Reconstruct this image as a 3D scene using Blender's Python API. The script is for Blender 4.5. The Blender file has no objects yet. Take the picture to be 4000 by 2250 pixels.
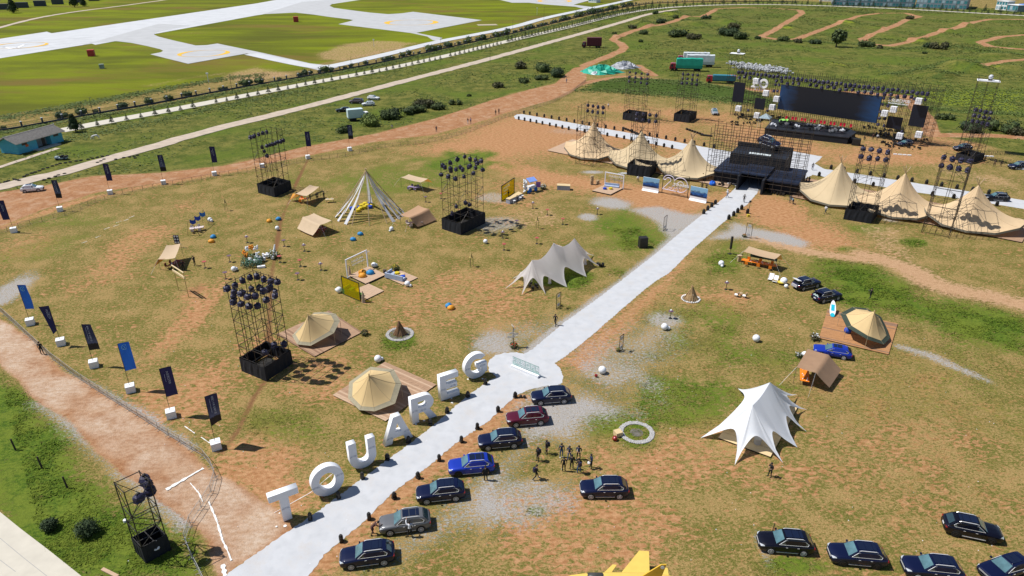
import bpy, bmesh, math, random
import numpy as np
from mathutils import Vector, Matrix
random.seed(7); rng = np.random.default_rng(7)
SC = bpy.context.scene
COL = SC.collection
R = math.radians
# ------------------------------------------------------------------ camera, sky, sun, exposure
CH, CF, CT = 50.0, 2700.0, math.atan(0.493)
cam = bpy.data.cameras.new('camera'); cam.sensor_width = 36; cam.lens = CF / 4000 * 36
cam.clip_start = 1; cam.clip_end = 6000
camo = bpy.data.objects.new('camera', cam); COL.objects.link(camo)
camo.location = (0, 0, CH); camo.rotation_euler = (math.pi / 2 - CT, 0, 0)
SC.camera = camo
SUN_EL, SUN_AZ = R(57), R(172)          # azimuth of the direction TOWARDS the sun, from +X counter-clockwise
W = bpy.data.worlds.new('World'); SC.world = W; W.use_nodes = True
nt = W.node_tree; sky = nt.nodes.new('ShaderNodeTexSky'); sky.sky_type = 'NISHITA'; sky.sun_disc = False
sky.sun_elevation = SUN_EL; sky.sun_rotation = math.pi / 2 - SUN_AZ
sky.altitude = 1900; sky.dust_density = 1.2
nt.links.new(sky.outputs[0], nt.nodes['Background'].inputs[0]); nt.nodes['Background'].inputs[1].default_value = 0.085
sl = bpy.data.lights.new('sun', 'SUN'); sl.energy = 5.0; sl.angle = R(0.5); sl.color = (1, 0.965, 0.91)
so = bpy.data.objects.new('sun', sl); COL.objects.link(so)
sd = Vector((math.cos(SUN_AZ) * math.cos(SUN_EL), math.sin(SUN_AZ) * math.cos(SUN_EL), math.sin(SUN_EL)))
so.rotation_euler = sd.to_track_quat('Z', 'Y').to_euler(); so.location = (-60, 20, 90)
SC.view_settings.view_transform = 'Standard'; SC.view_settings.look = 'None'
SC.view_settings.exposure = 0.12; SC.view_settings.gamma = 1
# ------------------------------------------------------------------ measuring: a point of the 2576x1449 overview -> the place it stands
_c, _s = math.cos(CT), math.sin(CT)
def g(x, y, z=0.0):
    u = (x * 1.5528 - 2000) / CF; v = (y * 1.5528 - 1125) / CF
    t = (CH - z) / (_s + v * _c)
    return Vector((u * t, (_c - v * _s) * t, z))
def k(c, r, x, y, z=0.0):                # a point of a 1000x600 crop of the photo, shown at 2.415x
    return g(644 * c + x * .266667, 354.2 * r + y * .266667, z)
def hz(x, y, yt):                        # height of an upright whose foot is at (x, y) and whose top shows at yt
    p = g(x, y); lo, hi = 0, 60
    for _ in range(40):
        m = (lo + hi) / 2
        d = p.y * _c - (m - CH) * _s; up = p.y * _s + (m - CH) * _c
        if (1125 - CF * up / d) / 1.5528 > yt: lo = m
        else: hi = m
    return lo
# ------------------------------------------------------------------ materials
MATS = {}
def mat(name, col, rough=.7, metal=0.0, amt=.12, sc=3.0, bump=0.0, coat=0.0, trans=0.0, spec=.4, coords='Object', alpha=1, tcol=None, streak=None):
    if name in MATS: return MATS[name]
    m = bpy.data.materials.new(name); m.use_nodes = True; n = m.node_tree; L = n.links
    b = n.nodes['Principled BSDF']; out = n.nodes['Material Output']
    b.inputs['Roughness'].default_value = rough; b.inputs['Metallic'].default_value = metal
    b.inputs['Coat Weight'].default_value = coat; b.inputs['Coat Roughness'].default_value = .04
    b.inputs['Specular IOR Level'].default_value = spec
    tc = n.nodes.new('ShaderNodeTexCoord')
    vec = tc.outputs[coords]
    if streak:
        mp = n.nodes.new('ShaderNodeMapping'); mp.inputs['Scale'].default_value = streak; L.new(vec, mp.inputs[0]); vec = mp.outputs[0]
    nz = n.nodes.new('ShaderNodeTexNoise'); nz.inputs['Scale'].default_value = sc; nz.inputs['Detail'].default_value = 8
    L.new(vec, nz.inputs['Vector'])
    mx = n.nodes.new('ShaderNodeMix'); mx.data_type = 'RGBA'
    c = Vector(col[:3])
    mx.inputs[6].default_value = (*(c * (1 - amt * 1.6)), 1); mx.inputs[7].default_value = (*[min(1, q) for q in c * (1 + amt * 1.6)], 1)
    L.new(nz.outputs[0], mx.inputs[0]); L.new(mx.outputs[2], b.inputs['Base Color'])
    if bump:
        bp = n.nodes.new('ShaderNodeBump'); bp.inputs['Strength'].default_value = bump; bp.inputs['Distance'].default_value = .05
        L.new(nz.outputs[0], bp.inputs['Height']); L.new(bp.outputs[0], b.inputs['Normal'])
    if trans:
        t = n.nodes.new('ShaderNodeBsdfTranslucent'); ms = n.nodes.new('ShaderNodeMixShader')
        ms.inputs[0].default_value = trans
        if tcol: t.inputs[0].default_value = (*tcol, 1)
        else: L.new(mx.outputs[2], t.inputs[0])
        L.new(b.outputs[0], ms.inputs[1]); L.new(t.outputs[0], ms.inputs[2]); L.new(ms.outputs[0], out.inputs[0])
    if alpha < 1:
        tr = n.nodes.new('ShaderNodeBsdfTransparent'); ms = n.nodes.new('ShaderNodeMixShader'); ms.inputs[0].default_value = alpha
        if tcol: tr.inputs[0].default_value = (*tcol, 1)
        L.new(tr.outputs[0], ms.inputs[1]); L.new(b.outputs[0], ms.inputs[2]); L.new(ms.outputs[0], out.inputs[0])
    MATS[name] = m; return m
# ------------------------------------------------------------------ mesh building
KIDS = {}
class MB:
    def __init__(s): s.v = []; s.f = []; s.mi = []; s.cur = 0
    def _add(s, vs, fs):
        o = len(s.v); s.v += [tuple(p) for p in vs]
        for q in fs: s.f.append(tuple(o + i for i in q)); s.mi.append(s.cur)
        return s
    def box(s, cx, cy, cz, sx, sy, sz, rz=0.0, tp=1.0, M=None):
        vs = []
        c, n = math.cos(rz), math.sin(rz)
        for z, t in ((-1, 1.0), (1, tp)):
            for x, y in ((-1, -1), (1, -1), (1, 1), (-1, 1)):
                X, Y = x * sx / 2 * t, y * sy / 2 * t
                p = Vector((X * c - Y * n, X * n + Y * c, z * sz / 2))
                if M: p = M @ p
                vs.append((cx + p.x, cy + p.y, cz + p.z))
        return s._add(vs, [(3, 2, 1, 0), (4, 5, 6, 7), (0, 1, 5, 4), (1, 2, 6, 5), (2, 3, 7, 6), (3, 0, 4, 7)])
    def bar(s, p, q, r=.03, n=4, r2=None, caps=True):
        p, q = Vector(p), Vector(q); d = q - p
        if d.length < 1e-6: return s
        d.normalize(); a = d.orthogonal().normalized()
        if abs(d.z) < .95: a = d.cross(Vector((0, 0, 1))).normalized()
        b = d.cross(a); r2 = r if r2 is None else r2
        vs = [p + (a * math.cos(t) + b * math.sin(t)) * r for t in [2 * math.pi * (i + .5) / n for i in range(n)]]
        vs += [q + (a * math.cos(t) + b * math.sin(t)) * r2 for t in [2 * math.pi * (i + .5) / n for i in range(n)]]
        fs = [(i, (i + 1) % n, n + (i + 1) % n, n + i) for i in range(n)]
        if caps: fs += [tuple(range(n))[::-1], tuple(range(n, 2 * n))]
        return s._add(vs, fs)
    def path(s, pts, r=.03, n=5):
        for a, b in zip(pts, pts[1:]): s.bar(a, b, r, n)
        return s
    def poly(s, pts): return s._add(pts, [tuple(range(len(pts)))])
    def slab(s, pts, t):                 # a polygon given as 3-D points, thickened downwards
        n = len(pts); lo = [(p[0], p[1], p[2] - t) for p in pts]
        return s._add(list(pts) + lo, [tuple(range(n)), tuple(range(n, 2 * n))[::-1]] + [(i, n + i, n + (i + 1) % n, (i + 1) % n) for i in range(n)])
    def prism(s, pts, z0, z1):
        n = len(pts)
        return s._add([(p[0], p[1], z0) for p in pts] + [(p[0], p[1], z1) for p in pts],
            [tuple(range(n))[::-1], tuple(range(n, 2 * n))] + [(i, (i + 1) % n, n + (i + 1) % n, n + i) for i in range(n)])
    def lathe(s, prof, n=12, c=(0, 0, 0), sq=1.0, ph=0):
        vs = []; fs = []; m = len(prof)
        for r, z in prof:
            for i in range(n):
                t = 2 * math.pi * i / n + ph; vs.append((c[0] + r * math.cos(t), c[1] + r * math.sin(t) * sq, c[2] + z))
        for j in range(m - 1):
            for i in range(n): fs.append((j * n + i, j * n + (i + 1) % n, (j + 1) * n + (i + 1) % n, (j + 1) * n + i))
        fs.append(tuple(range(n))[::-1]); fs.append(tuple(range((m - 1) * n, m * n)))
        return s._add(vs, fs)
    def ball(s, c, r, n=10, m=6, sz=1.0, jit=0.0):
        prof = [(r * math.sin(math.pi * j / m), -r * sz * math.cos(math.pi * j / m)) for j in range(m + 1)]
        prof[0] = (r * .02, prof[0][1]); prof[-1] = (r * .02, prof[-1][1])
        o = len(s.v); s.lathe(prof, n, c)
        if jit:
            for i in range(o, len(s.v)): s.v[i] = tuple(q + random.uniform(-jit, jit) for q in s.v[i])
        return s
    def grid(s, P):                      # P: rows of points
        m, n = len(P), len(P[0])
        return s._add([p for r in P for p in r], [(i * n + j, i * n + j + 1, (i + 1) * n + j + 1, (i + 1) * n + j) for i in range(m - 1) for j in range(n - 1)])
    def rail(s, pts, w, t=.01, z=0): pass
    def mesh(s, name, mats, smooth=False):
        me = bpy.data.meshes.new(name); me.from_pydata(s.v, [], s.f); me.update()
        for m in (mats if isinstance(mats, (list, tuple)) else [mats]): me.materials.append(m)
        if isinstance(mats, (list, tuple)): me.polygons.foreach_set('material_index', s.mi)
        if smooth: me.polygons.foreach_set('use_smooth', [True] * len(me.polygons))
        return me
    def build(s, name, mats, parent=None, smooth=False, loc=None, label=None):
        return ob(name, s.mesh(name, mats, smooth), parent, loc, label)
def ob(name, me, parent=None, loc=None, label=None):
    o = bpy.data.objects.new(name, me)
    KIDS[o] = []
    if parent is not None: o.parent = parent; KIDS[parent].append(o)
    if loc is not None: o.location = loc
    if label: o['label'] = label
    return o
def tag(o, label=None, cat=None, group=None, kind=None):
    if label: o['label'] = label
    if cat: o['category'] = cat
    if group: o['group'] = group
    if kind: o['kind'] = kind
    return o
def empty(name, label, cat, group=None, loc=(0, 0, 0), rz=0.0):
    o = bpy.data.objects.new(name, None); o.empty_display_size = .3; KIDS[o] = []
    o.location = loc; o.rotation_euler = (0, 0, rz)
    return tag(o, label, cat, group)
def link(o):
    COL.objects.link(o)
    for c in KIDS[o]: link(c)
    return o
def copy(o, parent=None, sub=None):
    c = o.copy(); KIDS[c] = []
    if parent is not None: c.parent = parent; KIDS[parent].append(c)
    if sub and o.data is not None:
        for sl_ in c.material_slots:
            if sl_.material and sl_.material.name in sub:
                nm = sub[sl_.material.name]; sl_.link = 'OBJECT'; sl_.material = nm
    for q in KIDS[o]: copy(q, c, sub)
    return c
def put(proto, loc, rz=0.0, label=None, group=None, sub=None, scale=None, cat=None):
    c = copy(proto, None, sub); c.location = loc; c.rotation_euler = (0, 0, rz)
    if scale is not None: c.scale = (scale,) * 3 if not hasattr(scale, '__len__') else scale
    tag(c, label, cat, group); link(c); return c
def struct(name, mb, m, smooth=False, label=None):
    o = mb.build(name, m, smooth=smooth); o['kind'] = 'structure'
    if label: o['label'] = label
    COL.objects.link(o); return o
def single(name, mb, m, label, cat, group=None, loc=None, rz=0, smooth=False):
    o = mb.build(name, m, smooth=smooth); tag(o, label, cat, group)
    if loc is not None: o.location = loc
    o.rotation_euler = (0, 0, rz); COL.objects.link(o); return o
DG = bpy.context.evaluated_depsgraph_get
def curve_mesh(cu, name):
    o = bpy.data.objects.new('tmp', cu); COL.objects.link(o)
    bpy.context.view_layer.update()
    me = bpy.data.meshes.new_from_object(o.evaluated_get(DG())); me.name = name
    bpy.data.objects.remove(o); bpy.data.curves.remove(cu); return me
def outline_mesh(name, loops, depth, m, bevel=0):      # filled 2-D loops extruded; lies in XY
    cu = bpy.data.curves.new(name, 'CURVE'); cu.dimensions = '2D'; cu.fill_mode = 'BOTH'; cu.extrude = depth / 2
    for lp in loops:
        sp = cu.splines.new('POLY'); sp.points.add(len(lp) - 1)
        for i, p in enumerate(lp): sp.points[i].co = (p[0], p[1], 0, 1)
        sp.use_cyclic_u = True
    me = curve_mesh(cu, name); me.materials.clear(); me.materials.append(m); return me
def text_mesh(name, txt, size, m, depth=.004, align='CENTER', bold=0.0, space=1.0, wide=1.0):
    cu = bpy.data.curves.new(name, 'FONT'); cu.body = txt; cu.size = size; cu.extrude = depth; cu.align_x = align; cu.align_y = 'CENTER'
    cu.offset = bold; cu.space_character = space; cu.space_line = 1.0; cu.resolution_u = 2
    me = curve_mesh(cu, name); me.materials.clear(); me.materials.append(m)
    if wide != 1: me.transform(Matrix.Diagonal((wide, 1, 1, 1)))
    return me
def arc(cx, cy, rx, ry, a0, a1, n): return [(cx + rx * math.cos(R(a0 + (a1 - a0) * i / n)), cy + ry * math.sin(R(a0 + (a1 - a0) * i / n))) for i in range(n + 1)]
def yaw(a, b): d = Vector(b) - Vector(a); return math.atan2(d.y, d.x)
# ------------------------------------------------------------------ the ground: painted fields on one terrain, split into named surfaces
def px(*a): return [tuple(g(x, y).xy) for x, y in zip(a[::2], a[1::2])]
# rows that follow the distance, so cells stay a few decimetres near and metres far
ys = [24.0]
while ys[-1] < 1500: ys.append(ys[-1] + max(.26, ys[-1] * .0058) if ys[-1] > 44 else ys[-1] + 1.2)
ys = np.array(ys)
xs = [0.0]
while xs[-1] < 1500: xs.append(xs[-1] + (.34 if xs[-1] < 64 else .34 + (xs[-1] - 64) * .011))
xs = np.array([-q for q in xs[:0:-1]] + xs)
NX, NY = len(xs), len(ys)
GX, GY = np.meshgrid(xs, ys); GX = GX + rng.uniform(-.1, .1, GX.shape); GY = GY + rng.uniform(-.08, .08, GY.shape)
def vnoise(x, y, sc, seed=0):
    x = x / sc + seed * 17.3; y = y / sc + seed * 9.1
    xi = np.floor(x).astype(int); yi = np.floor(y).astype(int); fx = x - xi; fy = y - yi
    fx = fx * fx * (3 - 2 * fx); fy = fy * fy * (3 - 2 * fy)
    def h(a, b):
        n = (a * 374761393 + b * 668265263 + seed * 1442695) & 0x7fffffff; n = (n ^ (n >> 13)) * 1274126177 & 0x7fffffff
        return ((n ^ (n >> 16)) & 0xffff) / 65535.0
    return (h(xi, yi) * (1 - fx) + h(xi + 1, yi) * fx) * (1 - fy) + (h(xi, yi + 1) * (1 - fx) + h(xi + 1, yi + 1) * fx) * fy
WARP = lambda s: (vnoise(GX, GY, s, 3) + .5 * vnoise(GX, GY, s / 2.3, 4) + .3 * vnoise(GX, GY, s / 5, 5) - .9)
def dist_line(pts, X, Y):
    d = np.full(X.shape, 1e9)
    for (ax, ay), (bx, by) in zip(pts, pts[1:]):
        vx, vy = bx - ax, by - ay; L = vx * vx + vy * vy + 1e-9
        t = np.clip(((X - ax) * vx + (Y - ay) * vy) / L, 0, 1)
        d = np.minimum(d, np.hypot(X - ax - t * vx, Y - ay - t * vy))
    return d
def inside(pts, X, Y):
    r = np.zeros(X.shape, bool); n = len(pts)
    for i in range(n):
        (ax, ay), (bx, by) = pts[i], pts[(i + 1) % n]
        if ay == by: continue
        c = ((ay > Y) != (by > Y)) & (X < (bx - ax) * (Y - ay) / (by - ay) + ax); r ^= c
    return r
def field(pts, soft, closed=True, half=0.0, wob=0.0):
    p = np.array(pts); m = soft * 3 + half + wob * 2 + 2
    j = np.where((ys > p[:, 1].min() - m) & (ys < p[:, 1].max() + m))[0]; i = np.where((xs > p[:, 0].min() - m) & (xs < p[:, 0].max() + m))[0]
    F = np.zeros(GX.shape)
    if len(j) == 0 or len(i) == 0: return F
    sl_ = (slice(j[0], j[-1] + 1), slice(i[0], i[-1] + 1)); X, Y = GX[sl_], GY[sl_]
    pts = [tuple(q) for q in pts]
    d = dist_line(pts + ([pts[0]] if closed else []), X, Y)
    if closed: d = np.where(inside(pts, X, Y), d, -d)
    else: d = half - d
    if wob: d = d + wob * WARPS[sl_]
    F[sl_] = np.clip(.5 + d / (2 * soft), 0, 1); return F
WARPS = WARP(9.0)
def P_(soft, *a, wob=0.0): return field(px(*a), soft, wob=wob)
def L_(half, soft, *a, wob=0.0): return field(px(*a), soft, False, half, wob)
def B_(cx, cy, rx, ry, wob=.5):          # soft blob by overview pixels
    c = g(cx, cy); a = abs(g(cx + rx, cy).x - c.x); b = abs(g(cx, cy - ry).y - g(cx, cy + ry).y) / 2
    q = np.hypot((GX - c.x) / a, (GY - c.y) / b) - wob * WARPS
    return np.clip(1.5 - q, 0, 1)
mx_ = lambda *a: np.maximum.reduce(a)
TRK1 = (1470,165, 1530,142, 1562,128, 1571,120, 1560,108, 1541,100, 1570,86, 1595,77, 1632,67)
TRACKS = [TRK1, (1632,67, 1664,62, 1700,52, 1728,41, 1768,42, 1800,24), (1800,22, 1870,19, 1932,20, 2005,25), (2012,26, 2018,33, 1985,53, 1945,77, 1915,92, 1953,99, 2004,98, 2065,75, 2119,55, 2159,40, 2212,33, 2279,33, 2314,42),
    (2314,42, 2284,48, 2252,64, 2212,80, 2170,98, 2180,110, 2239,115, 2292,104, 2353,83, 2399,72, 2452,55, 2492,48, 2600,49), (2600,86, 2519,92, 2465,106, 2490,117, 2600,126), (2468,165, 2532,153, 2600,148)]
track = mx_(*[L_(2.5 if i else 2.6, 1.3, *t, wob=1.0) for i, t in enumerate(TRACKS)])
road = mx_(P_(1.2, 0,484, 100,470, 232,443, 400,435, 560,417, 650,398, 777,367, 937,338, 1097,298, 1190,268, 1288,236, 1395,210, 1443,171, 1478,165, 1475,200, 1443,230, 1395,250, 1288,279, 1190,312, 1097,337, 937,358, 777,391, 650,416, 560,435, 400,459, 232,487, 100,530, 0,568, -80,590, -80,500, wob=.8),
    L_(2.6, 1.0, 1453,215, 1500,203, 1568,193, 1635,198, 1701,205, 1840,222, 1990,232, 2153,233, 2279,242, 2332,300, 2345,340, 2479,340, 2640,350, wob=.7), L_(2, 1, 1605,165, 1645,190, wob=.6))
low_road = P_(1.0, -60,770, 0,806, 88,858, 171,938, 277,996, 373,1055, 440,1100, 505,1150, 540,1185, 600,1225, 660,1262, 720,1300, 745,1330, 690,1368, 644,1396, 600,1425, 560,1480, 540,1449, 520,1360, 470,1310, 400,1262, 350,1225, 280,1180, 235,1143, 187,1070, 107,1018, 53,964, 0,916, -60,860, wob=.7)
tan_path = L_(1.6, 2.0, 1900,600, 1940,613, 2012,629, 2119,645, 2200,655, wob=1.4)
tan_path = mx_(tan_path, L_(2.6, 2.6, 2170,640, 2225,655, 2279,675, 2332,707, 2385,728, 2465,741, 2576,768, 2640,785, wob=1.8))
soil = mx_(.9 * P_(9, 1050,375, 1150,345, 1290,285, 1400,305, 1560,330, 1640,340, 1500,400, 1400,380, 1250,420, 1100,400, wob=5), .95 * P_(12, 1480,265, 1620,285, 1780,310, 1930,385, 2080,395, 2300,385, 2420,360, 2300,345, 2100,380, 1800,290, wob=6),
    .8 * P_(8, 1420,300, 1700,300, 1790,380, 1700,400, 1500,330, wob=6),
    .95 * P_(3.5, 1050,388, 1230,398, 1330,420, 1420,440, 1540,455, 1640,470, 1790,490, 1850,485, 1790,520, 1700,560, 1640,545, 1560,500, 1480,480, 1340,465, 1230,415, wob=3),
    1.0 * P_(3, 1905,480, 1990,510, 2030,560, 1990,575, 1900,560, 1870,530, wob=3), .95 * P_(5, 1990,540, 2120,580, 2180,640, 2050,625, 1940,600, wob=4),
    .8 * P_(1.8, 1395,916, 1472,862, 1555,792, 1650,712, 1720,655, 1745,640, 1700,705, 1640,770, 1560,850, 1470,930, wob=2),
    .85 * P_(2, 560,1195, 700,1280, 800,1265, 700,1180, 600,1160, wob=2), .8 * L_(1.5, 1.2, 1290,1010, 1225,1075, 1150,1130, 1000,1250, 820,1410, 700,1500, wob=.8),
    .55 * B_(450, 1000, 150, 120, 1.2), .6 * B_(470, 810, 40, 130, 1), .5 * B_(365, 600, 60, 70, 1.2), .6 * B_(600, 1150, 110, 60, 1), .45 * B_(60, 620, 80, 40, 1),
    .5 * B_(1550, 1330, 230, 120, 1.3), .45 * B_(1750, 1150, 190, 90, 1.3), .45 * B_(830, 960, 120, 60, 1.2), .4 * B_(1150, 760, 140, 60, 1.3), .5 * B_(1800, 760, 120, 40, 1.2),
    .6 * B_(1990, 1400, 90, 30, 1), .3 * B_(2300, 1050, 250, 160, 1.6), .7 * B_(490, 735, 30, 22, .5), .35 * B_(1300, 470, 90, 50, 1.3), .6 * B_(2430, 300, 60, 12, 1), .7 * B_(2250, 400, 200, 18, 1),
    .8 * B_(2316, 184, 16, 6, .5), .55 * B_(1950, 158, 60, 4, 1), .9 * B_(60, 335, 30, 6, .6), .8 * L_(1.2, 1.2, 0,575, 200,505, 400,462, 650,420, wob=.8))
trench = mx_(L_(.45, .5, 775,400, 748,455, 705,560, 690,650, 680,720, 676,860, 668,955, 630,1015, 600,1080, 558,1140, wob=.3), .5 * L_(.4, .6, 1725,505, 1656,538, 1555,581, 1440,620, wob=.4),
    .35 * L_(.35, .6, 880,640, 830,700, 760,790, wob=.4), .5 * B_(660, 975, 20, 30, .6), .6 * B_(495, 728, 26, 18, .4), .5 * B_(540, 698, 14, 5, .5))
gravel = mx_(.52 * P_(5, 1430,880, 1560,800, 1700,780, 1780,850, 1680,930, 1600,1020, 1500,1000, 1430,960, wob=5), .5 * P_(4, 1180,850, 1300,820, 1430,790, 1400,830, 1320,890, 1240,890, wob=4), .85 * P_(2.5, 1360,960, 1420,1000, 1480,980, 1540,1010, 1600,1040, 1510,1060, 1440,1095, 1380,1120, 1300,1180, 1250,1240, 1290,1300, 1200,1320, 1150,1330, 1190,1230, 1270,1120, wob=3),
    .95 * P_(1.8, 1850,560, 1905,575, 1990,590, 2040,610, 2010,628, 1930,612, 1850,600, 1790,600, 1830,575, wob=2), .9 * B_(1530, 512, 48, 14, .8), .85 * P_(2, 1590,528, 1660,520, 1740,540, 1790,530, 1740,570, 1690,600, 1650,560, wob=2.5),
    .8 * B_(1480, 545, 22, 9, 1), .6 * B_(1240, 565, 60, 18, 1), .6 * B_(1240, 500, 40, 12, 1), .75 * B_(1230, 865, 60, 30, 1), .7 * B_(1410, 850, 40, 22, .8), .7 * B_(1680, 810, 60, 26, 1.2),
    .6 * B_(1560, 940, 90, 40, 1.5), .7 * L_(.8, .8, 2260,870, 2330,890, 2420,930, 2490,960, wob=1), .6 * B_(1330, 1240, 110, 60, 1.3), .6 * B_(1920, 1385, 20, 60, .8), .9 * B_(1490, 433, 34, 5, .5),
    .85 * L_(1.5, 1.5, 120,1010, 200,1070, 260,1140, 330,1200, 400,1250, 470,1310, wob=1.4), .8 * L_(1.3, 1, 60,900, 180,960, 280,1005, 380,1065, 470,1130, wob=.8), .45 * B_(1420, 330, 60, 8, .6), .8 * B_(30, 725, 40, 40, 1), .6 * B_(1910, 480, 10, 10, .5),
    .55 * P_(2.5, 1400,975, 1480,985, 1560,1010, 1450,1090, 1400,1120, 1330,1190, 1360,1260, 1250,1330, 1080,1400, 960,1449, 830,1449, 1000,1330, 1200,1170, 1330,1060, wob=3), .8 * L_(1.1, .8, 1330,885, 1421,812, 1517,742, 1637,648, 1741,562, wob=.6), .7 * B_(2240, 552, 24, 8, .8), .6 * B_(2180, 230, 26, 3, .6))
lush = mx_(P_(2.5, -60,950, 0,950, 60,985, 110,1030, 180,1090, 240,1160, 330,1230, 420,1300, 500,1350, 530,1449, 560,1500, -60,1500, wob=3), P_(6, 2080,655, 2190,670, 2300,740, 2400,760, 2600,800, 2600,905, 2400,870, 2250,780, 2130,760, 2000,690, wob=6),
    .9 * B_(1150, 400, 120, 22, 1.2), .6 * B_(1000, 440, 200, 40, 1.5), .8 * P_(5, 1480,560, 1560,520, 1660,560, 1690,620, 1600,660, 1500,620, wob=5), .6 * B_(1560, 700, 60, 50, 1.3), .7 * P_(3, 1750,650, 1840,610, 1900,640, 1880,700, 1760,700, wob=4),
    .6 * B_(1800, 830, 200, 90, 1.6), .7 * B_(1700, 1000, 130, 70, 1.3), .7 * B_(1560, 1060, 130, 40, 1), .7 * B_(1350, 1285, 26, 14, .8), .9 * B_(1430, 700, 80, 24, 1), .8 * B_(2110, 480, 50, 10, 1), .7 * B_(2170, 575, 60, 14, 1), .8 * B_(2300, 610, 44, 11, 1), .7 * B_(2135, 628, 40, 9, 1),
    .8 * B_(1005, 860, 54, 26, .4), .7 * B_(1600, 1095, 62, 42, .3), .4 * B_(2450, 1000, 300, 200, 1.8), .8 * B_(1980, 1420, 120, 30, .8), .5 * B_(700, 1050, 160, 50, 1.6), .5 * B_(120, 620, 120, 40, 1.6), .5 * B_(200, 560, 150, 20, 1.5), .5 * B_(870, 420, 80, 14, 1.3))
dark = mx_(P_(4, 1440,230, 1520,208, 1600,205, 1740,213, 1850,235, 1960,250, 1940,268, 1850,262, 1700,245, 1560,235, 1480,232, wob=1.5), .8 * L_(3, 2, 2120,260, 2290,265, 2400,280, 2576,290, wob=2), .7 * L_(2.2, 1.6, 2230,190, 2310,175, 2420,150, 2480,165, 2440,178, 2350,198, wob=1.6),
    .5 * L_(3, 3, 0,385, 200,345, 420,300, 640,252, 800,222, wob=2), .6 * L_(4, 3, 2160,122, 2260,124, 2400,118, 2576,140, wob=2), .6 * L_(3, 2, 1590,66, 1700,50, 1800,50, wob=2), .5 * L_(3, 2, 1930,106, 2010,104, 2140,112, wob=2),
    .7 * L_(4, 3, 0,300, 180,268, 360,235, 560,200, 640,190, wob=3), .8 * L_(2.4, 2, 0,335, 200,300, 400,268, 640,220, 940,168, 1288,90, 1500,40, 1640,12, wob=1.6))
air = P_(5, -700,300, 0,292, 200,262, 400,228, 560,195, 650,185, 780,175, 800,160, 1000,120, 1100,108, 1300,66, 1560,12, 1700,-20, 1600,-60, -900,-60, wob=3)
meadow = P_(4, -300,345, 0,335, 400,270, 640,222, 1288,90, 1640,10, 2000,2, 2700,30, 2700,520, 2576,400, 2480,360, 2340,340, 2300,240, 1990,228, 1700,200, 1480,165, 1400,210, 1288,238, 1097,298, 937,338, 777,367, 560,417, 400,435, 232,443, 0,484, -300,540, wob=3)
pale_air = mx_(.9 * P_(6, 545,190, 640,165, 700,175, 780,188, 660,205, 560,212, wob=4), .9 * P_(5, 790,135, 860,110, 950,100, 1060,108, 1000,128, 860,155, 800,150, wob=4), .7 * L_(4, 4, 380,215, 480,195, 560,185, wob=4), .5 * B_(880, 12, 60, 5, 1), .5 * L_(1.6, 2, 0,178, 100,168, 240,152, wob=1),.5*B_(490, 83, 60, 4, 1))
lime = mx_(.9 * B_(1690, 38, 36, 5, .5), .9 * B_(2130, 58, 16, 4, .4), .8 * B_(1975, 70, 16, 5, .4), .8 * L_(1.6, 1.4, 2070,160, 2110,166, 2130,168), .8 * B_(2175, 33, 30, 3, .6), .7 * B_(1840, 127, 40, 4, .6), .8 * B_(2000, 100, 12, 3, .4), .9 * P_(5, 2200,235, 2340,230, 2576,225, 2576,290, 2450,275, 2350,255, wob=5), .7 * B_(2300, 106, 30, 4, .6),
    .6 * B_(2230, 100, 20, 4, .5), .6 * B_(1740, 55, 20, 4, .4), .8 * B_(2500, 168, 14, 4, .4), .7 * B_(1560, 128, 20, 4, .4), .6 * B_(2090, 27, 26, 3, .5))
soft_soil = np.clip(mx_(soil, road, low_road, track), 0, 1)
pale = np.clip(mx_(tan_path, .7 * pale_air, .62 * low_road * (.8 + .4 * WARPS).clip(0, 1.2), .55 * P_(3, 2130,560, 2280,570, 2290,650, 2200,640, wob=4), .6 * P_(8, 2300,395, 2600,450, 2600,500, 2300,430, wob=4), .5 * P_(3, 1250,545, 1420,500, 1420,560, 1300,580, wob=4), .4*B_(2330,820,60,14,1), .5*L_(.5,.6,1560,800,1700,690)), 0, 1)
# terrain relief: motocross berms, banks and furrows, only far from the flat show ground
Z = .05 * (vnoise(GX, GY, 14, 8) - .5) * np.clip((GY - 120) / 100, 0, 1)
def bump(cx, cy, rx, ry, h, wob=.3):
    global Z
    Z = Z + 1.0 * h * np.clip(B_(cx, cy, rx, ry, wob), 0, 1) ** 1.5
for a in ((1690,38,30,5,2.2),(1620,62,20,5,2.2),(1500,43+20,0.1,.1,0),(1745,60,26,5,2.0),(1830,56,24,5,2.2),(1990,70,20,5,1.2),(2130,58,18,4,1.8),(2240,90,40,6,1.6),(2200,70,30,4,1.2),(2420,62,26,4,1.8),(2380,78,24,3,1.6),(2310,102,34,4,1.4),(2100,163,30,4,1.0),(1830,128,34,4,1.2),(2430,172,44,11,3.2),(2360,190,40,6,1.6),(2240,196,34,4,1.2),(2510,140,50,4,1.2),(1545,93,18,4,1.2),(1440,122,12,3,.6),(2540,170,30,5,1.2)): bump(*a)
Z = Z + 1.9 * np.clip(P_(3, 1470,222, 1560,205, 1740,214, 1900,240, 1900,250, 1740,232, 1560,222, wob=1), 0, 1)
Z = Z + .04 * lush * (vnoise(GX, GY, 1.1, 2) - .3) * (GY < 140) - .10 * trench * (GY < 180) - .05 * low_road - .06 * np.clip(track, 0, 1)
Z = Z + .45 * dark * (vnoise(GX, GY, 2.5, 6)) * (GY > 150)
zone = np.zeros(GX.shape, int)
zone[air > .5] = 1; zone[(meadow > .5) & (zone == 0)] = 2
zone[(road > .5)] = 3; zone[track > .5] = 4; zone[low_road > .5] = 3; zone[gravel > .62] = 5; zone[tan_path > .55] = 6
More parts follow.
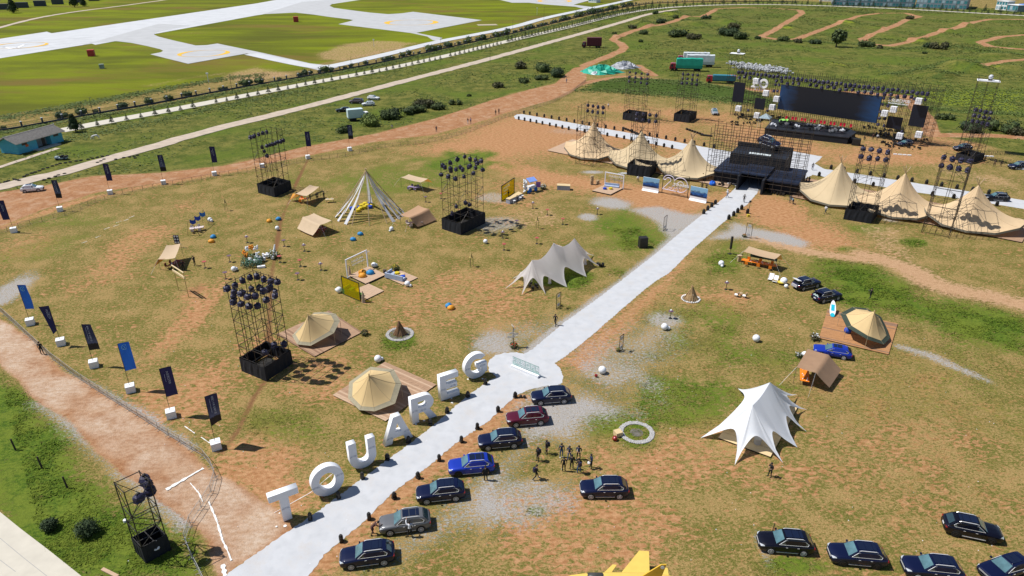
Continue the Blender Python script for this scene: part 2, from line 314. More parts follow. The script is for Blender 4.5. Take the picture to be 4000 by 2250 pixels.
def ground_material():
    m = bpy.data.materials.new('ground_surface'); m.use_nodes = True; n = m.node_tree; L = n.links; N = n.nodes.new
    b = n.nodes['Principled BSDF']; b.inputs['Roughness'].default_value = 1.05; b.inputs['Specular IOR Level'].default_value = .12
    geo = N('ShaderNodeNewGeometry'); pos = geo.outputs['Position']
    def noise(sc, det=4, rough=.55, stretch=None, dist=0):
        v = pos
        if stretch:
            mp = N('ShaderNodeMapping'); mp.inputs['Scale'].default_value = stretch; mp.inputs['Rotation'].default_value = (0, 0, R(-12)); L.new(v, mp.inputs[0]); v = mp.outputs[0]
        t = N('ShaderNodeTexNoise'); t.inputs['Scale'].default_value = sc; t.inputs['Detail'].default_value = det; t.inputs['Roughness'].default_value = rough; t.inputs['Distortion'].default_value = dist
        L.new(v, t.inputs['Vector']); return t.outputs[0]
    def ramp(f, a, c):
        t = N('ShaderNodeMapRange'); t.interpolation_type = 'SMOOTHSTEP'; t.inputs[1].default_value = a; t.inputs[2].default_value = c; L.new(f, t.inputs[0]); return t.outputs[0]
    def math_(op, a, c=None):
        t = N('ShaderNodeMath'); t.operation = op; t.use_clamp = op in ('MULTIPLY', 'ADD', 'SUBTRACT')
        for i, q in enumerate((a, c)):
            if q is None: continue
            if isinstance(q, (int, float)): t.inputs[i].default_value = q
            else: L.new(q, t.inputs[i])
        return t.outputs[0]
    def mix(f, a, c):
        t = N('ShaderNodeMix'); t.data_type = 'RGBA'
        for i, q in ((0, f), (6, a), (7, c)):
            if isinstance(q, tuple): t.inputs[i].default_value = (*q, 1)
            elif isinstance(q, (int, float)): t.inputs[i].default_value = q
            else: L.new(q, t.inputs[i])
        return t.outputs[2]
    def attr(nm):
        a = N('ShaderNodeAttribute'); a.attribute_name = nm; s = N('ShaderNodeSeparateColor'); L.new(a.outputs['Color'], s.inputs[0]); return s.outputs
    A = attr('paint_a'); Bq = attr('paint_b'); Cq = attr('paint_c')
    big, mid, sm, fine = noise(.035, 3), noise(.22, 4), noise(1.3, 4, .6, (1, 1.7, 1)), noise(6.5, 3, .6, (1, 1.5, 1))
    clump = noise(1.15, 5, .72, (1, 1.6, 1), .5); tuft = noise(2.6, 4, .65, (1, 1.5, 1), .4); grit = noise(22, 2, .6)
    # edges of painted fields break up with the noise
    def edge(a, k_=.55, src=sm):
        k_ *= 2.4
        x = N('ShaderNodeMath'); x.operation = 'MULTIPLY_ADD'; L.new(src, x.inputs[0]); x.inputs[1].default_value = k_; x.inputs[2].default_value = -k_ / 2
        y = N('ShaderNodeMath'); y.operation = 'ADD'; L.new(a, y.inputs[0]); L.new(x.outputs[0], y.inputs[1]); return y.outputs[0]
    # dry trodden field: straw, olive and bare earth
    straw = mix(ramp(fine, .3, .7), (.25, .165, .055), (.43, .30, .125))
    olive = mix(ramp(fine, .3, .72), (.085, .092, .014), (.225, .20, .052))
    earth = mix(ramp(sm, .3, .7), (.35, .165, .068), (.52, .29, .145))
    f1 = mix(ramp(edge(tuft, .30, mid), .38, .58), straw, olive)
    e_ = math_('ADD', math_('MULTIPLY', A[0], .27), math_('MULTIPLY', ramp(mid, .45, .65), .07))
    fcl = N('ShaderNodeMath'); fcl.operation = 'ADD'; L.new(clump, fcl.inputs[0]); L.new(e_, fcl.inputs[1])
    field_ = mix(ramp(fcl.outputs[0], .565, .69), f1, earth)
    # lush grass
    lsh = mix(ramp(edge(tuft, .3, clump), .30, .70), (.035, .085, .008), (.125, .185, .018))
    lsh = mix(ramp(fine, .5, .75), lsh, (.19, .22, .04))
    lsh = mix(math_('MULTIPLY', ramp(edge(mid, .2, clump), .42, .62), .6), lsh, (.17, .205, .028))
    # airfield grass: mown olive-lime bands
    band = noise(.022, 5, .6, (.5, 1.5, 1), .5)
    airg = mix(ramp(edge(band, .12, sm), .32, .68), (.098, .108, .010), (.185, .22, .006))
    airg = mix(ramp(noise(.016, 5, .65, (.6, 1.4, 1), .6), .50, .68), airg, (.17, .125, .026))
    # meadow
    mea = mix(ramp(edge(mid, .5, sm), .3, .7), (.062, .082, .012), (.20, .185, .045))
    mea = mix(ramp(edge(big, .3, tuft), .44, .68), mea, (.105, .145, .018))
    mea = mix(math_('MULTIPLY', ramp(noise(.28, 6, .75, (1, 1.3, 1), .5), .52, .62), .75), mea, mix(tuft, (.030, .055, .010), (.085, .115, .022)))
    c = mix(ramp(edge(Bq[2], .3), .3, .7), field_, mea)
    c = mix(ramp(edge(Bq[1], .3), .3, .7), c, airg)
    c = mix(ramp(edge(A[1], .9, clump), .30, .85), c, lsh)
    c = mix(ramp(edge(Cq[1], .6, mid), .45, .95), c, mix(sm, (.14, .19, .014), (.25, .28, .03)))
    c = mix(ramp(edge(Cq[0], .8, sm), .35, .85), c, mix(tuft, (.030, .065, .014), (.095, .135, .026)))
    gr = mix(ramp(fine, .35, .7), (.30, .275, .25), (.50, .48, .46))
    c = mix(ramp(edge(A[2], .75, tuft), .32, .85), c, gr)
    pa = mix(ramp(edge(fine, .2, clump), .3, .7), (.38, .21, .105), (.58, .38, .225))
    c = mix(ramp(edge(Bq[0], .8, clump), .40, .85), c, pa)
    rd = mix(ramp(edge(sm, .2, mid), .30, .70), (.30, .135, .060), (.43, .225, .112))
    rd = mix(ramp(noise(.35, 5, .6, (1.1, 1, 1), .8), .40, .80), rd, (.49, .31, .19))
    rd = mix(ramp(edge(Bq[0], .35, mid), .15, .75), rd, mix(ramp(sm, .3, .7), (.47, .32, .21), (.60, .48, .375)))
    c = mix(ramp(edge(Cq[2], .35, tuft), .38, .6), c, rd)
    tr = N('ShaderNodeAttribute'); tr.attribute_name = 'paint_t'
    c = mix(ramp(edge(tr.outputs['Fac'], .35), .35, .95), c, mix(sm, (.15, .070, .030), (.26, .135, .062)))
    hue = N('ShaderNodeMix'); hue.data_type = 'RGBA'; hue.blend_type = 'MULTIPLY'; hue.inputs[0].default_value = .35
    L.new(c, hue.inputs[6]); gx = mix(ramp(grit, .3, .7), (.55, .55, .55), (1.0, 1.0, 1.0)); L.new(gx, hue.inputs[7])
    hs = N('ShaderNodeHueSaturation'); hs.inputs['Saturation'].default_value = 1.0; L.new(hue.outputs[2], hs.inputs['Color']); L.new(hs.outputs[0], b.inputs['Base Color'])
    bp = N('ShaderNodeBump'); bp.inputs['Strength'].default_value = .8; bp.inputs['Distance'].default_value = .10
    bh = N('ShaderNodeMath'); bh.operation = 'MULTIPLY_ADD'; L.new(tuft, bh.inputs[0]); bh.inputs[1].default_value = 1.2; L.new(fine, bh.inputs[2])
    L.new(bh.outputs[0], bp.inputs['Height']); L.new(bp.outputs[0], b.inputs['Normal'])
    return m
GM = ground_material()
def paint(me, idx):
    for nm, tr3 in (('paint_a', (soil, lush, gravel)), ('paint_b', (pale, air, meadow)), ('paint_c', (dark, lime, mx_(road, low_road, track)))):
        at = me.color_attributes.new(nm, 'FLOAT_COLOR', 'POINT')
        a = np.ones((len(idx), 4), np.float32)
        for i, q in enumerate(tr3): a[:, i] = q.ravel()[idx]
        at.data.foreach_set('color', a.ravel())
    at = me.attributes.new('paint_t', 'FLOAT', 'POINT'); at.data.foreach_set('value', trench.ravel()[idx].astype(np.float32))
fz = zone[:-1, :-1].ravel()
ii = (np.arange(NY - 1)[:, None] * NX + np.arange(NX - 1)[None]).ravel()
quads = np.stack([ii, ii + 1, ii + NX + 1, ii + NX], 1)
VV = np.stack([GX.ravel(), GY.ravel(), Z.ravel()], 1).astype(np.float32)
for zi, nm, lb in ((0, 'ground', 'trodden olive and tan grass of the show field'), (1, 'airfield_grass', 'mown lime green grass between the runway and its taxiways'), (2, 'meadow', 'rough green meadow round the show field'), (3, 'dirt_road', 'orange clay road round the show field'),
        (4, 'motocross_track', 'winding orange clay motocross track'), (5, 'gravel', 'pale grey gravel showing through the grass'), (6, 'footpath', 'pale tan trodden path across the grass')):
    q = quads[fz == zi]
    if len(q) == 0: continue
    idx, inv = np.unique(q.ravel(), return_inverse=True)
    me = bpy.data.meshes.new(nm); me.vertices.add(len(idx)); me.vertices.foreach_set('co', VV[idx].ravel())
    me.loops.add(len(inv)); me.loops.foreach_set('vertex_index', inv.astype(np.int32).ravel())
    me.polygons.add(len(q)); me.polygons.foreach_set('loop_start', np.arange(0, len(inv), 4, dtype=np.int32)); me.polygons.foreach_set('loop_total', np.full(len(q), 4, np.int32))
    me.update(); me.validate(); me.polygons.foreach_set('use_smooth', np.ones(len(q), bool))
    me.materials.append(GM); paint(me, idx)
    o = bpy.data.objects.new(nm, me); o['kind'] = 'structure'; o['label'] = lb; COL.objects.link(o)
def gz(x, y):                             # ground height at a world point
    i = int(np.clip(np.searchsorted(xs, x), 0, NX - 1)); j = int(np.clip(np.searchsorted(ys, y), 0, NY - 1)); return float(Z[j, i])
def fval(F, x, y):
    i = int(np.clip(np.searchsorted(xs, x), 0, NX - 1)); j = int(np.clip(np.searchsorted(ys, y), 0, NY - 1)); return float(F[j, i])
# ------------------------------------------------------------------ hard surfaces
M_conc = mat('pale_concrete', (.52, .53, .545), .9, amt=.12, sc=.12, coords='Object')
M_conc2 = mat('grey_concrete', (.43, .435, .44), .9, amt=.12, sc=.15)
M_road = mat('road_concrete', (.54, .50, .42), .9, amt=.10, sc=.8)
M_old = mat('old_concrete', (.46, .38, .30), .95, amt=.22, sc=.5)
M_yel = mat('yellow_paint', (.72, .42, .03), .8)
M_white = mat('white_paint', (.82, .82, .82), .6, amt=.03)
M_joint = mat('joint_sealant', (.30, .30, .30), .9)
def zr(p): return max(0, gz(p[0], p[1]))
def dens(pts, step):
    o = []
    for a, b in zip(pts, pts[1:]):
        a, b = Vector(a), Vector(b); n = max(1, int((b - a).length / step))
        o += [a.lerp(b, i / n) for i in range(n)]
    return o + [Vector(pts[-1])]
def smooth_line(pts, it=2):
    for _ in range(it):
        o = [pts[0]]
        for a, b in zip(pts, pts[1:]): a, b = Vector(a), Vector(b); o += [a.lerp(b, .25), a.lerp(b, .75)]
        pts = o + [pts[-1]]
    return [Vector(p) for p in pts]
def ribbon(pts, w, z, th=.12, jit=0.0, gap=0.0, off=0.0, step=6.0):
    pts = dens(smooth_line(pts), step); mb = MB(); L, Rr = [], []
    for i, p in enumerate(pts):
        d = (pts[min(i + 1, len(pts) - 1)] - pts[max(i - 1, 0)]); d = Vector((d.x, d.y)).normalized(); nn = Vector((-d.y, d.x))
        j1, j2 = (random.uniform(-jit, jit), random.uniform(-jit, jit)) if jit else (0, 0)
        L.append(Vector((p.x, p.y)) + nn * (w / 2 + j1 + off)); Rr.append(Vector((p.x, p.y)) - nn * (w / 2 + j2 - off))
    for i in range(len(L) - 1):
        mb._add([(*L[i], z), (*Rr[i], z), (*Rr[i + 1], z), (*L[i + 1], z), (*L[i], z - th), (*Rr[i], z - th), (*Rr[i + 1], z - th), (*L[i + 1], z - th)],
            [(0, 1, 2, 3), (0, 3, 7, 4), (1, 5, 6, 2)])
    return mb
def polyshape(name, pts, z, m, th=.15, label=None):
    me = outline_mesh(name, [pts], th, m); o = bpy.data.objects.new(name, me); o.location = (0, 0, z - th / 2); KIDS[o] = []
    o['kind'] = 'structure'
    if label: o['label'] = label
    COL.objects.link(o); return o
polyshape('runway', px(-400,150, -400,205, 0,147, 231,110, 240,113, 644,39, 897,1, 1100,-32, 1100,-55, 760,-12, 644,9, 130,84, 118,80, 0,98), .10, M_conc, label='white concrete runway of the small airfield')
polyshape('taxiway', px(200,116, 232,108, 293,104, 330,108, 370,116, 403,124, 411,128, 405,132, 379,137, 473,161, 621,135, 650,141, 801,177, 830,176, 850,170, 845,163, 815,164, 780,160, 644,130, 547,110, 520,114, 493,115, 440,103, 400,93, 388,88, 390,83, 416,76, 480,65, 400,60), .14, M_conc2, label='grey taxiway nearer the camera with a yellow ring')
polyshape('taxiway', px(660,36, 743,32, 790,37, 831,43, 880,49, 889,51, 880,54, 852,61, 1033,83, 1075,92, 1088,101, 1100,104, 1113,96, 1047,83, 1212,51, 1039,30, 1010,34, 977,36, 930,32, 876,25, 840,20, 829,15, 838,8, 897,0, 930,-8, 760,5), .14, M_conc2, label='second taxiway with a yellow ring')
polyshape('taxiway', px(1200,-14, 1288,7, 1330,7, 1368,11, 1448,17, 1475,24, 1490,18, 1443,12, 1483,1, 1520,-14), .14, M_conc2, label='farthest taxiway with a yellow ring')
def ring(cx, cy, rx, w=.9):
    c = g(cx, cy); r = abs(g(cx + rx, cy).x - c.x); mb = MB(); n = 48
    for i in range(n):
        a, b = 2 * math.pi * i / n, 2 * math.pi * (i + 1) / n
        ww = lambda t: w * (.35 + 1.7 * abs(math.cos(t)) ** 3)
        mb._add([(c.x + (r - ww(a)) * math.cos(a), c.y + (r - ww(a)) * math.sin(a), .18), (c.x + r * math.cos(a), c.y + r * math.sin(a), .18), (c.x + r * math.cos(b), c.y + r * math.sin(b), .18), (c.x + (r - ww(b)) * math.cos(b), c.y + (r - ww(b)) * math.sin(b), .18)], [(0, 1, 2, 3)])
    struct('painted_ring', mb, M_yel, label='yellow helicopter stand ring painted on the concrete')
ring(513, 135, 62, 1.4); ring(1035, 57, 68, 2); ring(1395, 3, 44, 2.2); ring(48, 115, 64, 1.3)
mb = MB(); 
for a, b in ((px(8,119)[0], px(44,121)[0]), (px(44,121)[0], px(60,113)[0]), (px(8,119)[0], px(30,124)[0])):
    a, b = Vector(a), Vector(b); d = (b - a).normalized(); nn = Vector((-d.y, d.x)) * .7
    mb.poly([(*(a + nn), .16), (*(a - nn), .16), (*(b - nn), .16), (*(b + nn), .16)])
struct('painted_arrow', mb, M_white, label='white triangle painted on the runway')
mb = MB()                                 # runway joints
for t in range(1, 5):
    a = [g(0, 98 + t * 10), g(231, 91 + t * 4), g(644, 9 + t * 6), g(950, -35 + t * 5.4)]
    for p, q in zip(a, a[1:]): mb.poly([(p.x, p.y, .13), (p.x, p.y + .5, .13), (q.x, q.y + .5, .13), (q.x, q.y, .13)])
struct('runway_joint', mb, M_joint)
SERV = px(632,136, 700,151, 780,167, 815,171, 884,157, 991,133, 1092,107, 1177,91, 1288,70, 1368,46, 1448,29, 1555,7, 1600,-4, 1700,-25)
struct('service_road', ribbon(SERV, 7.5, .18), M_conc, label='white service road inside the airfield fence')
TROAD = px(150,330, 160,328, 267,307, 400,283, 533,257, 644,236, 804,205, 964,176, 1124,141, 1288,101, 1421,71, 1555,36, 1640,22, 1740,15, 1821,12, 1932,11, 2092,15, 2279,23, 2439,32, 2600,41, 2800,52)
struct('concrete_road', ribbon(TROAD, 6.2, .12), M_road, label='pale concrete road lined with young trees')
OLD = px(-120,498, 0,471, 80,452, 160,434, 293,394, 400,366, 453,349, 560,320, 644,300, 777,267, 911,232, 1044,197, 1177,163, 1288,133, 1421,96, 1555,59, 1635,34, 1701,24)
struct('old_road', ribbon(OLD, 5.4, .10, jit=.35, step=2.5), M_old, label='worn earth-stained concrete track')
struct('footpath_strip', ribbon(px(-40,432, 0,421, 80,394, 146,373), 1.7, .08, jit=.1, step=2), M_old, label='narrow pale path from the blue hut')
polyshape('pavement', px(-300,1100, -60,1240, 0,1289, 53,1332, 120,1383, 203,1449, 260,1500, -300,1500), .10, M_road, label='pale concrete apron in the near corner')
mb = MB()
for a, b in (((0,1355),(60,1405)), ((60,1405),(130,1460)), ((0,1410),(40,1440))):
    p, q = g(*a), g(*b); d = (q - p).normalized(); nn = Vector((-d.y, d.x, 0)) * .02; mb.poly([p + nn, p - nn, q - nn, q + nn])
for i, v in enumerate(mb.v): mb.v[i] = (v[0], v[1], .104)
struct('pavement_joint', mb, M_joint)
# the white walkways: rough-edged compacted white grit
M_grit = mat('white_grit', (.49, .50, .52), .95, amt=.13, sc=.9, bump=.35)
n_ = M_grit.node_tree; b_ = n_.nodes['Principled BSDF']; src_ = b_.inputs['Base Color'].links[0].from_socket; z_ = n_.nodes.new('ShaderNodeTexNoise'); z_.inputs['Scale'].default_value = .45; z_.inputs['Detail'].default_value = 12; z_.inputs['Roughness'].default_value = .75
r_ = n_.nodes.new('ShaderNodeMapRange'); r_.inputs[1].default_value = .50; r_.inputs[2].default_value = .72; r_.inputs[4].default_value = .55; m_ = n_.nodes.new('ShaderNodeMix'); m_.data_type = 'RGBA'; m_.inputs[7].default_value = (.40, .35, .30, 1)
n_.links.new(n_.nodes['Texture Coordinate'].outputs['Object'], z_.inputs[0]); n_.links.new(z_.outputs[0], r_.inputs[0]); n_.links.new(r_.outputs[0], m_.inputs[0]); n_.links.new(src_, m_.inputs[6]); n_.links.new(m_.outputs[2], b_.inputs['Base Color'])
def rough_poly(pts, step=.35, jit=.12):
    pts = [Vector(p) for p in pts]; o = []
    for a, b in zip(pts, pts[1:] + pts[:1]):
        n = max(1, int((b - a).length / step)); d = (b - a).normalized(); nn = Vector((-d.y, d.x))
        for i in range(n): o.append(tuple(a.lerp(b, i / n) + nn * random.uniform(-jit, jit)))
    return o
walk = px(540,1475, 565,1449, 644,1393, 732,1332, 815,1276, 900,1212, 991,1145, 1060,1095, 1120,1045, 1177,994, 1235,956, 1250,948, 1232,935, 1227,920, 1232,905, 1248,893, 1270,888, 1300,886, 1318,891, 1340,878, 1421,810, 1470,775, 1517,741, 1637,648, 1741,560, 1800,514, 1835,487, 1852,470, 1909,473, 1905,486, 1880,514, 1819,560, 1747,623, 1683,687, 1648,708, 1608,740, 1555,786, 1472,858, 1420,898, 1395,914, 1408,925, 1416,945, 1415,962, 1400,971, 1370,971, 1331,980, 1298,996, 1260,1030, 1225,1063, 1145,1116, 1084,1169, 991,1236, 911,1316, 815,1396, 777,1449, 750,1478)
polyshape('walkway', rough_poly(walk, .22, .09), .02, M_grit, .14, label='long white grit walkway leading to the entrance gate')
strip = px(1293,293, 1300,288, 1312,287, 1448,311, 1608,339, 1715,360, 1821,379, 1890,392, 1905,372, 1937,371, 2069,394, 2060,403, 2049,412, 2073,425, 2172,440, 2305,461, 2439,482, 2600,508, 2600,530, 2439,503, 2305,484, 2172,462, 2044,440, 1990,470, 1905,475, 1855,473, 1800,420, 1715,377, 1555,345, 1437,324, 1340,306, 1296,299)
polyshape('walkway', rough_poly(strip, .7, .10), .03, M_grit, .14, label='white cross strip behind the tents and in front of the stage')
M_chalk = mat('chalk_powder', (.74, .73, .70), .95, amt=.1, sc=8)
def chalk(pts, w, nm='chalk_line', lab='line of white powder spilt on the dirt'):
    pts = dens(pts, .25); mb = MB(); L, Q = [], []
    for i, p in enumerate(pts):
        d = (pts[min(i + 1, len(pts) - 1)] - pts[max(i - 1, 0)]); d = Vector((d.x, d.y)).normalized(); nn = Vector((-d.y, d.x)); a = w / 2 * random.uniform(.4, 1.25)
        L.append(Vector((p.x, p.y)) + nn * a); Q.append(Vector((p.x, p.y)) - nn * a * random.uniform(.7, 1.2))
    for i in range(len(L) - 1): mb.poly([(*L[i], .02), (*Q[i], .02), (*Q[i + 1], .02), (*L[i + 1], .02)])
    struct(nm, mb, M_chalk, label=lab)
chalk(px(418,1232, 460,1208, 490,1190, 512,1178), .38); chalk(px(478,1215, 500,1240, 510,1262), .16)
chalk(px(525,1262, 545,1310, 560,1360, 572,1385, 582,1410), .22); chalk(px(560,1420, 566,1449), .5)
chalk(px(464,1072, 490,1090), .12); chalk(px(506,1100, 528,1115), .12); chalk(px(690,1290, 780,1240, 850,1180), .07)
for a in ((205,612,.12),(240,598,.1),(262,577,.12),(292,561,.1),(324,548,.14),(285,570,.1),(310,556,.1)): chalk([g(a[0], a[1]).xy, g(a[0] + 14, a[1] - 5).xy], a[2])
# ------------------------------------------------------------------ shared materials
M_black = mat('black_steel', (.020, .018, .016), .55, amt=.2)
M_scaf = mat('scaffold_pipe', (.045, .036, .030), .5, metal=.3, amt=.3, sc=1)
M_scafl = mat('scaffold_pipe_pale', (.20, .18, .16), .4, metal=.6, amt=.3, sc=1)
M_blk = mat('black_fabric', (.010, .012, .018), .8, amt=.35, sc=1.5, bump=.6)
M_navyc = mat('dark_rain_cover', (.022, .020, .050), .5, amt=.5, sc=2.5, bump=.9)
M_rub = mat('black_rubber', (.015, .015, .015), .8)
M_chrome = mat('chrome', (.70, .71, .73), .3, metal=.35, amt=.03)
M_rim = mat('alloy_rim', (.66, .66, .68), .4, metal=.3, amt=.05)
M_rimd = mat('dark_rim', (.06, .06, .065), .35, metal=.6)
M_glass = mat('car_glass', (.020, .040, .045), .05, amt=.2, coat=1, spec=.8)
M_wsc = mat('windscreen_glass', (.085, .17, .19), .07, amt=.5, sc=1.4, coat=1, spec=.8)
M_red = mat('tail_lamp_red', (.28, .008, .014), .25, coat=.6)
M_head = mat('headlamp_glass', (.62, .64, .66), .12, metal=.3, coat=1)
M_wht = mat('white_panel', (.80, .81, .83), .55, amt=.03)
M_cov = mat('white_canvas', (.78, .79, .82), .7, amt=.04, sc=1.2)
PAINT = {}
for nm, c_, mt in (('navy', (.003, .006, .034), .25), ('black', (.003, .003, .009), .2), ('blue', (.010, .035, .36), .35), ('maroon', (.085, .006, .022), .3), ('grey', (.13, .135, .145), .5), ('white', (.76, .77, .79), .0), ('bronze', (.09, .065, .07), .3), ('silver', (.33, .36, .40), .6)):
    PAINT[nm] = mat('paint_' + nm, c_, .45, metal=mt * .4, amt=.05, sc=.6, coat=.8, spec=.1)
# ------------------------------------------------------------------ cars
def car_proto(name, Lg=4.88, Wd=1.95, Ht=1.70, cowl=1.02, rf=.30, rr=-1.72, rb=-2.24, hood=1.04, belt=1.12, wb=1.45, wr=.375, rails=True, tailgate=None, rim=M_rim, bonnet_drop=.0):
    t = empty(name, None, 'car'); h = Lg / 2; w = Wd / 2; P = PAINT['navy']
    st = [(h, .70, .70, .40), (h - .06, .86, .84, .30), (h - .24, .945, hood - .08 - bonnet_drop, .25), (h - .62, .985, hood - .01 - bonnet_drop, .24), (cowl + .1, .995, hood + .05, .24), (.2, 1.0, belt, .24), (-1, 1.0, belt + .02, .24), (-h + .55, .985, belt + .02, .25), (-h + .18, .94, belt, .30), (-h + .04, .86, belt - .16, .38), (-h, .76, belt - .28, .44)]
    mb = MB(); rows = []
    for x, f_, zt, zb in st:
        q = w * f_; half = [(0, zt + .05), (q * .55, zt + .035), (q * .86, zt), (q * .965, zt - .07), (q, zt - .22), (q * .995, zb + .28), (q * .97, zb + .1), (q * .88, zb), (0, zb)]
        rows.append([(x, y, z) for y, z in half] + [(x, -y, z) for y, z in half[-2::-1]])
    mb.grid(rows); n = len(rows[0]); mb.f += [tuple(range(n)), tuple(range((len(rows) - 1) * n, len(rows) * n))[::-1]]; mb.mi += [0, 0]
    mb.build('body', P, t, smooth=True)
    # cabin shell
    zb_, zt_ = belt - .02, Ht; a, b = w * .90, w * .70
    def ring_(x, z, y): return (x, y, z)
    cab = MB(); roof = [(rf, zt_ - .035), (rf - .35, zt_), (-.6, zt_ + .01), (rr + .3, zt_ - .02), (rr, zt_ - .07)]
    base = [(cowl, hood + .05), (rf - .1, belt), (-.6, belt), (rr + .2, belt), (rb, belt - .02)]
    R1 = [(x, a * .93 if i in (0, 4) else a, z) for i, (x, z) in enumerate(base)]; R2 = [(x, b * .94 if i in (0, 4) else b, z) for i, (x, z) in enumerate(roof)]
    R15 = [((p[0] * .25 + q[0] * .75), (p[1] * .32 + q[1] * .68), p[2] * .22 + q[2] * .78) for p, q in zip(R1, R2)]
    R3 = [(x, y * .55, z + .03) for x, y, z in R2]; R4 = [(x, 0, z + .04) for x, y, z in R2]
    full = [R1, R15, R2, R3, R4] + [[(x, -y, z) for x, y, z in rr_] for rr_ in (R3, R2, R15, R1)]
    cab.grid(full); m5 = 5
    cab.f += [tuple(i * m5 for i in range(9)), tuple(i * m5 + 4 for i in range(9))[::-1]]; cab.mi += [0, 0]
    cab.build('cabin', P, t, smooth=False)
    def pane(nm, pts, m, off, nrm): 
        q = MB(); N = Vector(nrm).normalized() * off; q.poly([Vector(p) + N for p in pts]); return q.build(nm, m, t)
    L3 = lambda p, q, u: tuple(p[i] + (q[i] - p[i]) * u for i in range(3))
    def quad(p0, p1, q1, q0, u0, u1, v0, v1):
        f = lambda u, v: L3(L3(p0, p1, u), L3(q0, q1, u), v); return [f(u0, v0), f(u1, v0), f(u1, v1), f(u0, v1)]
    y0, y1 = R1[0][1], R2[0][1]
    pane('windscreen', [(cowl - .01, -y0 * .9, hood + .09), (cowl - .01, y0 * .9, hood + .09), (rf + .04, y1 * .93, zt_ - .05), (rf + .04, -y1 * .93, zt_ - .05)], M_wsc, .02, (1, 0, 1))
    if not tailgate: pane('rear_window', [(rb + .06, y0 * .82, belt + .08), (rb + .06, -y0 * .82, belt + .08), (rr - .03, -y1 * .86, zt_ - .10), (rr - .03, y1 * .86, zt_ - .10)], M_glass, .03, (-1, 0, .6))
    for sgn in (1, -1):
        def sp(x, v): # point on cabin side
            return (x, sgn * (a + (b - a) * (v * .94 + .03)), belt + (zt_ - .08 - belt) * v)
        fx0, fx1 = cowl - .22, rf - .06; segs = [(None, -.08), (-.14, -1.02), (-1.08, rr + .12)]
        ch = MB(); out = [sp(fx0, .08), sp(fx1, .90), sp(rr + .25, .88), sp(rb + .42, .42), sp(rb + .52, .08)]
        for p, q in zip(out, out[1:] + out[:1]): ch.bar(Vector(p) + Vector((0, sgn * .012, 0)), Vector(q) + Vector((0, sgn * .014, 0)), .022)
        ch.build('window_trim', M_chrome, t)
        for i, (x0, x1) in enumerate(segs):
            pts = [sp(fx0 + .06, .13), sp(x1, .13), sp(x1, .84), sp(fx1 - .02, .84)] if i == 0 else ([sp(x0, .13), sp(x1, .13), sp(x1, .84), sp(x0, .84)] if i == 1 else [sp(x0, .13), sp(rb + .56, .13), sp(rb + .46, .42), sp(rr + .28, .83), sp(x0, .84)])
            if sgn < 0: pts = pts[::-1]
            pane('side_window', pts, M_glass, .008, (0, sgn, .3))
        # wheels
        for x in (wb, -wb):
            dk = MB(); dk.bar((x, sgn * (w - .3), wr + .02), (x, sgn * (w + .003), wr + .02), wr + .055, 20); dk.build('wheel_arch', M_rub, t)
            ty = MB(); ty.bar((x, sgn * (w - .26), wr), (x, sgn * (w + .012), wr), wr, 22); wo = ty.build('wheel', M_rub, t)
            rm = MB(); yb = sgn * (w + .014)
            rm.bar((x, yb, wr), (x, yb + sgn * .012, wr), wr * .16, 10)
            for j in range(10):
                an = 2 * math.pi * j / 10; rm.bar((x + .05 * math.cos(an), yb + sgn * .01, wr + .05 * math.sin(an)), (x + wr * .66 * math.cos(an), yb + sgn * .01, wr + wr * .66 * math.sin(an)), .024)
            for j in range(20):
                an, a2 = 2 * math.pi * j / 20, 2 * math.pi * (j + 1) / 20; rm.bar((x + wr * .68 * math.cos(an), yb, wr + wr * .68 * math.sin(an)), (x + wr * .68 * math.cos(a2), yb, wr + wr * .68 * math.sin(a2)), .022)
            rm.build('rim', rim, wo)
        if rails:
            rl = MB(); ry = sgn * b * .93; z_ = zt_ + .055
            rl.bar((rf - .1, ry, z_ - .06), (rf - .3, ry, z_), .035, 6); rl.bar((rf - .3, ry, z_), (rr + .45, ry, z_ - .01), .042, 6); rl.bar((rr + .45, ry, z_ - .01), (rr + .3, ry, z_ - .09), .028, 6)
            rl.build('roof_rail', M_chrome, t)
        mi = MB(); mi.box(cowl - .35, sgn * (w + .09), belt + .06, .16, .2, .13, tp=.8); mi.build('mirror', P, t)
        hl = MB(); hl._add([(h - .05, sgn * w * .56, hood - .26), (h - .10, sgn * w * .86, hood - .24), (h - .42, sgn * w * .965, hood - .13), (h - .36, sgn * w * .90, hood - .055 - bonnet_drop), (h - .17, sgn * w * .70, hood - .10 - bonnet_drop), (h - .03, sgn * w * .5, hood - .20)], [(0, 1, 2, 3, 4, 5)])
        for i, v in enumerate(hl.v): hl.v[i] = (v[0] + .03, v[1] * 1.015, v[2] + .02)
        hl.build('headlight', M_head, t)
        tl = MB(); tl.box(-h + .12, sgn * w * .77, belt - .20, .20, w * .32, .12, tp=.9); tl.build('tail_light', M_red, t)
        for x in (.12, -.9): hd = MB(); hd.box(x, sgn * (w + .012), belt - .17, .18, .03, .03); hd.build('door_handle', M_chrome, t)
        for x in (cowl - .18, -.1, -1.02): sm = MB(); sm.box(x, sgn * (w - .001), .72, .012, .012, .62); sm.build('door_seam', M_rub, t)
        sk = MB(); sk.box(0, sgn * (w - .03), .34, 2 * wb - .95, .08, .05); sk.build('sill_trim', M_chrome if rails else M_rub, t)
    gr = MB(); gr.box(h - .015, 0, .72, .06, w * 1.05, .16)
    gr.build('grille', M_rub, t)
    for z_ in (.67, .73, .79): gc = MB(); gc.box(h + .02, 0, z_, .02, w * 1.1, .016); gc.build('grille_bar', M_chrome, t)
    lb = MB(); lb.box(h + .0, 0, .42, .05, w * 1.2, .12); lb.build('bumper_intake', M_rub, t)
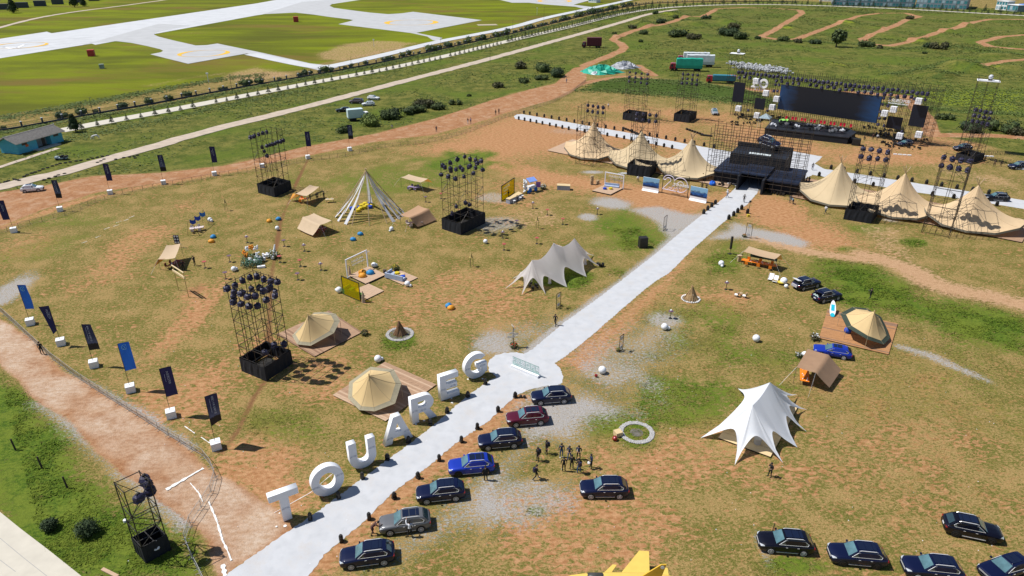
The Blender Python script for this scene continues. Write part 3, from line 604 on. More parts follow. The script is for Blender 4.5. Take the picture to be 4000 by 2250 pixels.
    pl = MB(); pl.box(-h - .005, 0, .72, .02, .44, .13); pl.build('number_plate', M_wht, t)
    xs_ = [(rf - .12, -.42), (-.46, -1.05), (-1.09, rr + .35)]
    for x0, x1 in xs_[:2 if not rails else 3]: sun_ = MB(); sun_.box((x0 + x1) / 2, 0, zt_ + .048, x0 - x1, b * 1.32, .02); sun_.build('sunroof', mat('sunroof_glass', (.006, .010, .030), .12, coat=1, amt=.1), t)
    if tailgate:
        tg = MB(); e = Vector((rr - .05, 0, zt_ - .03)); d = Vector((-.80, 0, .26 if tailgate == 'white' else .34))
        tg._add([e + Vector((0, -.62, 0)), e + Vector((0, .62, 0)), e + d + Vector((0, .66, 0)), e + d + Vector((0, -.66, 0)), e + Vector((0, -.62, -.06)), e + Vector((0, .62, -.06)), e + d + Vector((0, .66, -.09)), e + d + Vector((0, -.66, -.09))], [(0, 1, 2, 3), (7, 6, 5, 4), (0, 4, 5, 1), (1, 5, 6, 2), (2, 6, 7, 3), (3, 7, 4, 0)])
        tg.build('tailgate', M_wht if tailgate == 'white' else P, t)
        bo = MB(); bo.box(rb + .02, 0, belt + .02, .10, 1.3, .62); bo.build('boot_opening', M_rub, t)
        lg = MB(); 
        if tailgate == 'white': lg.box(-h - .02, .05, belt - .34, .34, 1.15, .42); lg.build('boot_board', mat('grey_blanket', (.40, .38, .42), .9, bump=.5), t)
        else:
            for i in range(5): lg.ball((rb - .02, -.42 + .2 * i, belt - .02 + .1 * (i % 2)), .15, 8, 5)
            lg.build('boot_flower', mat('pale_flowers', (.45, .62, .55), .8, amt=.5, sc=9), t)
    return t
SUV = car_proto('suv'); SUVD = car_proto('suv', rim=M_rimd)
WAG = car_proto('wagon_car', 4.87, 1.87, 1.50, 1.0, .12, -1.75, -2.28, .92, .99, 1.42, .345, rails=False)
VAN = car_proto('minivan', 5.1, 1.88, 1.80, 1.55, .85, -2.1, -2.45, 1.02, 1.12, 1.5, .34, rails=False)
CRO = car_proto('crossover_car', 4.5, 1.84, 1.62, .95, .2, -1.5, -2.1, 1.0, 1.08, 1.33, .35, rails=False)
TGW = car_proto('suv', tailgate='white'); TGD = car_proto('suv', tailgate='body')
def car(proto, x, y, rz, paint, label, group=None, z=0.0, cat='car', sub=None):
    s_ = {'paint_navy': PAINT[paint]}
    if sub: s_.update(sub)
    p = g(x, y); return put(proto, (p.x, p.y, z), R(rz), label, group, s_, cat=cat)
GR = 'SUVs parked in a slanted row beside the walkway'
# centre of each car on the ground (overview pixels); heading in degrees, 180 = nose to the left
for x, y, pr, pt, h_, lb in ((926,1408,SUV,'navy',190,'dark navy SUV nearest the camera in the row along the walkway'), (1020,1325,SUV,'grey',190,'grey SUV being wiped by a person in a white shirt'), (1109,1249,SUV,'navy',189,'dark navy SUV parked between the grey and the bright blue SUVs'),
        (1186,1182,SUVD,'blue',188,'bright blue SUV in the row along the walkway'), (1258,1118,SUV,'navy',188,'dark navy SUV between the bright blue and the maroon SUVs'), (1326,1061,SUV,'maroon',188,'maroon SUV in the row along the walkway'), (1386,1007,SUV,'navy',187,'dark navy SUV at the far end of the row, beside the walkway circle')):
    car(pr, x, y, h_, pt, lb, GR)
car(SUV, 1519, 1240, 180.5, 'navy', 'dark navy SUV standing alone in front of the group of people')
GP = 'dark SUVs parked at the lower right of the field'
car(SUV, 1972, 1377, 174, 'black', 'black SUV with its far front door standing open', GP); car(SUVD, 2152, 1408, 173, 'navy', 'dark SUV with black rims between the open-door SUV and its right neighbour', GP)
car(SUV, 2340, 1442, 172, 'navy', 'dark SUV cut by the bottom edge, third in the lower right row', GP); car(WAG, 2524, 1440, 196, 'navy', 'dark car with a hazy blue windscreen at the bottom right edge', GP); car(SUVD, 2440, 1342, -18, 'black', 'black SUV facing right, apart above the lower right row', GP)
dm = MB(); dm._add([(0, 0, .35), (1.0, 0, .35), (1.0, 0, 1.0), (.5, 0, 1.55), (0, 0, 1.05), (0, .05, .35), (1.0, .05, .35), (1.0, .05, 1.0), (.5, .05, 1.55), (0, .05, 1.05)], [(0, 1, 2, 3, 4), (9, 8, 7, 6, 5), (0, 5, 6, 1), (1, 6, 7, 2), (2, 7, 8, 3), (3, 8, 9, 4), (4, 9, 5, 0)])
_open = [o for o in COL.objects if o.get('label', '').startswith('black SUV with its far front')][0]
_d = dm.build('open_door', PAINT['black'], _open); _d.location = (.95, -.98, 0); _d.rotation_euler = (0, 0, R(-118)); COL.objects.link(_d)
car(WAG, 2092, 893, 160, 'blue', 'bright blue estate car behind the brown tarp tent')
car(TGW, 2027, 722, 23, 'navy', 'dark SUV with its white-lined tailgate open beside the deck chairs'); car(TGD, 2078, 753, 21, 'navy', 'dark SUV with flowers heaped in its open boot')
car(CRO, 83, 481, 20, 'white', 'white coupe-styled car parked on the dirt road by the left edge')
car(VAN, 897, 260, 176, 'bronze', 'dark bronze minivan parked beside the white cars'); car(CRO, 940, 251, -14, 'white', 'white car at the back of the parked group', 'white cars parked by the old road')
car(CRO, 927, 266, 194, 'white', 'white car with dark roof rails in front of the other white car', 'white cars parked by the old road'); car(WAG, 864, 281, 190, 'black', 'black saloon at the front left of the parked group')
car(SUV, 1797, 287, 262, 'silver', 'silver pickup-like SUV facing the camera beside the scaffold tower'); car(SUVD, 2420, 378, 188, 'navy', 'dark blue car parked behind the right speaker scaffold')
car(SUV, 2560, 424, 190, 'navy', 'dark blue SUV cut by the right edge behind the tents'); car(SUVD, 2505, 504, 172, 'black', 'black car on the white strip behind the right end tent')
car(WAG, 2275, 366, 200, 'navy', 'dark car under the stage scaffold among equipment')
# display car lifted on the gate
_dc = car(SUV, 1922, 372, -40, 'navy', 'dark SUV displayed tilted on top of the entrance gate'); 
# ------------------------------------------------------------------ trucks
def truck(name, cab_m, box, label, rz, x, y, L=7.2, Hh=2.6, kind='box', cabL=1.9, wheels=3, rib=False, sc=1.0):
    t = empty(name, label, 'truck', loc=g(x, y), rz=R(rz)); w = 1.2; t.scale = (sc,) * 3
    ch = MB(); ch.box(0, 0, .75, L, .9, .22); ch.build('chassis', M_rub, t)
    cb = MB(); x0 = L / 2
    cb._add([(x0, y_, z_) for y_, z_ in ((-w * .95, .5), (w * .95, .5), (w * .95, 1.35), (-w * .95, 1.35))] + [(x0 - .35, y_, 2.35) for y_ in (-w * .85, w * .85)] + [(x0 - cabL, y_, z_) for y_, z_ in ((-w * .95, .5), (w * .95, .5), (w * .88, 2.45), (-w * .88, 2.45))] + [(x0 - .7, y_, 2.48) for y_ in (-w * .85, w * .85)],
        [(0, 1, 2, 3), (3, 2, 5, 4), (4, 5, 11, 10), (10, 11, 8, 9), (6, 9, 8, 7), (1, 7, 8, 11, 5, 2), (0, 3, 4, 10, 9, 6), (0, 6, 7, 1)])
    cb.build('cab', cab_m, t)
    ws = MB(); ws._add([(x0 - .02, -w * .85, 1.45), (x0 - .02, w * .85, 1.45), (x0 - .30, w * .78, 2.25), (x0 - .30, -w * .78, 2.25)], [(0, 1, 2, 3)])
    for i, v in enumerate(ws.v): ws.v[i] = (v[0] + .05, v[1], v[2])
    ws.build('windscreen', M_glass, t)
    for sg in (1, -1):
        sw = MB(); sw._add([(x0 - .25, sg * (w * .95 + .01), 1.4), (x0 - 1.1, sg * (w * .95 + .01), 1.4), (x0 - 1.1, sg * (w * .90 + .01), 2.15), (x0 - .48, sg * (w * .90 + .01), 2.15)], [(0, 1, 2, 3)]); sw.build('side_window', M_glass, t)
        for i in range(wheels):
            xx = [L / 2 - 1.0, -L / 2 + 1.0, -L / 2 + 2.1, L / 2 - 2.2][i]; wh = MB(); wh.bar((xx, sg * .85, .48), (xx, sg * 1.18, .48), .48, 16); wh.build('wheel', M_rub, t)
    bx = MB(); bl = L - cabL - .25; cx = -L / 2 + bl / 2
    if kind == 'box':
        bx.box(cx, 0, 1.0 + Hh / 2, bl, 2.4, Hh)
        if rib:
            for i in range(int(bl / .35)): 
                for sg in (1, -1): bx.box(-L / 2 + .2 + i * .35, sg * 1.215, 1.0 + Hh / 2, .10, .05, Hh * .94)
    else:                                # tarpaulin over hoops: uneven top
        P = []
        for i in range(13):
            xx = -L / 2 + bl * i / 12; j = random.uniform(-.12, .12); P.append([(xx, -1.25, .95), (xx, -1.27, 1.9 + j), (xx, -1.12, 1.05 + Hh + j * .5), (xx, -.4, 1.2 + Hh + j), (xx, .4, 1.2 + Hh - j), (xx, 1.12, 1.05 + Hh + j), (xx, 1.27, 1.9), (xx, 1.25, .95)])
        bx.grid(P); bx.f += [tuple(range(8)), tuple(range(12 * 8, 13 * 8))[::-1]]; bx.mi += [0, 0]
    bx.build('cargo_box' if kind == 'box' else 'tarpaulin', box, t)
    if kind == 'box':
        for i in (0, 1):
            dr = MB(); dr.box(-L / 2 - .02, (-.59, .59)[i], 1.0 + Hh / 2, .05, 1.12, Hh * .92); dr.build('rear_door', box, t)
        if name == 'box_truck':
            vt = MB(); 
            for i in range(2):
                for j in range(3): vt.box(-L / 2 + 1.3 + i * 1.7, 1.22, 1.5 + j * .75, .8, .04, .28)
            vt.build('vent', mat('vent_grey', (.35, .42, .45), .5), t)
    link(t); return t
M_teal = mat('teal_tarpaulin', (.020, .36, .25), .45, amt=.25, sc=.8, bump=.5); M_maroon = mat('maroon_sheet', (.115, .012, .030), .5, amt=.15)
M_redcab = mat('red_cab_paint', (.36, .015, .03), .35, coat=.5); M_whtarp = mat('white_tarpaulin', (.60, .64, .66), .5, amt=.2, sc=.7, bump=.5)
M_palebox = mat('pale_blue_box', (.56, .68, .70), .5, amt=.06)
truck('box_truck', M_wht, M_palebox, 'pale blue-white box truck parked behind the bushes', 24, 903, 302, 7.0, 2.7)
truck('cargo_truck', M_maroon, M_maroon, 'maroon box truck alone on the grass by the clay road', 176, 1488, 120, 8.6, 3.3, rib=True, sc=1.25)
truck('tarp_truck', M_redcab, M_teal, 'red truck with its load under a teal tarpaulin', 172, 1724, 178, 10.6, 2.9, 'tarp', wheels=4, sc=1.35)
truck('tarp_truck', M_redcab, M_whtarp, 'truck with a white tarpaulin behind the teal one', 171, 1752, 168, 11.4, 2.9, 'tarp', wheels=4, sc=1.35)
truck('tarp_truck', M_redcab, M_whtarp, 'farthest tarpaulin-covered truck of the three', 171, 1742, 159, 11, 2.6, 'tarp', wheels=3, sc=1.35)
_ft = truck('flatbed_truck', M_redcab, mat('turquoise_cargo', (.03, .20, .27), .5, amt=.3), 'red truck with turquoise cargo and a pink sheet beside the stage', 170, 1812, 209, 9.6, 1.7, wheels=3, sc=1.2)
pk = MB(); P = []
for i in range(6): P.append([(-4.6 + i * .6, -1.3, .3 + .1 * (i % 2)), (-4.7 + i * .55, -1.28, 1.6), (-4.9 + i * .5, -1.0, 2.66 + .1 * (i % 2)), (-5.1 + i * .4, 1.3, 2.6)])
pk.grid(P); o_ = pk.build('pink_sheet', mat('pink_sheet', (.55, .05, .13), .6, amt=.4, sc=2), _ft); COL.objects.link(o_)
# heaps of tarpaulin
def heap(x, y, rx, ry, h_, m, label, extra=None):
    c = g(x, y); mb = MB(); n, m_ = 18, 7
    P = []
    for j in range(m_ + 1):
        rr_ = j / m_; row = []
        for i in range(n + 1):
            a = 2 * math.pi * (i % n) / n; jit = math.sin(a * 3 + j) * .12 + math.sin(a * 7 + j * 2.1) * .07
            row.append((c.x + rx * rr_ * math.cos(a) * (1 + jit * rr_), c.y + ry * rr_ * math.sin(a) * (1 + jit * rr_), h_ * (1 - rr_ ** 2.2) * (1 + .5 * math.sin(a * 5 + j * 1.7)) + .03))
        P.append(row)
    mb.grid(P); return single('tarpaulin_heap', mb, m, label, 'tarpaulin')
heap(1513, 182, 9.5, 7, 2.3, M_teal, 'heap of crumpled teal tarpaulin beside the clay road')
heap(1571, 170, 7, 5, 2.0, mat('grey_tarpaulin', (.30, .31, .34), .6, amt=.8, sc=.6, bump=.6), 'heap of dark and white tarpaulin behind the teal heap')
heap(1497, 187, 2.2, 1.6, .9, M_whtarp, 'small white sack heap at the edge of the teal tarpaulin')
# off-road buggy near the hut
t = empty('utility_buggy', 'small dark open utility buggy with roll cage near the blue hut', 'buggy', loc=g(156, 402), rz=R(186))
mb = MB(); mb.box(0, 0, .55, 2.9, 1.3, .3, tp=.95); mb.box(1.1, 0, .82, .9, 1.2, .3, tp=.8); mb.build('body', mat('buggy_white', (.35, .42, .45), .4), t)
mb = MB(); mb.box(-.2, .33, .95, .5, .5, .5); mb.box(-.2, -.33, .95, .5, .5, .5); mb.box(-1.1, 0, .9, .8, 1.2, .3); mb.build('seat', M_rub, t)
for sg in (1, -1):
    mb = MB(); mb.path([(.8, sg * .6, .8), (.35, sg * .55, 1.75), (-.9, sg * .55, 1.75), (-1.3, sg * .6, .9)], .035); mb.build('roll_bar', M_black, t)
    for xx in (.95, -.95): mb = MB(); mb.bar((xx, sg * .5, .32), (xx, sg * .75, .32), .32, 12); mb.build('wheel', M_rub, t)
mb = MB(); mb.bar((.35, -.55, 1.75), (.35, .55, 1.75), .035); mb.bar((-.9, -.55, 1.75), (-.9, .55, 1.75), .035); mb.build('roll_bar', M_black, t); link(t)
# ------------------------------------------------------------------ people
M_skin = mat('skin', (.42, .25, .17), .6, amt=.08)
CL = {'black': (.012, .012, .014), 'navy': (.02, .03, .07), 'white': (.72, .73, .76), 'grey': (.25, .26, .28), 'blue': (.06, .12, .25), 'lblue': (.20, .36, .48), 'brown': (.08, .035, .03), 'purple': (.28, .22, .36), 'skin': (.42, .25, .17)}
CM = {q: mat('cloth_' + q, v, .85, amt=.2, sc=6) for q, v in CL.items()}
M_hair = mat('hair', (.010, .008, .007), .6); M_shoe = mat('shoe', (.03, .03, .03), .7); M_shoew = mat('shoe_white', (.65, .65, .66), .7)
POSES = {
 'stand': dict(pel=(0, 0, .93), chest=(.01, 0, 1.28), neck=(.0, 0, 1.47), head=(.03, 0, 1.63), lsh=(0, .19, 1.41), lel=(-.02, .25, 1.13), lwr=(.06, .25, .88), rsh=(0, -.19, 1.41), rel=(-.02, -.25, 1.13), rwr=(.06, -.25, .88), lhp=(0, .09, .90), lkn=(.01, .11, .49), lan=(-.02, .12, .08), rhp=(0, -.09, .90), rkn=(.02, -.11, .49), ran=(0, -.13, .08)),
 'walk': dict(pel=(0, 0, .91), chest=(.03, 0, 1.27), neck=(.04, 0, 1.46), head=(.08, 0, 1.61), lsh=(.03, .19, 1.40), lel=(-.10, .24, 1.15), lwr=(-.04, .24, .92), rsh=(.03, -.19, 1.40), rel=(.10, -.24, 1.14), rwr=(.27, -.22, 1.0), lhp=(0, .09, .88), lkn=(.20, .10, .51), lan=(.26, .10, .10), rhp=(0, -.09, .88), rkn=(-.04, -.10, .47), ran=(-.36, -.10, .14)),
 'talk': dict(pel=(0, 0, .93), chest=(.01, 0, 1.28), neck=(.0, 0, 1.47), head=(.05, 0, 1.62), lsh=(0, .19, 1.41), lel=(.02, .26, 1.15), lwr=(.25, .12, 1.12), rsh=(0, -.19, 1.41), rel=(.02, -.26, 1.15), rwr=(.24, -.10, 1.16), lhp=(0, .09, .90), lkn=(.02, .13, .49), lan=(-.02, .15, .08), rhp=(0, -.09, .90), rkn=(.02, -.12, .49), ran=(.04, -.15, .08)),
 'bend': dict(pel=(-.10, 0, .86), chest=(.20, 0, 1.08), neck=(.34, 0, 1.19), head=(.46, 0, 1.26), lsh=(.28, .19, 1.16), lel=(.42, .22, .96), lwr=(.62, .16, .88), rsh=(.28, -.19, 1.16), rel=(.45, -.22, 1.0), rwr=(.66, -.14, .98), lhp=(-.10, .09, .83), lkn=(.08, .12, .46), lan=(-.08, .13, .08), rhp=(-.10, -.09, .83), rkn=(.0, -.12, .46), ran=(-.22, -.14, .08)),
 'reach': dict(pel=(0, 0, .93), chest=(.03, 0, 1.29), neck=(.04, 0, 1.48), head=(.08, 0, 1.63), lsh=(.03, .19, 1.42), lel=(.18, .24, 1.62), lwr=(.40, .18, 1.72), rsh=(.03, -.19, 1.42), rel=(.0, -.26, 1.15), rwr=(.15, -.24, .95), lhp=(0, .09, .90), lkn=(.06, .13, .49), lan=(.02, .18, .08), rhp=(0, -.09, .90), rkn=(-.05, -.12, .49), ran=(-.22, -.17, .09)),
 'crouch': dict(pel=(-.10, 0, .36), chest=(.05, 0, .66), neck=(.12, 0, .83), head=(.20, 0, .97), lsh=(.10, .19, .78), lel=(.24, .24, .58), lwr=(.40, .14, .50), rsh=(.10, -.19, .78), rel=(.24, -.24, .58), rwr=(.40, -.14, .52), lhp=(-.10, .09, .36), lkn=(.26, .16, .44), lan=(.06, .15, .08), rhp=(-.10, -.09, .36), rkn=(.24, -.16, .46), ran=(.02, -.16, .08)),
 'sit': dict(pel=(0, 0, .50), chest=(.06, 0, .84), neck=(.10, 0, 1.02), head=(.16, 0, 1.16), lsh=(.08, .19, .96), lel=(.18, .24, .72), lwr=(.36, .14, .66), rsh=(.08, -.19, .96), rel=(.18, -.24, .72), rwr=(.36, -.14, .66), lhp=(0, .09, .48), lkn=(.42, .13, .50), lan=(.40, .13, .08), rhp=(0, -.09, .48), rkn=(.42, -.13, .50), ran=(.46, -.13, .08)),
}
def person_proto(pose):
    J = {a: Vector(b) for a, b in POSES[pose].items()}
    V, E, Rd, Tg = [], [], [], []
    def add(p, r, t, par=None):
        V.append(tuple(p)); Rd.append(r); Tg.append(t)
        if par is not None: E.append((par, len(V) - 1))
        return len(V) - 1
    pel = add(J['pel'], (.125, .155), 2); wa = add(J['pel'].lerp(J['chest'], .45), (.105, .14), 1, pel); ch = add(J['chest'], (.12, .17), 1, wa); nk0 = add(J['chest'].lerp(J['neck'], .72), (.09, .12), 1, ch); nk = add(J['neck'], (.056, .056), 0, nk0)
    hd = J['head']; up = (hd - J['neck']).normalized()
    h1 = add(J['neck'] + up * .075, (.07, .066), 0, nk); h2 = add(hd + up * .01, (.098, .080), 0, h1); h3 = add(hd + up * .085, (.085, .072), 0, h2)
    F = Vector((1, 0, 0))
    for s_ in ('l', 'r'):
        sh = add(J[s_ + 'sh'], (.068, .064), 1, nk0); el = add(J[s_ + 'el'], (.044, .044), 1, sh); w_ = add(J[s_ + 'wr'], (.030, .030), 0, el)
        d = (J[s_ + 'wr'] - J[s_ + 'el']).normalized(); pm = add(J[s_ + 'wr'] + d * .06, (.028, .040), 0, w_)
        sd_ = d.cross(Vector((0, 1 if s_ == 'l' else -1, 0)).cross(d)).normalized() if abs(d.y) < .9 else Vector((1, 0, 0))
        lat = d.cross(Vector((0, 1, 0))).normalized()
        for i, (ln, o_) in enumerate(((.070, -.030), (.080, -.010), (.074, .011), (.056, .031))):
            a = add(J[s_ + 'wr'] + d * .095 + lat * o_, (.0095, .0095), 0, pm); add(J[s_ + 'wr'] + d * (.095 + ln * .8) + lat * o_ * 1.2 + Vector((0, -.014 if s_ == 'l' else .014, 0)), (.0075, .0075), 0, a)
        a = add(J[s_ + 'wr'] + d * .045 - lat * .045, (.011, .011), 0, w_); add(J[s_ + 'wr'] + d * .085 - lat * .062, (.009, .009), 0, a)
        hp = add(J[s_ + 'hp'], (.092, .088), 2, pel); kn = add(J[s_ + 'kn'], (.058, .058), 2, hp); an = add(J[s_ + 'an'], (.042, .042), 2, kn)
        he = add(J[s_ + 'an'] + Vector((.04, 0, -.03)), (.040, .042), 3, an); add(J[s_ + 'an'] + Vector((.17, 0, -.048)), (.030, .040), 3, he)
    me = bpy.data.meshes.new('sk'); me.from_pydata(V, E, []); me.update(); me.validate()
    o = bpy.data.objects.new('sk', me); COL.objects.link(o)
    md = o.modifiers.new('s', 'SKIN'); md.branch_smoothing = .3; md.use_smooth_shade = True
    sv = me.skin_vertices[0].data
    for i, (a, b) in enumerate(Rd): sv[i].radius = (a, b); sv[i].use_root = (i == 0)
    o.modifiers.new('u', 'SUBSURF').levels = 1
    bpy.context.view_layer.update(); m2 = bpy.data.meshes.new_from_object(o.evaluated_get(DG())); bpy.data.objects.remove(o); m2.name = 'body'
    nv = len(m2.vertices); co = np.zeros(nv * 3, np.float32); m2.vertices.foreach_get('co', co); co = co.reshape(-1, 3)
    m2.materials.clear()
    for q in (M_skin, CM['black'], CM['navy'], M_shoe): m2.materials.append(q)
    cen = np.array([tuple(p.center) for p in m2.polygons])
    best = np.full(len(cen), 9.0); mi = np.zeros(len(cen), int)
    Va = np.array(V)
    for a, b in E:
        va, vb = Va[a], Va[b]; dv = vb - va; t_ = np.clip(((cen - va) @ dv) / (dv @ dv + 1e-9), 0, 1); dd_ = np.linalg.norm(cen - va - t_[:, None] * dv, axis=1) / (.5 * (Rd[a][0] + Rd[b][0]) + .02)
        tg_ = np.where((Tg[a] != Tg[b]) & (t_ > .5), Tg[b], Tg[a] if Tg[a] != 0 or Tg[b] == 0 else Tg[a])
        u = dd_ < best; best[u] = dd_[u]; mi[u] = tg_[u] if hasattr(tg_, '__len__') else tg_
    m2.polygons.foreach_set('material_index', mi.astype(np.int32)); m2.polygons.foreach_set('use_smooth', [True] * len(m2.polygons))
    t = ob('person', m2); tag(t, None, 'person')
    hr = MB(); hr.ball(hd + up * .045 - F * .018, .106, 12, 8, 1.02); hr.v = [v if (Vector(v) - hd).dot(F) < .055 or (Vector(v) - hd).dot(up) > .05 else tuple(Vector(v) - F * .06) for v in hr.v]
    hr.build('hair', M_hair, t, smooth=True)
    fa = MB(); fp = hd + F * .088; fa.box(*(fp + F * .008 - up * .012), .03, .022, .04, tp=.5); fa.build('nose', M_skin, t)
    ey = MB(); 
    for sy in (-.03, .03): ey.ball(hd + F * .085 + Vector((0, sy, 0)) + up * .018, .011, 6, 4)
    ey.build('eye', M_hair, t); mo = MB(); mo.box(*(hd + F * .086 - up * .045), .012, .04, .008); mo.build('mouth', CM['brown'], t)
    er = MB()
    for sy in (-.078, .078): er.ball(hd + Vector((0, sy, 0)), .022, 6, 4)
    er.build('ear', M_skin, t)
    return t
PP = {q: person_proto(q) for q in POSES}
def bag(t, J):
    c = Vector(J['chest']).lerp(Vector(J['pel']), .2) - Vector((.20, 0, 0)); b = MB(); b.box(c.x, c.y, c.z, .2, .30, .42, tp=.8); o = b.build('backpack', M_navyc, t); COL.objects.link(o)
def man(x, y, rz, pose, top, leg, label, bp=False, shoe=None, z=0.0, group=None, sc=1.0, hat=None, long_sleeve=False, P3=None):
    p = g(x, y) if P3 is None else Vector(P3); s_ = {'cloth_black': CM[top], 'cloth_navy': CM[leg]}
    if shoe == 'w': s_['shoe'] = M_shoew
    o = put(PP[pose], (p.x, p.y, p.z + z), R(rz), label, group, s_, (sc * 1.2, sc * 1.2, sc * 1.08), cat='person')
    if bp: bag(o, POSES[pose])
    if hat:
        h_ = Vector(POSES[pose]['head']); b = MB(); b.lathe([(.17, .045), (.115, .055), (.10, .14), (.02, .16)], 12, h_); q = b.build('hat', CM[hat], o); COL.objects.link(q)
    return o
GG = 'people in dark clothes standing on the grass'
for a in ((1375,1142,200,'stand','black','black','person in black standing at the back left of the group, arms down',True), (1353,1160,215,'stand','black','black','person in black with a backpack, left of the group, facing away',True), (1348,1205,20,'walk','black','black','person in black with a backpack walking in below the group',True),
        (1412,1150,280,'stand','navy','blue','person in dark jacket, pale jeans and white shoes at the back of the group',False), (1432,1156,250,'talk','navy','blue','person in dark top and jeans holding something at the middle of the group',False), (1455,1155,260,'talk','navy','black','person in dark shirt with a badge on the right back of the group',False),
        (1418,1185,95,'stand','black','black','person in a black suit seen from behind, front left of the group',False), (1438,1180,100,'talk','black','black','person in black seen from behind, front middle of the group',False), (1456,1189,110,'talk','black','blue','person in jeans with a black backpack, front of the group',True),
        (1487,1177,190,'talk','navy','black','person holding a white bag at the right end of the group',False)):
    man(a[0], a[1], a[2], a[3], a[4], a[5], a[6], a[7], 'w' if a[0] in (1412, 1348, 1455) else None, group=GG)
_wb = [o for o in COL.objects if o.get('label', '').startswith('person holding a white bag')][0]
b = MB(); b.ball((.32, .12, .82), .17, 8, 5, 1.1, .03); single('carrier_bag', b, M_wht, 'white carrier bag held by the person at the right end of the group', 'bag', loc=_wb.location, rz=_wb.rotation_euler.z)
man(1936,1199,200,'talk','black','black','person in black standing beyond the white star tent'); man(1397,818,250,'walk','black','black','person in black walking beside the walkway below the black frame')
man(939,1344,20,'bend','brown','brown','person in brown bending at the front of the grey SUV'); man(1032,1350,100,'reach','white','black','person in a white shirt wiping the grey SUV', shoe='w'); man(1222,1208,100,'stand','black','black','person in black standing behind the bright blue SUV')
man(107,891,100,'stand','black','black','person in black at the barrier by the dirt road', sc=1.05); man(491,668,170,'talk','black','black','person in black beside the pale tarp with the orange corner'); man(462,680,120,'stand','black','black','person in black in the shade under the pale tarp')
man(781,503,180,'stand','black','black','person in black under the tarp near the scaffold tower'); man(799,505,90,'stand','navy','black','person in navy in the middle under the tarp near the scaffold tower'); man(816,502,170,'stand','black','black','person in black at the right edge of the tarp near the scaffold tower')
man(1098,332,250,'stand','navy','navy','person standing alone on the dirt road by the fence'); man(1177,312,250,'stand','brown','white','person in white trousers on the dirt road', group=None); man(1184,311,250,'stand','purple','navy','person in a pale top beside the one in white trousers')
man(1247,290,250,'stand','black','black','left person in black of the pair by the road fence'); man(1255,287,250,'stand','brown','black','right person of the pair by the road fence, in brown'); man(987,322,260,'crouch','grey','grey','person in pale clothes crouching by the bushes')
man(1425,209,250,'stand','blue','blue','person in blue standing where the clay roads meet'); man(1530,273,250,'stand','white','black','person in a white shirt on the brown grass behind the white strip')
man(1301,512,180,'stand','black','black','person in black standing in front of the bar counter'); man(1279,498,0,'talk','black','black','person in black behind the bar counter'); man(1605,455,250,'sit','white','black','person in white bending on a stool by the black box')
man(1765,478,250,'stand','black','black','person in black standing behind the right picture board'); man(1776,481,250,'talk','black','black','person in dark clothes nearest the right picture board'); man(1767,455,240,'stand','black','black','person in black on the wooden deck by the gate')
man(1536,405,250,'stand','black','black','person in black with a white cap at the left tent opening', hat='white'); man(1829,497,200,'walk','white','blue','person in white and blue walking beside the walkway', hat='white'); man(1871,509,250,'walk','black','black','person in black walking on the walkway towards the gate')
man(2043,428,250,'walk','black','navy','person walking on the white strip right of the gate'); man(1987,511,250,'stand','navy','navy','person in navy at the right corner of the gate'); man(1994,513,200,'bend','lblue','navy','person in pale blue bending at the right corner of the gate'); man(2076,538,200,'walk','white','navy','person in a white shirt walking in front of the right tents')
man(2027,464,250,'stand','black','black','person in black in the gap between gate and tent'); man(2034,463,200,'talk','black','black','second person in black in the gap between gate and tent'); man(2475,408,250,'stand','black','black','person in black by the right speaker scaffold'); man(2500,419,250,'talk','black','black','person in black left of the pair by the far right fence'); man(2517,419,250,'stand','black','black','rightmost person in black of the pair by the far right fence')
man(2187,752,30,'walk','black','black','person in black walking on the green grass at the right', sc=1.0); man(2206,353,250,'stand','white','black','person in white at the right end of the stage'); man(2195,352,250,'stand','brown','black','person in brown at the right end of the stage'); man(2175,352,200,'crouch','black','black','person crouching beside the speaker on the ground')
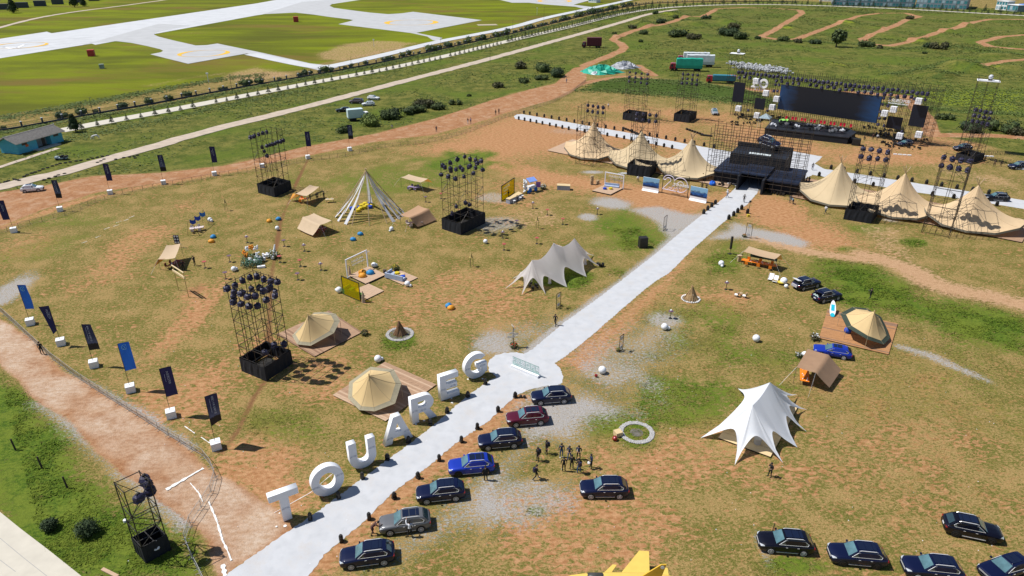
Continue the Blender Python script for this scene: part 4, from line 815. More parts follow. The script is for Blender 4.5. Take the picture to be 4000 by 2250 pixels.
# ------------------------------------------------------------------ scaffold towers and stage lights
def light_proto(sz=1.0):                  # moving head wrapped in a rain cover, hanging from its clamp (origin)
    t = empty('stage_light', None, 'stage light'); s_ = sz
    c = MB(); c.lathe([(.10, -.10), (.27, -.22), (.33, -.42), (.30, -.62), (.34, -.78), (.20, -.95), (.05, -1.02)], 9, ph=random.random())
    c.v = [tuple(q + random.uniform(-.045, .045) for q in v) for v in c.v]; c.build('rain_cover', M_navyc, t)
    b = MB(); b.box(0, 0, -.04, .22, .10, .14); b.build('clamp', M_black, t); return t
LP = [light_proto() for _ in range(4)]
def hang(p, label, group, sc=1.0): return put(random.choice(LP), p, random.uniform(0, 6.28), label, group, scale=(sc * random.uniform(1.05, 1.45), sc * random.uniform(1.05, 1.45), sc * random.uniform(.8, 1.05)))
def tower(corn, H, label, box_h=0.0, nu=2, nv=2, top_over=.5, pipe=.045, step=1.8, lights=(), lgroup=None, llabel=None, pm=None, inside=None, name='lighting_tower', cat='scaffold tower', brace_ev=1, sc=1.0):
    P0, P1, P2, P3 = [Vector((p.x, p.y, 0)) for p in [g(*c) for c in corn]]       # left, front, right, back
    c0 = (P0 + P1 + P2 + P3) / 4; t = empty(name, label, cat, 'scaffold lighting towers', loc=c0); pm = pm or M_scaf
    A, U, V = P1 - c0, (P2 - P1), (P0 - P1)
    def at(u, v, z): return A + U * u + V * v + Vector((0, 0, z))
    for i in range(nu + 1):
        for j in range(nv + 1):
            if 0 < i < nu and 0 < j < nv: continue
            m = MB(); m.bar(at(i / nu, j / nv, 0), at(i / nu, j / nv, H + top_over * (random.random() * .8)), pipe, 5); m.build('post', pm, t)
    z = box_h if box_h else .3; lv = []
    while z < H + .05: lv.append(z); z += step
    lv[-1] = H
    for z in lv:
        m = MB()
        for a, b in (((0, 0), (1, 0)), ((1, 0), (1, 1)), ((1, 1), (0, 1)), ((0, 1), (0, 0))): m.bar(at(*a, z), at(*b, z), pipe * .85, 4)
        m.build('ledger_ring', pm, t)
    m = MB()
    for q, (z0, z1) in enumerate(zip(lv, lv[1:])):
        for sd_ in range(4):
            a, b = [((0, 0), (1, 0)), ((1, 0), (1, 1)), ((1, 1), (0, 1)), ((0, 1), (0, 0))][sd_]
            n = nu if sd_ % 2 == 0 else nv
            w = (q + sd_) % n; L = lambda f: (a[0] + (b[0] - a[0]) * f, a[1] + (b[1] - a[1]) * f)
            f0, f1 = w / n, (w + 1) / n
            if (q + sd_) % 2: f0, f1 = f1, f0
            if q % brace_ev == 0: m.bar(at(*L(f0), z0), at(*L(f1), z1), pipe * .7, 4)
    m.build('bracing', pm, t)
    if box_h:
        o = 1.04; q = [at(-.04, -.04, 0), at(1.04, -.04, 0), at(1.04, 1.04, 0), at(-.04, 1.04, 0)]
        for i in range(4):
            a, b = q[i], q[(i + 1) % 4]; n_ = 12; m = MB(); P = []; nn = (b - a).normalized().cross(Vector((0, 0, 1)))
            for ii in range(n_ + 1): f = ii / n_; w_ = .05 * math.sin(ii * 2.3 + i); P.append([a.lerp(b, f) + nn * w_ * .6, a.lerp(b, f) + nn * w_ + Vector((0, 0, box_h * .5)), a.lerp(b, f) + Vector((0, 0, box_h + .04 * math.sin(ii * 1.7)))])
            m.grid(P); m.build('black_skirt', M_blk, t)
        m = MB()
        for a, b in (((0, .5), (1, .5)), ((.5, 0), (.5, 1))): m.bar(at(*a, box_h), at(*b, box_h), pipe, 4)
        m.box(c0.x * 0 + at(.5, .5, .5).x, at(.5, .5, .5).y, .25, U.length * .6, V.length * .6, .4, math.atan2(U.y, U.x)); m.build('base_frame', M_black, t)
    link(t)
    for (u, v, z) in lights: hang(c0 + at(u, v, z), llabel, lgroup, sc)
    return c0, at
def ringlights(n, z, per=.0):
    o = []
    for i in range(n):
        f = (i + .5) / n * 4; k_ = int(f); r = f - k_; o.append([(r, 0), (1, r), (1 - r, 1), (0, 1 - r)][k_] + (z + random.uniform(-.1, .1),))
    return o
G_L = 'covered lights hanging on the scaffold towers'
near = tower([(613,933), (671,957), (732,915), (675,891)], 12.7, 'large lighting tower with a ring of covered lamps, nearest the capital letters', 2.1, 3, 3,
    lights=ringlights(14, 12.5) + ringlights(12, 11.0) + [(.15, .05, 4.2), (.95, .1, 3.6), (.9, .5, 3.0)], lgroup='covered lights on the near tower', llabel='dark covered light on the tower nearest the capital letters')
tower([(1116,575.5), (1160,590), (1217,562), (1175,547)], 13.5, 'lighting tower right of the pole pyramid with two rings of covered lamps', 2.3, 3, 3,
    lights=ringlights(13, 13.3) + ringlights(10, 11.6) + [(.1, .6, 4), (.5, .9, 4.2), (.9, .9, 4.2), (1, .8, 3.6)], lgroup='covered lights on the tower by the pole pyramid', llabel='dark covered light on the tower beside the white pole pyramid')
tower([(653,485), (692,495.5), (731,478), (693,469)], 13.9, 'lighting tower at the back left beside the dirt road', 2.2, 3, 3,
    lights=[(i / 6, 0, 12.0) for i in range(7)] + [(i / 4, 1, 13.2) for i in range(5)] + [(0, .8, 13.4), (.15, .5, 11.2), (.15, .4, 10.3), (.18, .3, 9.4)], lgroup='covered lights on the back left tower', llabel='dark covered light on the back left tower by the dirt road')
tower([(1448,413), (1491,421), (1516,404), (1472,397)], 14.5, 'open lighting tower without a skirt in front of the far left tipi tent', 0, 3, 2,
    lights=[(.95, 1 - i / 3.4, z) for z in (14.2, 12.8) for i in range(4)], lgroup='covered lights on the far left tent tower', llabel='dark covered light in two rows over the far left tipi tent')
tower([(1579,439.5), (1632,447), (1647,434), (1595,428)], 15.1, 'lighting tower with black skirt in front of the second tipi tent', 2.8, 3, 2,
    lights=[(.6, .95 - i / 3.4, z) for z in (14.8, 13.4) for i in range(4)], lgroup='covered lights over the second tipi tent', llabel='dark covered light in two rows over the second tipi tent')
tower([(1568,301), (1612,308), (1625,300), (1580,292)], 15.1, 'left of the two towers on the grass left of the stage', 2.3, 3, 2,
    lights=[(.6, 1 - i / 3, z) for z in (14.8, 13.4, 12.0) for i in range(4)], lgroup='covered lights on the tower left of the stage', llabel='dark covered light in three rows on the left tower of the pair by the stage')
tower([(1696,304), (1732,309), (1749,299), (1710,293)], 14.8, 'right of the two towers on the grass left of the stage', 2.4, 3, 2,
    lights=[(.6, 1 - i / 3, z) for z in (14.5, 13.1, 11.7) for i in range(4)], lgroup='covered lights on the right tower of the pair', llabel='dark covered light in three rows on the right tower of the pair by the stage')
tower([(2124,551.5), (2188,562), (2203,543.5), (2140,532)], 14.1, 'lighting tower with black skirt between the first two right tents', 2.3, 3, 2,
    lights=[(.55, 1.0 - i / 3.2, z) for z in (14.6, 13.0) for i in range(4)], lgroup='covered lights between the right tents', llabel='dark covered light on the skirted tower between the right tents', sc=1.2)
tower([(2317,586), (2385,599.5), (2397,575.5), (2330,565)], 14.4, 'open lighting tower in front of the rightmost tipi tent', 0, 3, 2,
    lights=[(.5, 1.0 - i / 3.2, z) for z in (14.9, 13.3) for i in range(4)], lgroup='covered lights over the rightmost tipi tent', llabel='dark covered light on the open tower before the rightmost tipi tent', sc=1.2)
tower([(2404,402), (2440,412), (2470,403), (2430,395)], 13.6, 'lighting tower with three rows of lamps at the right behind the tents', 1.8, 3, 2,
    lights=[(.5, 1 - i / 3, z) for z in (13.2, 11.8, 10.4) for i in range(4)], lgroup='covered lights on the far right tower', llabel='dark covered light in three rows on the far right tower', sc=1.15)
tower([(345,1390), (369,1416), (428,1384), (400,1353)], 8.3, 'small lighting tower with black skirt in the near left corner', 1.9, 1, 1, pipe=.05, pm=M_black,
    lights=[(1, .55, 8.4), (1, .35, 8.2), (1, .3, 7.4), (.45, 0, 7.6)], lgroup='covered lights on the near left tower', llabel='large dark covered light on the small near left tower', sc=1.15)
bg = MB(); bg.ball(g(392, 1374, 1.0), .42, 10, 6, .7, .06); single('sack', bg, M_wht, 'white sack lying inside the near left tower skirt', 'sack')
bg = MB(); bg.ball(g(400, 1366, 1.0), .5, 10, 6, .5, .08); single('sack', bg, mat('plastic_sheet', (.20, .22, .24), .4, bump=.5), 'crumpled grey sheet inside the near left tower skirt', 'sheet')
# spotlight platforms
def platform(c, H, label, w=4.6):
    c = g(*c); t = empty('spotlight_platform', label, 'scaffold tower', 'tall spotlight platforms', loc=c, rz=R(-30))
    for sx in (-1, 0, 1):
        for sy in (-1, 1): m = MB(); m.bar((sx * w / 2, sy * w / 3, 0), (sx * w / 2, sy * w / 3, H + (1.1 if sx else 0)), .05, 5); m.build('post', M_scaf, t)
    for i in range(int(H / 1.7) + 1):
        m = MB(); z = i * 1.7 + .3; q = [(-w / 2, -w / 3, z), (w / 2, -w / 3, z), (w / 2, w / 3, z), (-w / 2, w / 3, z)]
        for a, b in zip(q, q[1:] + q[:1]): m.bar(a, b, .04, 4)
        if i % 2: m.bar(q[0], (w / 2, -w / 3, z + 1.7), .035, 4); m.bar(q[3], (w / 2, w / 3, z + 1.7), .035, 4)
        m.build('ledger_ring', M_scaf, t)
    m = MB(); m.box(0, 0, H + .06, w + .5, w * .75, .12); m.build('deck', M_wht, t)
    m = MB(); m.ball((.3, 0, H + 1.0), .55, 12, 6, 1.1); m.build('searchlight', mat('silver_cover', (.55, .57, .62), .4, bump=.4), t)
    m = MB(); m.box(.3, 0, H + .25, .9, .6, .3); m.build('lamp_base', M_black, t); link(t)
platform((1842, 232), 14.2, 'white-topped spotlight platform left of the stage, in front of the trucks'); platform((2434, 382), 18.8, 'tall white-topped spotlight platform right of the stage')
# ------------------------------------------------------------------ stage
SO = Vector((75, 204.2, 0)); SU = Vector((.868, -.496, 0)); SV = Vector((.496, .868, 0))
def suv(u, v, z=0): p = SO + SU * u + SV * v; return Vector((p.x, p.y, z))
WL, WR = suv(-.4, 18.4), suv(28.2, 12.2); WD = (WR - WL).normalized(); WN = Vector((WD.y, -WD.x, 0))
def wp(a, z, d=0): p = WL + WD * a + WN * d; return Vector((p.x, p.y, z))
def onwall(x, y, d=0):                    # where the sight line of a photo point meets the stage wall
    A = g(x, y, 0); C = Vector((0, 0, CH)); D = A - C; P = WL + WN * d; t_ = (P - C).dot(WN) / D.dot(WN); return C + D * t_
# zoomed crops of the stage
st = lambda x, y: ((2780 + x / 4.83) * .644, (260 + y / 4.83) * .644)
st2 = lambda x, y: ((3200 + x / 4.83) * .644, (280 + y / 4.83) * .644)
t = empty('stage_scaffold', 'long scaffold wall carrying the screens and lamps behind the stage', 'scaffold wall', loc=wp(14, 0)); o0 = wp(14, 0)
for d in (0, -1.8, -3.6):
    for i in range(0, 33): 
        a = -15.5 + i * 1.85; m = MB(); m.bar(wp(a, 0, d) - o0, wp(a, 15.2 + random.uniform(-.3, 1.1), d) - o0, .065, 4, caps=False); m.build('post', M_scaf, t)
for d in (0, -1.8, -3.6):
    for j in range(9):
        m = MB(); m.bar(wp(-15.5, .4 + j * 1.8, d) - o0, wp(43.7, .4 + j * 1.8, d) - o0, .055, 4); m.build('ledger', M_scaf, t)
m = MB()
for i in range(0, 32, 2):
    for j in range(8):
        a = -15.5 + (i + j % 2) * 1.85; m.bar(wp(a, .4 + j * 1.8, -.05) - o0, wp(a + 1.85, 2.2 + j * 1.8, -.05) - o0, .03, 4, caps=False)
        if j % 2: m.bar(wp(a, .4 + j * 1.8, 0) - o0, wp(a, .4 + j * 1.8, -3.6) - o0, .03, 4, caps=False)
m.build('bracing', M_scaf, t); link(t)
def screen_mat():
    m = bpy.data.materials.new('led_screen'); m.use_nodes = True; n = m.node_tree; L = n.links; b = n.nodes['Principled BSDF']
    tc = n.nodes.new('ShaderNodeTexCoord'); sp = n.nodes.new('ShaderNodeSeparateXYZ'); L.new(tc.outputs['Generated'], sp.inputs[0])
    nz = n.nodes.new('ShaderNodeTexNoise'); nz.inputs['Scale'].default_value = 5; nz.inputs['Detail'].default_value = 6; nz.inputs['Distortion'].default_value = 1.5; L.new(tc.outputs['Generated'], nz.inputs[0])
    a = n.nodes.new('ShaderNodeMath'); a.operation = 'SUBTRACT'; L.new(sp.outputs[0], a.inputs[0]); a.inputs[1].default_value = .5
    c = n.nodes.new('ShaderNodeMath'); c.operation = 'ABSOLUTE'; L.new(a.outputs[0], c.inputs[0])
    d = n.nodes.new('ShaderNodeMath'); d.operation = 'MULTIPLY_ADD'; L.new(nz.outputs[0], d.inputs[0]); d.inputs[1].default_value = .22; L.new(c.outputs[0], d.inputs[2])
    r = n.nodes.new('ShaderNodeValToRGB'); L.new(d.outputs[0], r.inputs[0]); e = r.color_ramp.elements
    e[0].position = .42; e[0].color = (.002, .004, .010, 1); e[1].position = .80; e[1].color = (.005, .06, .20, 1); q = e.new(.56); q.color = (.006, .03, .085, 1)
    L.new(r.outputs[0], b.inputs['Base Color']); b.inputs['Roughness'].default_value = .45; L.new(r.outputs[0], b.inputs['Emission Color']); b.inputs['Emission Strength'].default_value = .12
    return m
M_led = screen_mat(); M_led2 = mat('led_screen_black', (.006, .009, .020), .45, amt=.5)
def screen(a0, a1, z0, z1, label, m, d=.35, nx=6, ny=3):
    t = empty('video_screen', label, 'screen', loc=wp(a0, z0, d)); W_ = a1 - a0; H_ = z1 - z0
    mb = MB(); mb.box(0, 0, 0, W_, .14, H_); pn = mb.build('display', m, t); pn.location = WD * W_ / 2 + Vector((0, 0, H_ / 2)); pn.rotation_euler = (0, 0, math.atan2(WD.y, WD.x))
    mb = MB()
    for q in ((0, 0, W_, 0), (0, H_, W_, H_), (0, 0, 0, H_), (W_, 0, W_, H_)): mb.bar(WD * q[0] + Vector((0, 0, q[1])) - WN * .05, WD * q[2] + Vector((0, 0, q[3])) - WN * .05, .07, 4)
    mb.build('frame', M_black, t); link(t)
screen(0, 29.3, 4.35, 11.8, 'huge wide dark LED screen with blue glow at both ends', M_led)
screen(-15.3, -11.6, 4.7, 10.9, 'tall dark screen at the left end of the stage wall', M_led2); screen(-7.6, -4.3, 3.4, 6.8, 'smaller square dark screen left of the huge screen', M_led2)
screen(37.7, 41.6, 5.0, 10.8, 'tall dark screen at the right end of the stage wall', M_led2); screen(32.1, 36.0, 3.5, 6.8, 'smaller square dark screen right of the huge screen', M_led2)
GSL = 'covered lamps along the top of the stage scaffold'
for i in range(44): 
    a = -14.5 + i * 1.28; hang(wp(a, 14.6 + .15 * math.sin(i * 2.1), .25), 'covered lamp in the top row of the stage scaffold', GSL, 1.3)
for i in range(30):
    if i in (5, 6, 12): continue
    a = -14 + i * 1.75; hang(wp(a, 13.1 + (.2 if i % 3 else -.2), .25), 'covered lamp in the second row of the stage scaffold', 'covered lamps in the second row of the stage scaffold', 1.3)
for i, (x, y) in enumerate((st(1205,345), st(1270,350), st(1175,460), st(1240,465), st(690,830), st(1055,835), st2(1220,500), st2(1340,505), st2(1195,620), st2(1300,640), st2(1150,760), st2(1270,775), st2(1135,880), st2(1240,885), st2(1110,1000), st2(1225,1020), st2(2000,530), st2(1800,510), st2(1560,1130))):
    hang(onwall(x, y, .5) + Vector((0, 0, .5)), 'covered lamp clamped beside the screens on the stage wall', 'covered lamps clamped beside the screens')
cube = empty('light_cube', None, 'white cube'); bx = MB(); bx.box(0, 0, 0, 1.6, 1.3, 1.6, tp=.96); bx.build('cover', M_cov, cube)
sb = MB()
for s_ in (-1, 1): sb.box(0, s_ * .66, 0, 1.64, .03, .03); sb.box(s_ * .25, -.66, 0, .04, .03, 1.62)
sb.build('strap', mat('grey_strap', (.3, .33, .38), .6), cube)
for i, (x, y, lb) in enumerate(((*st(840,275), 'white cube above the left end, beside the number twenty sign'), (*st(1025,500), 'white cube under the number twenty sign'), (*st(1225,610), 'white cube touching the left edge of the huge screen'), (*st(1145,765), 'white cube low left of the huge screen'), (*st(505,790), 'white cube below the tall left screen'),
        (*st(855,920), 'white cube below the small left screen'), (*st2(1880,555), 'white cube above the tall right screen'), (*st2(1405,710), 'white cube under the white Chinese sign'), (*st2(1235,785), 'white cube beside the right edge of the huge screen'), (*st2(1520,1210), 'white cube low under the small right screen'), (*st2(1880,1185), 'white cube low under the tall right screen'))):
    p = onwall(x, y, 1.1); put(cube, p, math.atan2(WD.y, WD.x), lb, 'white cubes on the stage scaffold')
def upright(me, p, yaw_, parent=None):
    o = ob(me.name, me, parent); o.rotation_euler = (math.pi / 2, 0, yaw_); o.location = p; return o
WYAW = math.atan2(WD.y, WD.x)
# the number 20 with mountains, as flat shapes
def loop_digit2(w=.45, h=1.0, t=.2):
    o = arc(w / 2, h - w / 2, w / 2, w / 2, 180, -35, 14); q = arc(w / 2, h - w / 2, w / 2 - t * .62, w / 2 - t * .62, -35, 180, 12)
    return o + [(t * .95, t * .9), (w + .12, t * .9), (w + .12, 0), (-.05, 0), (-.05, t * .5)] + [(w * .72, h * .52)] + q
def sign20(h, m, p, yw, name, label):
    t = empty(name, label, 'sign', loc=p, rz=yw)
    me = outline_mesh('numeral', [[(a * h * 1.35, b * h) for a, b in loop_digit2()]], .12, m); o = upright(me, (-h * 1.05, 0, 0), 0, t)
    O = [(x * h, y * h) for x, y in arc(.55, .5, .5, .5, 0, 360, 28)[:-1]]; I = [(x * h, y * h) for x, y in arc(.55, .5, .27, .27, 0, 360, 24)[:-1]]
    me = outline_mesh('numeral', [O, I], .12, m); upright(me, (-h * .35, 0, 0), 0, t); return t
t = sign20(3.0, M_wht, onwall(*st(930,410), .6), WYAW, 'anniversary_sign', 'white number 20 sign high on the left of the stage wall')
me = text_mesh('lettering', 'TOUAREG', .62, mat('sign_grey', (.35, .38, .42), .6), .02); upright(me, (.55, -.12, 1.5), 0, t); me = text_mesh('lettering', '敢 越 所 越', .62, M_wht, .04, space=1.3); upright(me, (-.3, -.05, -.5), 0, t); link(t)
p = onwall(*st2(1500,585), .6); t = empty('chinese_sign', 'white Chinese lettering with a Latin line on the right of the stage wall', 'sign', loc=p, rz=WYAW)
upright(text_mesh('lettering', '大众进口汽车', .98, M_wht, .06, bold=.012), (0, 0, .45), 0, t); upright(text_mesh('lettering', 'VOLKSWAGEN IMPORT', .50, M_wht, .05, bold=.01, wide=1.02), (0, 0, -.35), 0, t); link(t)
# deck with band gear
t = empty('stage', 'long black stage deck crowded with band gear', 'stage', loc=suv(10, 5)); o0 = suv(10, 5)
dk = [suv(-.3, .3, 1.9), suv(22.6, .3, 1.9), suv(23.8, 8.6, 1.9), suv(22, 11.5, 1.9), suv(-.6, 14, 1.9)]
M_deck = mat('black_deck', (.016, .018, .024), .45, amt=.3, sc=.4)
m = MB(); m.slab([p - o0 for p in dk], .22); m.build('deck_top', M_deck, t)
m = MB(); m.prism([(p - o0).xy for p in [suv(-.2, .4), suv(22.5, .4), suv(23.7, 8.6), suv(21.9, 11.3), suv(-.5, 13.8)]], 0, 1.66); m.build('deck_skirt', M_blk, t)
for i in range(5): m = MB(); c_ = suv(23.0 + i * .35, 3.2) - o0; m.box(c_.x, c_.y, .85 - i * .16, .36, 2.0, 1.7 - .32 * i, -.52); m.build('stair_step', M_blk, t)
m = MB()
for i in range(6): c_ = suv(3 + i * 3.2, 4.6, 2.1) - o0; m.box(c_.x, c_.y, 2.0, 2.9, 1.2, .18, -.52)
m.build('riser', M_deck, t)
m = MB(); 
for i in range(5): c_ = suv(4 + i * 3.9, 9.2, 2.1) - o0; m.box(c_.x, c_.y, 2.2, 3.6, 2.2, .6, -.52)
m.build('riser', M_deck, t); link(t)
rc = empty('stage_chair', None, 'chair'); m = MB(); m.box(0, 0, .45, .46, .46, .06); m.build('seat', mat('red_plush', (.55, .01, .04), .8), rc); m = MB(); m.box(.2, 0, .75, .06, .5, .6); m.build('backrest', MATS['red_plush'], rc); m = MB()
for x in (-.2, .2):
    for y in (-.2, .2): m.bar((x, y, 0), (x, y, .45), .02)
m.build('leg', M_black, rc)
for i in range(14):
    p = suv(3.6 + i * 1.38 + (.4 if i % 2 else 0), 11.3 - i * .16, 2.5); put(rc, p, R(60), 'red chair in the row at the back of the stage', 'red chairs along the back of the stage', scale=1.25)
def clutter(name, cat, label, p, size, m, n, grp=None, seed=0):
    q = MB(); rd = random.Random(seed)
    for i in range(n):
        a, r = rd.random() * 6.28, rd.random() ** .5 * size; w = rd.uniform(.15, .5)
        q.box(r * math.cos(a), r * math.sin(a), w * .5 + rd.random() * .3, w, w * rd.uniform(.5, 1.4), w, a)
    o = single(name, q, m, label, cat, grp, loc=p)
    if n >= 14: o['kind'] = 'stuff'
drum = MB()
for dx, dy, r, h_ in ((0, 0, .32, .55), (.5, .2, .2, .35), (-.45, .25, .2, .35), (.2, -.5, .22, .4), (-.6, -.35, .25, .45)): drum.lathe([(r, 0), (r, h_)], 14, (dx, dy, .15))
for dx, dy in ((.7, -.3), (-.8, .1), (.3, .6)): drum.bar((dx, dy, 0), (dx, dy, 1.1), .02); drum.lathe([(.3, 1.1), (.02, 1.16)], 14, (dx, dy, 0))
d_ = single('drum_kit', drum, mat('drum_shell', (.35, .36, .38), .3, metal=.5), 'silver and white drum kit at the right of the stage', 'drum kit', 'drum kits on the stage', loc=suv(18.2, 6, 2.0)); d_.scale = (1.3,) * 3
single('drum_kit', drum, MATS['drum_shell'], 'drum kit in the middle of the stage', 'drum kit', 'drum kits on the stage', loc=suv(13.6, 5.5, 2.0)).scale = (1.3,) * 3
for i in range(20): clutter('instrument_case', 'band gear', 'black amplifiers and instrument cases on the stage deck', suv(1.5 + i * 1.05, 3.6 + 5.4 * ((i * 7) % 5) / 4, 2.1 + (.4 if i % 5 > 2 else 0)), 1.0, M_black if i % 3 else MATS['drum_shell'] if i % 2 else M_cov, 7, 'band gear spread over the stage', i)
hv = MB(); Pq = [[suv(2 + i * .5, 9 + j * .6, 2.3 + .9 * abs(math.sin(i * 1.3 + j * .9))) for i in range(6)] for j in range(4)]; hv.grid(Pq); single('green_cover', hv, mat('green_cloth', (.22, .50, .09), .6, bump=.4), 'lime green cover thrown over gear on the stage', 'cover')
# transparent canopy on the left of the stage
t = empty('clear_canopy', 'translucent plastic canopy at the left back of the stage', 'canopy', loc=suv(-2.0, 8.5, 0)); c_ = Vector((0, 0, 4.6))
pts = [Vector((2.4 * math.cos(a), 2.4 * math.sin(a), 3.3)) for a in [R(15 + 90 * i) for i in range(4)]]
m = MB()
for i in range(4): m.poly([pts[i], pts[(i + 1) % 4], c_])
m.build('plastic_sheet', mat('clear_plastic', (.45, .58, .66), .25, amt=.3, alpha=.6), t)
for p in pts: m = MB(); m.bar((p.x, p.y, 0), p, .04); m.build('pole', M_chrome, t)
link(t)
pd = MB(); pd.box(0, 0, .9, 2.2, 2.0, 1.8, tp=.9); pd.box(0, -1.05, .5, 1.6, .1, .6); o_ = single('subwoofer_stack', pd, M_black, 'black subwoofer stack at the right front corner of the stage', 'loudspeaker', loc=suv(24.8, .8), rz=R(-30))
for i, (x, y) in enumerate(((2222,330), (2236,338), (2250,345), (2268,350), (2285,355), (2300,360), (2315,352), (2255,356), (2275,362), (2190,322), (1955,298), (1975,300), (1860,292), (2230,362), (2245,370), (2262,366), (2292,372), (2215,340), (2240,345), (1870,300), (1845,312), (1885,312), (1905,305))): clutter('equipment_case', 'equipment', 'dark cases and cables under the stage scaffold', g(x, y), 2.4, M_black, 14, 'equipment under the stage scaffold', 50 + i)
for x, y, lb in ((2252,389,'white boards on the ground right of the stage'), (2458,392,'white boards near the far right tower'), (2548,425,'white boards by the right edge')):
    q = MB()
    for i in range(4): q.box(i * 1.1, -i * .3, .12, .9, .5, .22, -.3)
    single('white_board_stack', q, M_wht, lb, 'boards', loc=g(x, y))
for (x, y, lb) in ((1588, 335, 'left chain of truss pieces between the two stage towers'), (1752, 338, 'right chain of truss pieces beside the pair of towers')):
    q = MB(); p = g(x, y); 
    for i in range(7): q.box(-1.6 + i * .5, 5.5 - i * 1.1, .3, .5, .7, .5, .4)
    q.box(2.4, -2.2, .25, 3.4, .6, .4, -.5); single('truss_piece', q, M_black, lb, 'truss', loc=p)
# rope-less crates scatter and pallets of white bags behind the stage
q = MB(); rd = random.Random(3); A_, B_pt = g(1848, 166), g(1975, 181)
for i in range(420):
    f = rd.random(); p = A_.lerp(B_pt, f) + Vector((rd.uniform(-3, 3), rd.uniform(-9, 9), 0)); q.ball((p.x, p.y, rd.uniform(.2, 1.1)), rd.uniform(.35, .7), 5, 3, .7)
o_ = single('rubble_heap', q, mat('pale_rubble', (.42, .43, .44), .8, amt=.6, sc=1.5), 'long heap of pale rubble behind the stage', 'rubble'); o_['kind'] = 'stuff'
# ------------------------------------------------------------------ entrance gate
gc = lambda x, y, z=0: g(1764.6 + x * .133333, 322 + y * .133333, z)
GY_ = R(-30); GU = Vector((math.cos(GY_), math.sin(GY_), 0)); GV = Vector((-math.sin(GY_), math.cos(GY_), 0)); GO = Vector((46.7, 156.8, 0))
def gu(u, v, z=0): p = GO + GU * u + GV * v; return Vector((p.x, p.y, z))
t = empty('entrance_gate', 'black scaffold entrance gate with tunnel, side decks and a raised back deck', 'gate', loc=gu(9.5, 6)); o0 = gu(9.5, 6)
def blk(nm, u0, u1, v0, v1, z0, z1, m=M_blk):
    q = MB(); q.prism([(gu(a, b) - o0).xy for a, b in ((u0, v0), (u1, v0), (u1, v1), (u0, v1))], z0, z1); return q.build(nm, m, t)
M_mesh = mat('shade_net', (.012, .020, .045), .7, amt=.5, sc=.9, bump=.5)
blk('side_deck', 0, 6.6, 1.2, 14.5, 2.75, 3.0, M_mesh); blk('side_deck', 12.3, 19.2, 0, 12.8, 2.65, 2.9, M_mesh)
for (u0, u1, v0, v1) in ((0, 6.6, 2.2, 14.4), (12.9, 19.1, .9, 12.7)): blk('drape', u0 + .15, u1 - .15, v0, v1, 0, 2.74)
blk('tunnel_wall', 6.2, 6.6, -1.4, 14, 0, 3.3); blk('tunnel_wall', 11.8, 12.25, -2.2, 13, 0, 3.3); blk('tunnel_roof', 6.3, 12.2, .8, 13.5, 3.3, 3.5, M_mesh)
blk('rear_deck', 1.6, 14.4, 9.5, 17.0, 5.2, 5.5, M_deck); blk('rear_wall', 1.6, 14.4, 9.3, 9.5, 3.0, 5.2); blk('rear_wall', 1.6, 1.8, 9.5, 17, 0, 5.2); blk('rear_wall', 14.2, 14.4, 9.5, 17, 0, 5.2)
blk('rear_wall', 1.4, 14.6, 17.0, 17.3, 0, 6.6); blk('car_ramp', 7.4, 10.8, 14.2, 16.8, 5.5, 6.9, M_deck); blk('edge_trim', 5.6, 10.6, 10.6, 12.0, 5.55, 5.62, mat('white_sheet', (.50, .55, .56), .6, amt=.5, sc=1.5))
for i in range(12):
    for v, h_ in ((-.6, 12.8), (2.6, 13.4), (5.2, 13.8)):
        if v < 0 and 3 < i < 8: 
            z0 = 3.4
        else: z0 = 0
        q = MB(); a = gu(-1.2 + i * 1.9, v, z0) - o0; q.bar(a, (a.x, a.y, h_ + random.uniform(-.2, .9)), .06, 4, caps=False); q.build('post', M_scaf, t)
for v, h_ in ((-.6, 12.8), (2.6, 13.4), (5.2, 13.8)):
    for j in range(int((h_ - 3) / 1.25) + 1):
        q = MB(); q.bar(gu(-1.2, v, 3.2 + j * 1.25) - o0, gu(19.7, v, 3.2 + j * 1.25) - o0, .05, 4); q.build('ledger', M_scaf, t)
for z in (1.1, 2.2):
    for (u0, u1) in ((-.4, 6.2), (12.3, 20)): q = MB(); q.bar(gu(u0, -.4, z) - o0, gu(u1, -.4, z) - o0, .045, 4); q.build('ledger', M_scafl, t)
q = MB()
for i in range(11):
    for j in range(5):
        a = -1.2 + i * 1.9; q.bar(gu(a, 2.6, 3.2 + j * 1.8) - o0, gu(a + (1.9 if (i + j) % 2 else 0), 2.6 if (i + j) % 2 else 5.2, 5 + j * 1.8) - o0, .03, 4, caps=False)
        if i % 3 == 0: q.bar(gu(a, -.6, 4.4 + j * 1.8) - o0, gu(a, 2.6, 4.4 + j * 1.8) - o0, .035, 4, caps=False)
q.build('bracing', M_scaf, t); link(t)
_dc.location = gu(9.0, 15.2, 7.1); _dc.rotation_euler = (R(10), R(8), R(-48)); _dc.scale = (1.12,) * 3
blu = MB(); blu.ball(gc(210, 1045, .4), .8, 9, 5, .8, .08); single('blue_bundle', blu, mat('bright_blue_cloth', (.01, .12, .62), .5, bump=.4), 'bright blue bundle on the ground at the left front of the gate', 'bundle')
for i, (x, y) in enumerate(((90, 1010), (380, 1090), (560, 1060), (1330, 1240), (1460, 1250), (1570, 1270))): clutter('equipment_case', 'equipment', 'cases and cables lying at the foot of the gate', gc(x, y), 1.0, M_black if i != 2 else M_cov, 7, 'equipment at the foot of the gate', 80 + i)
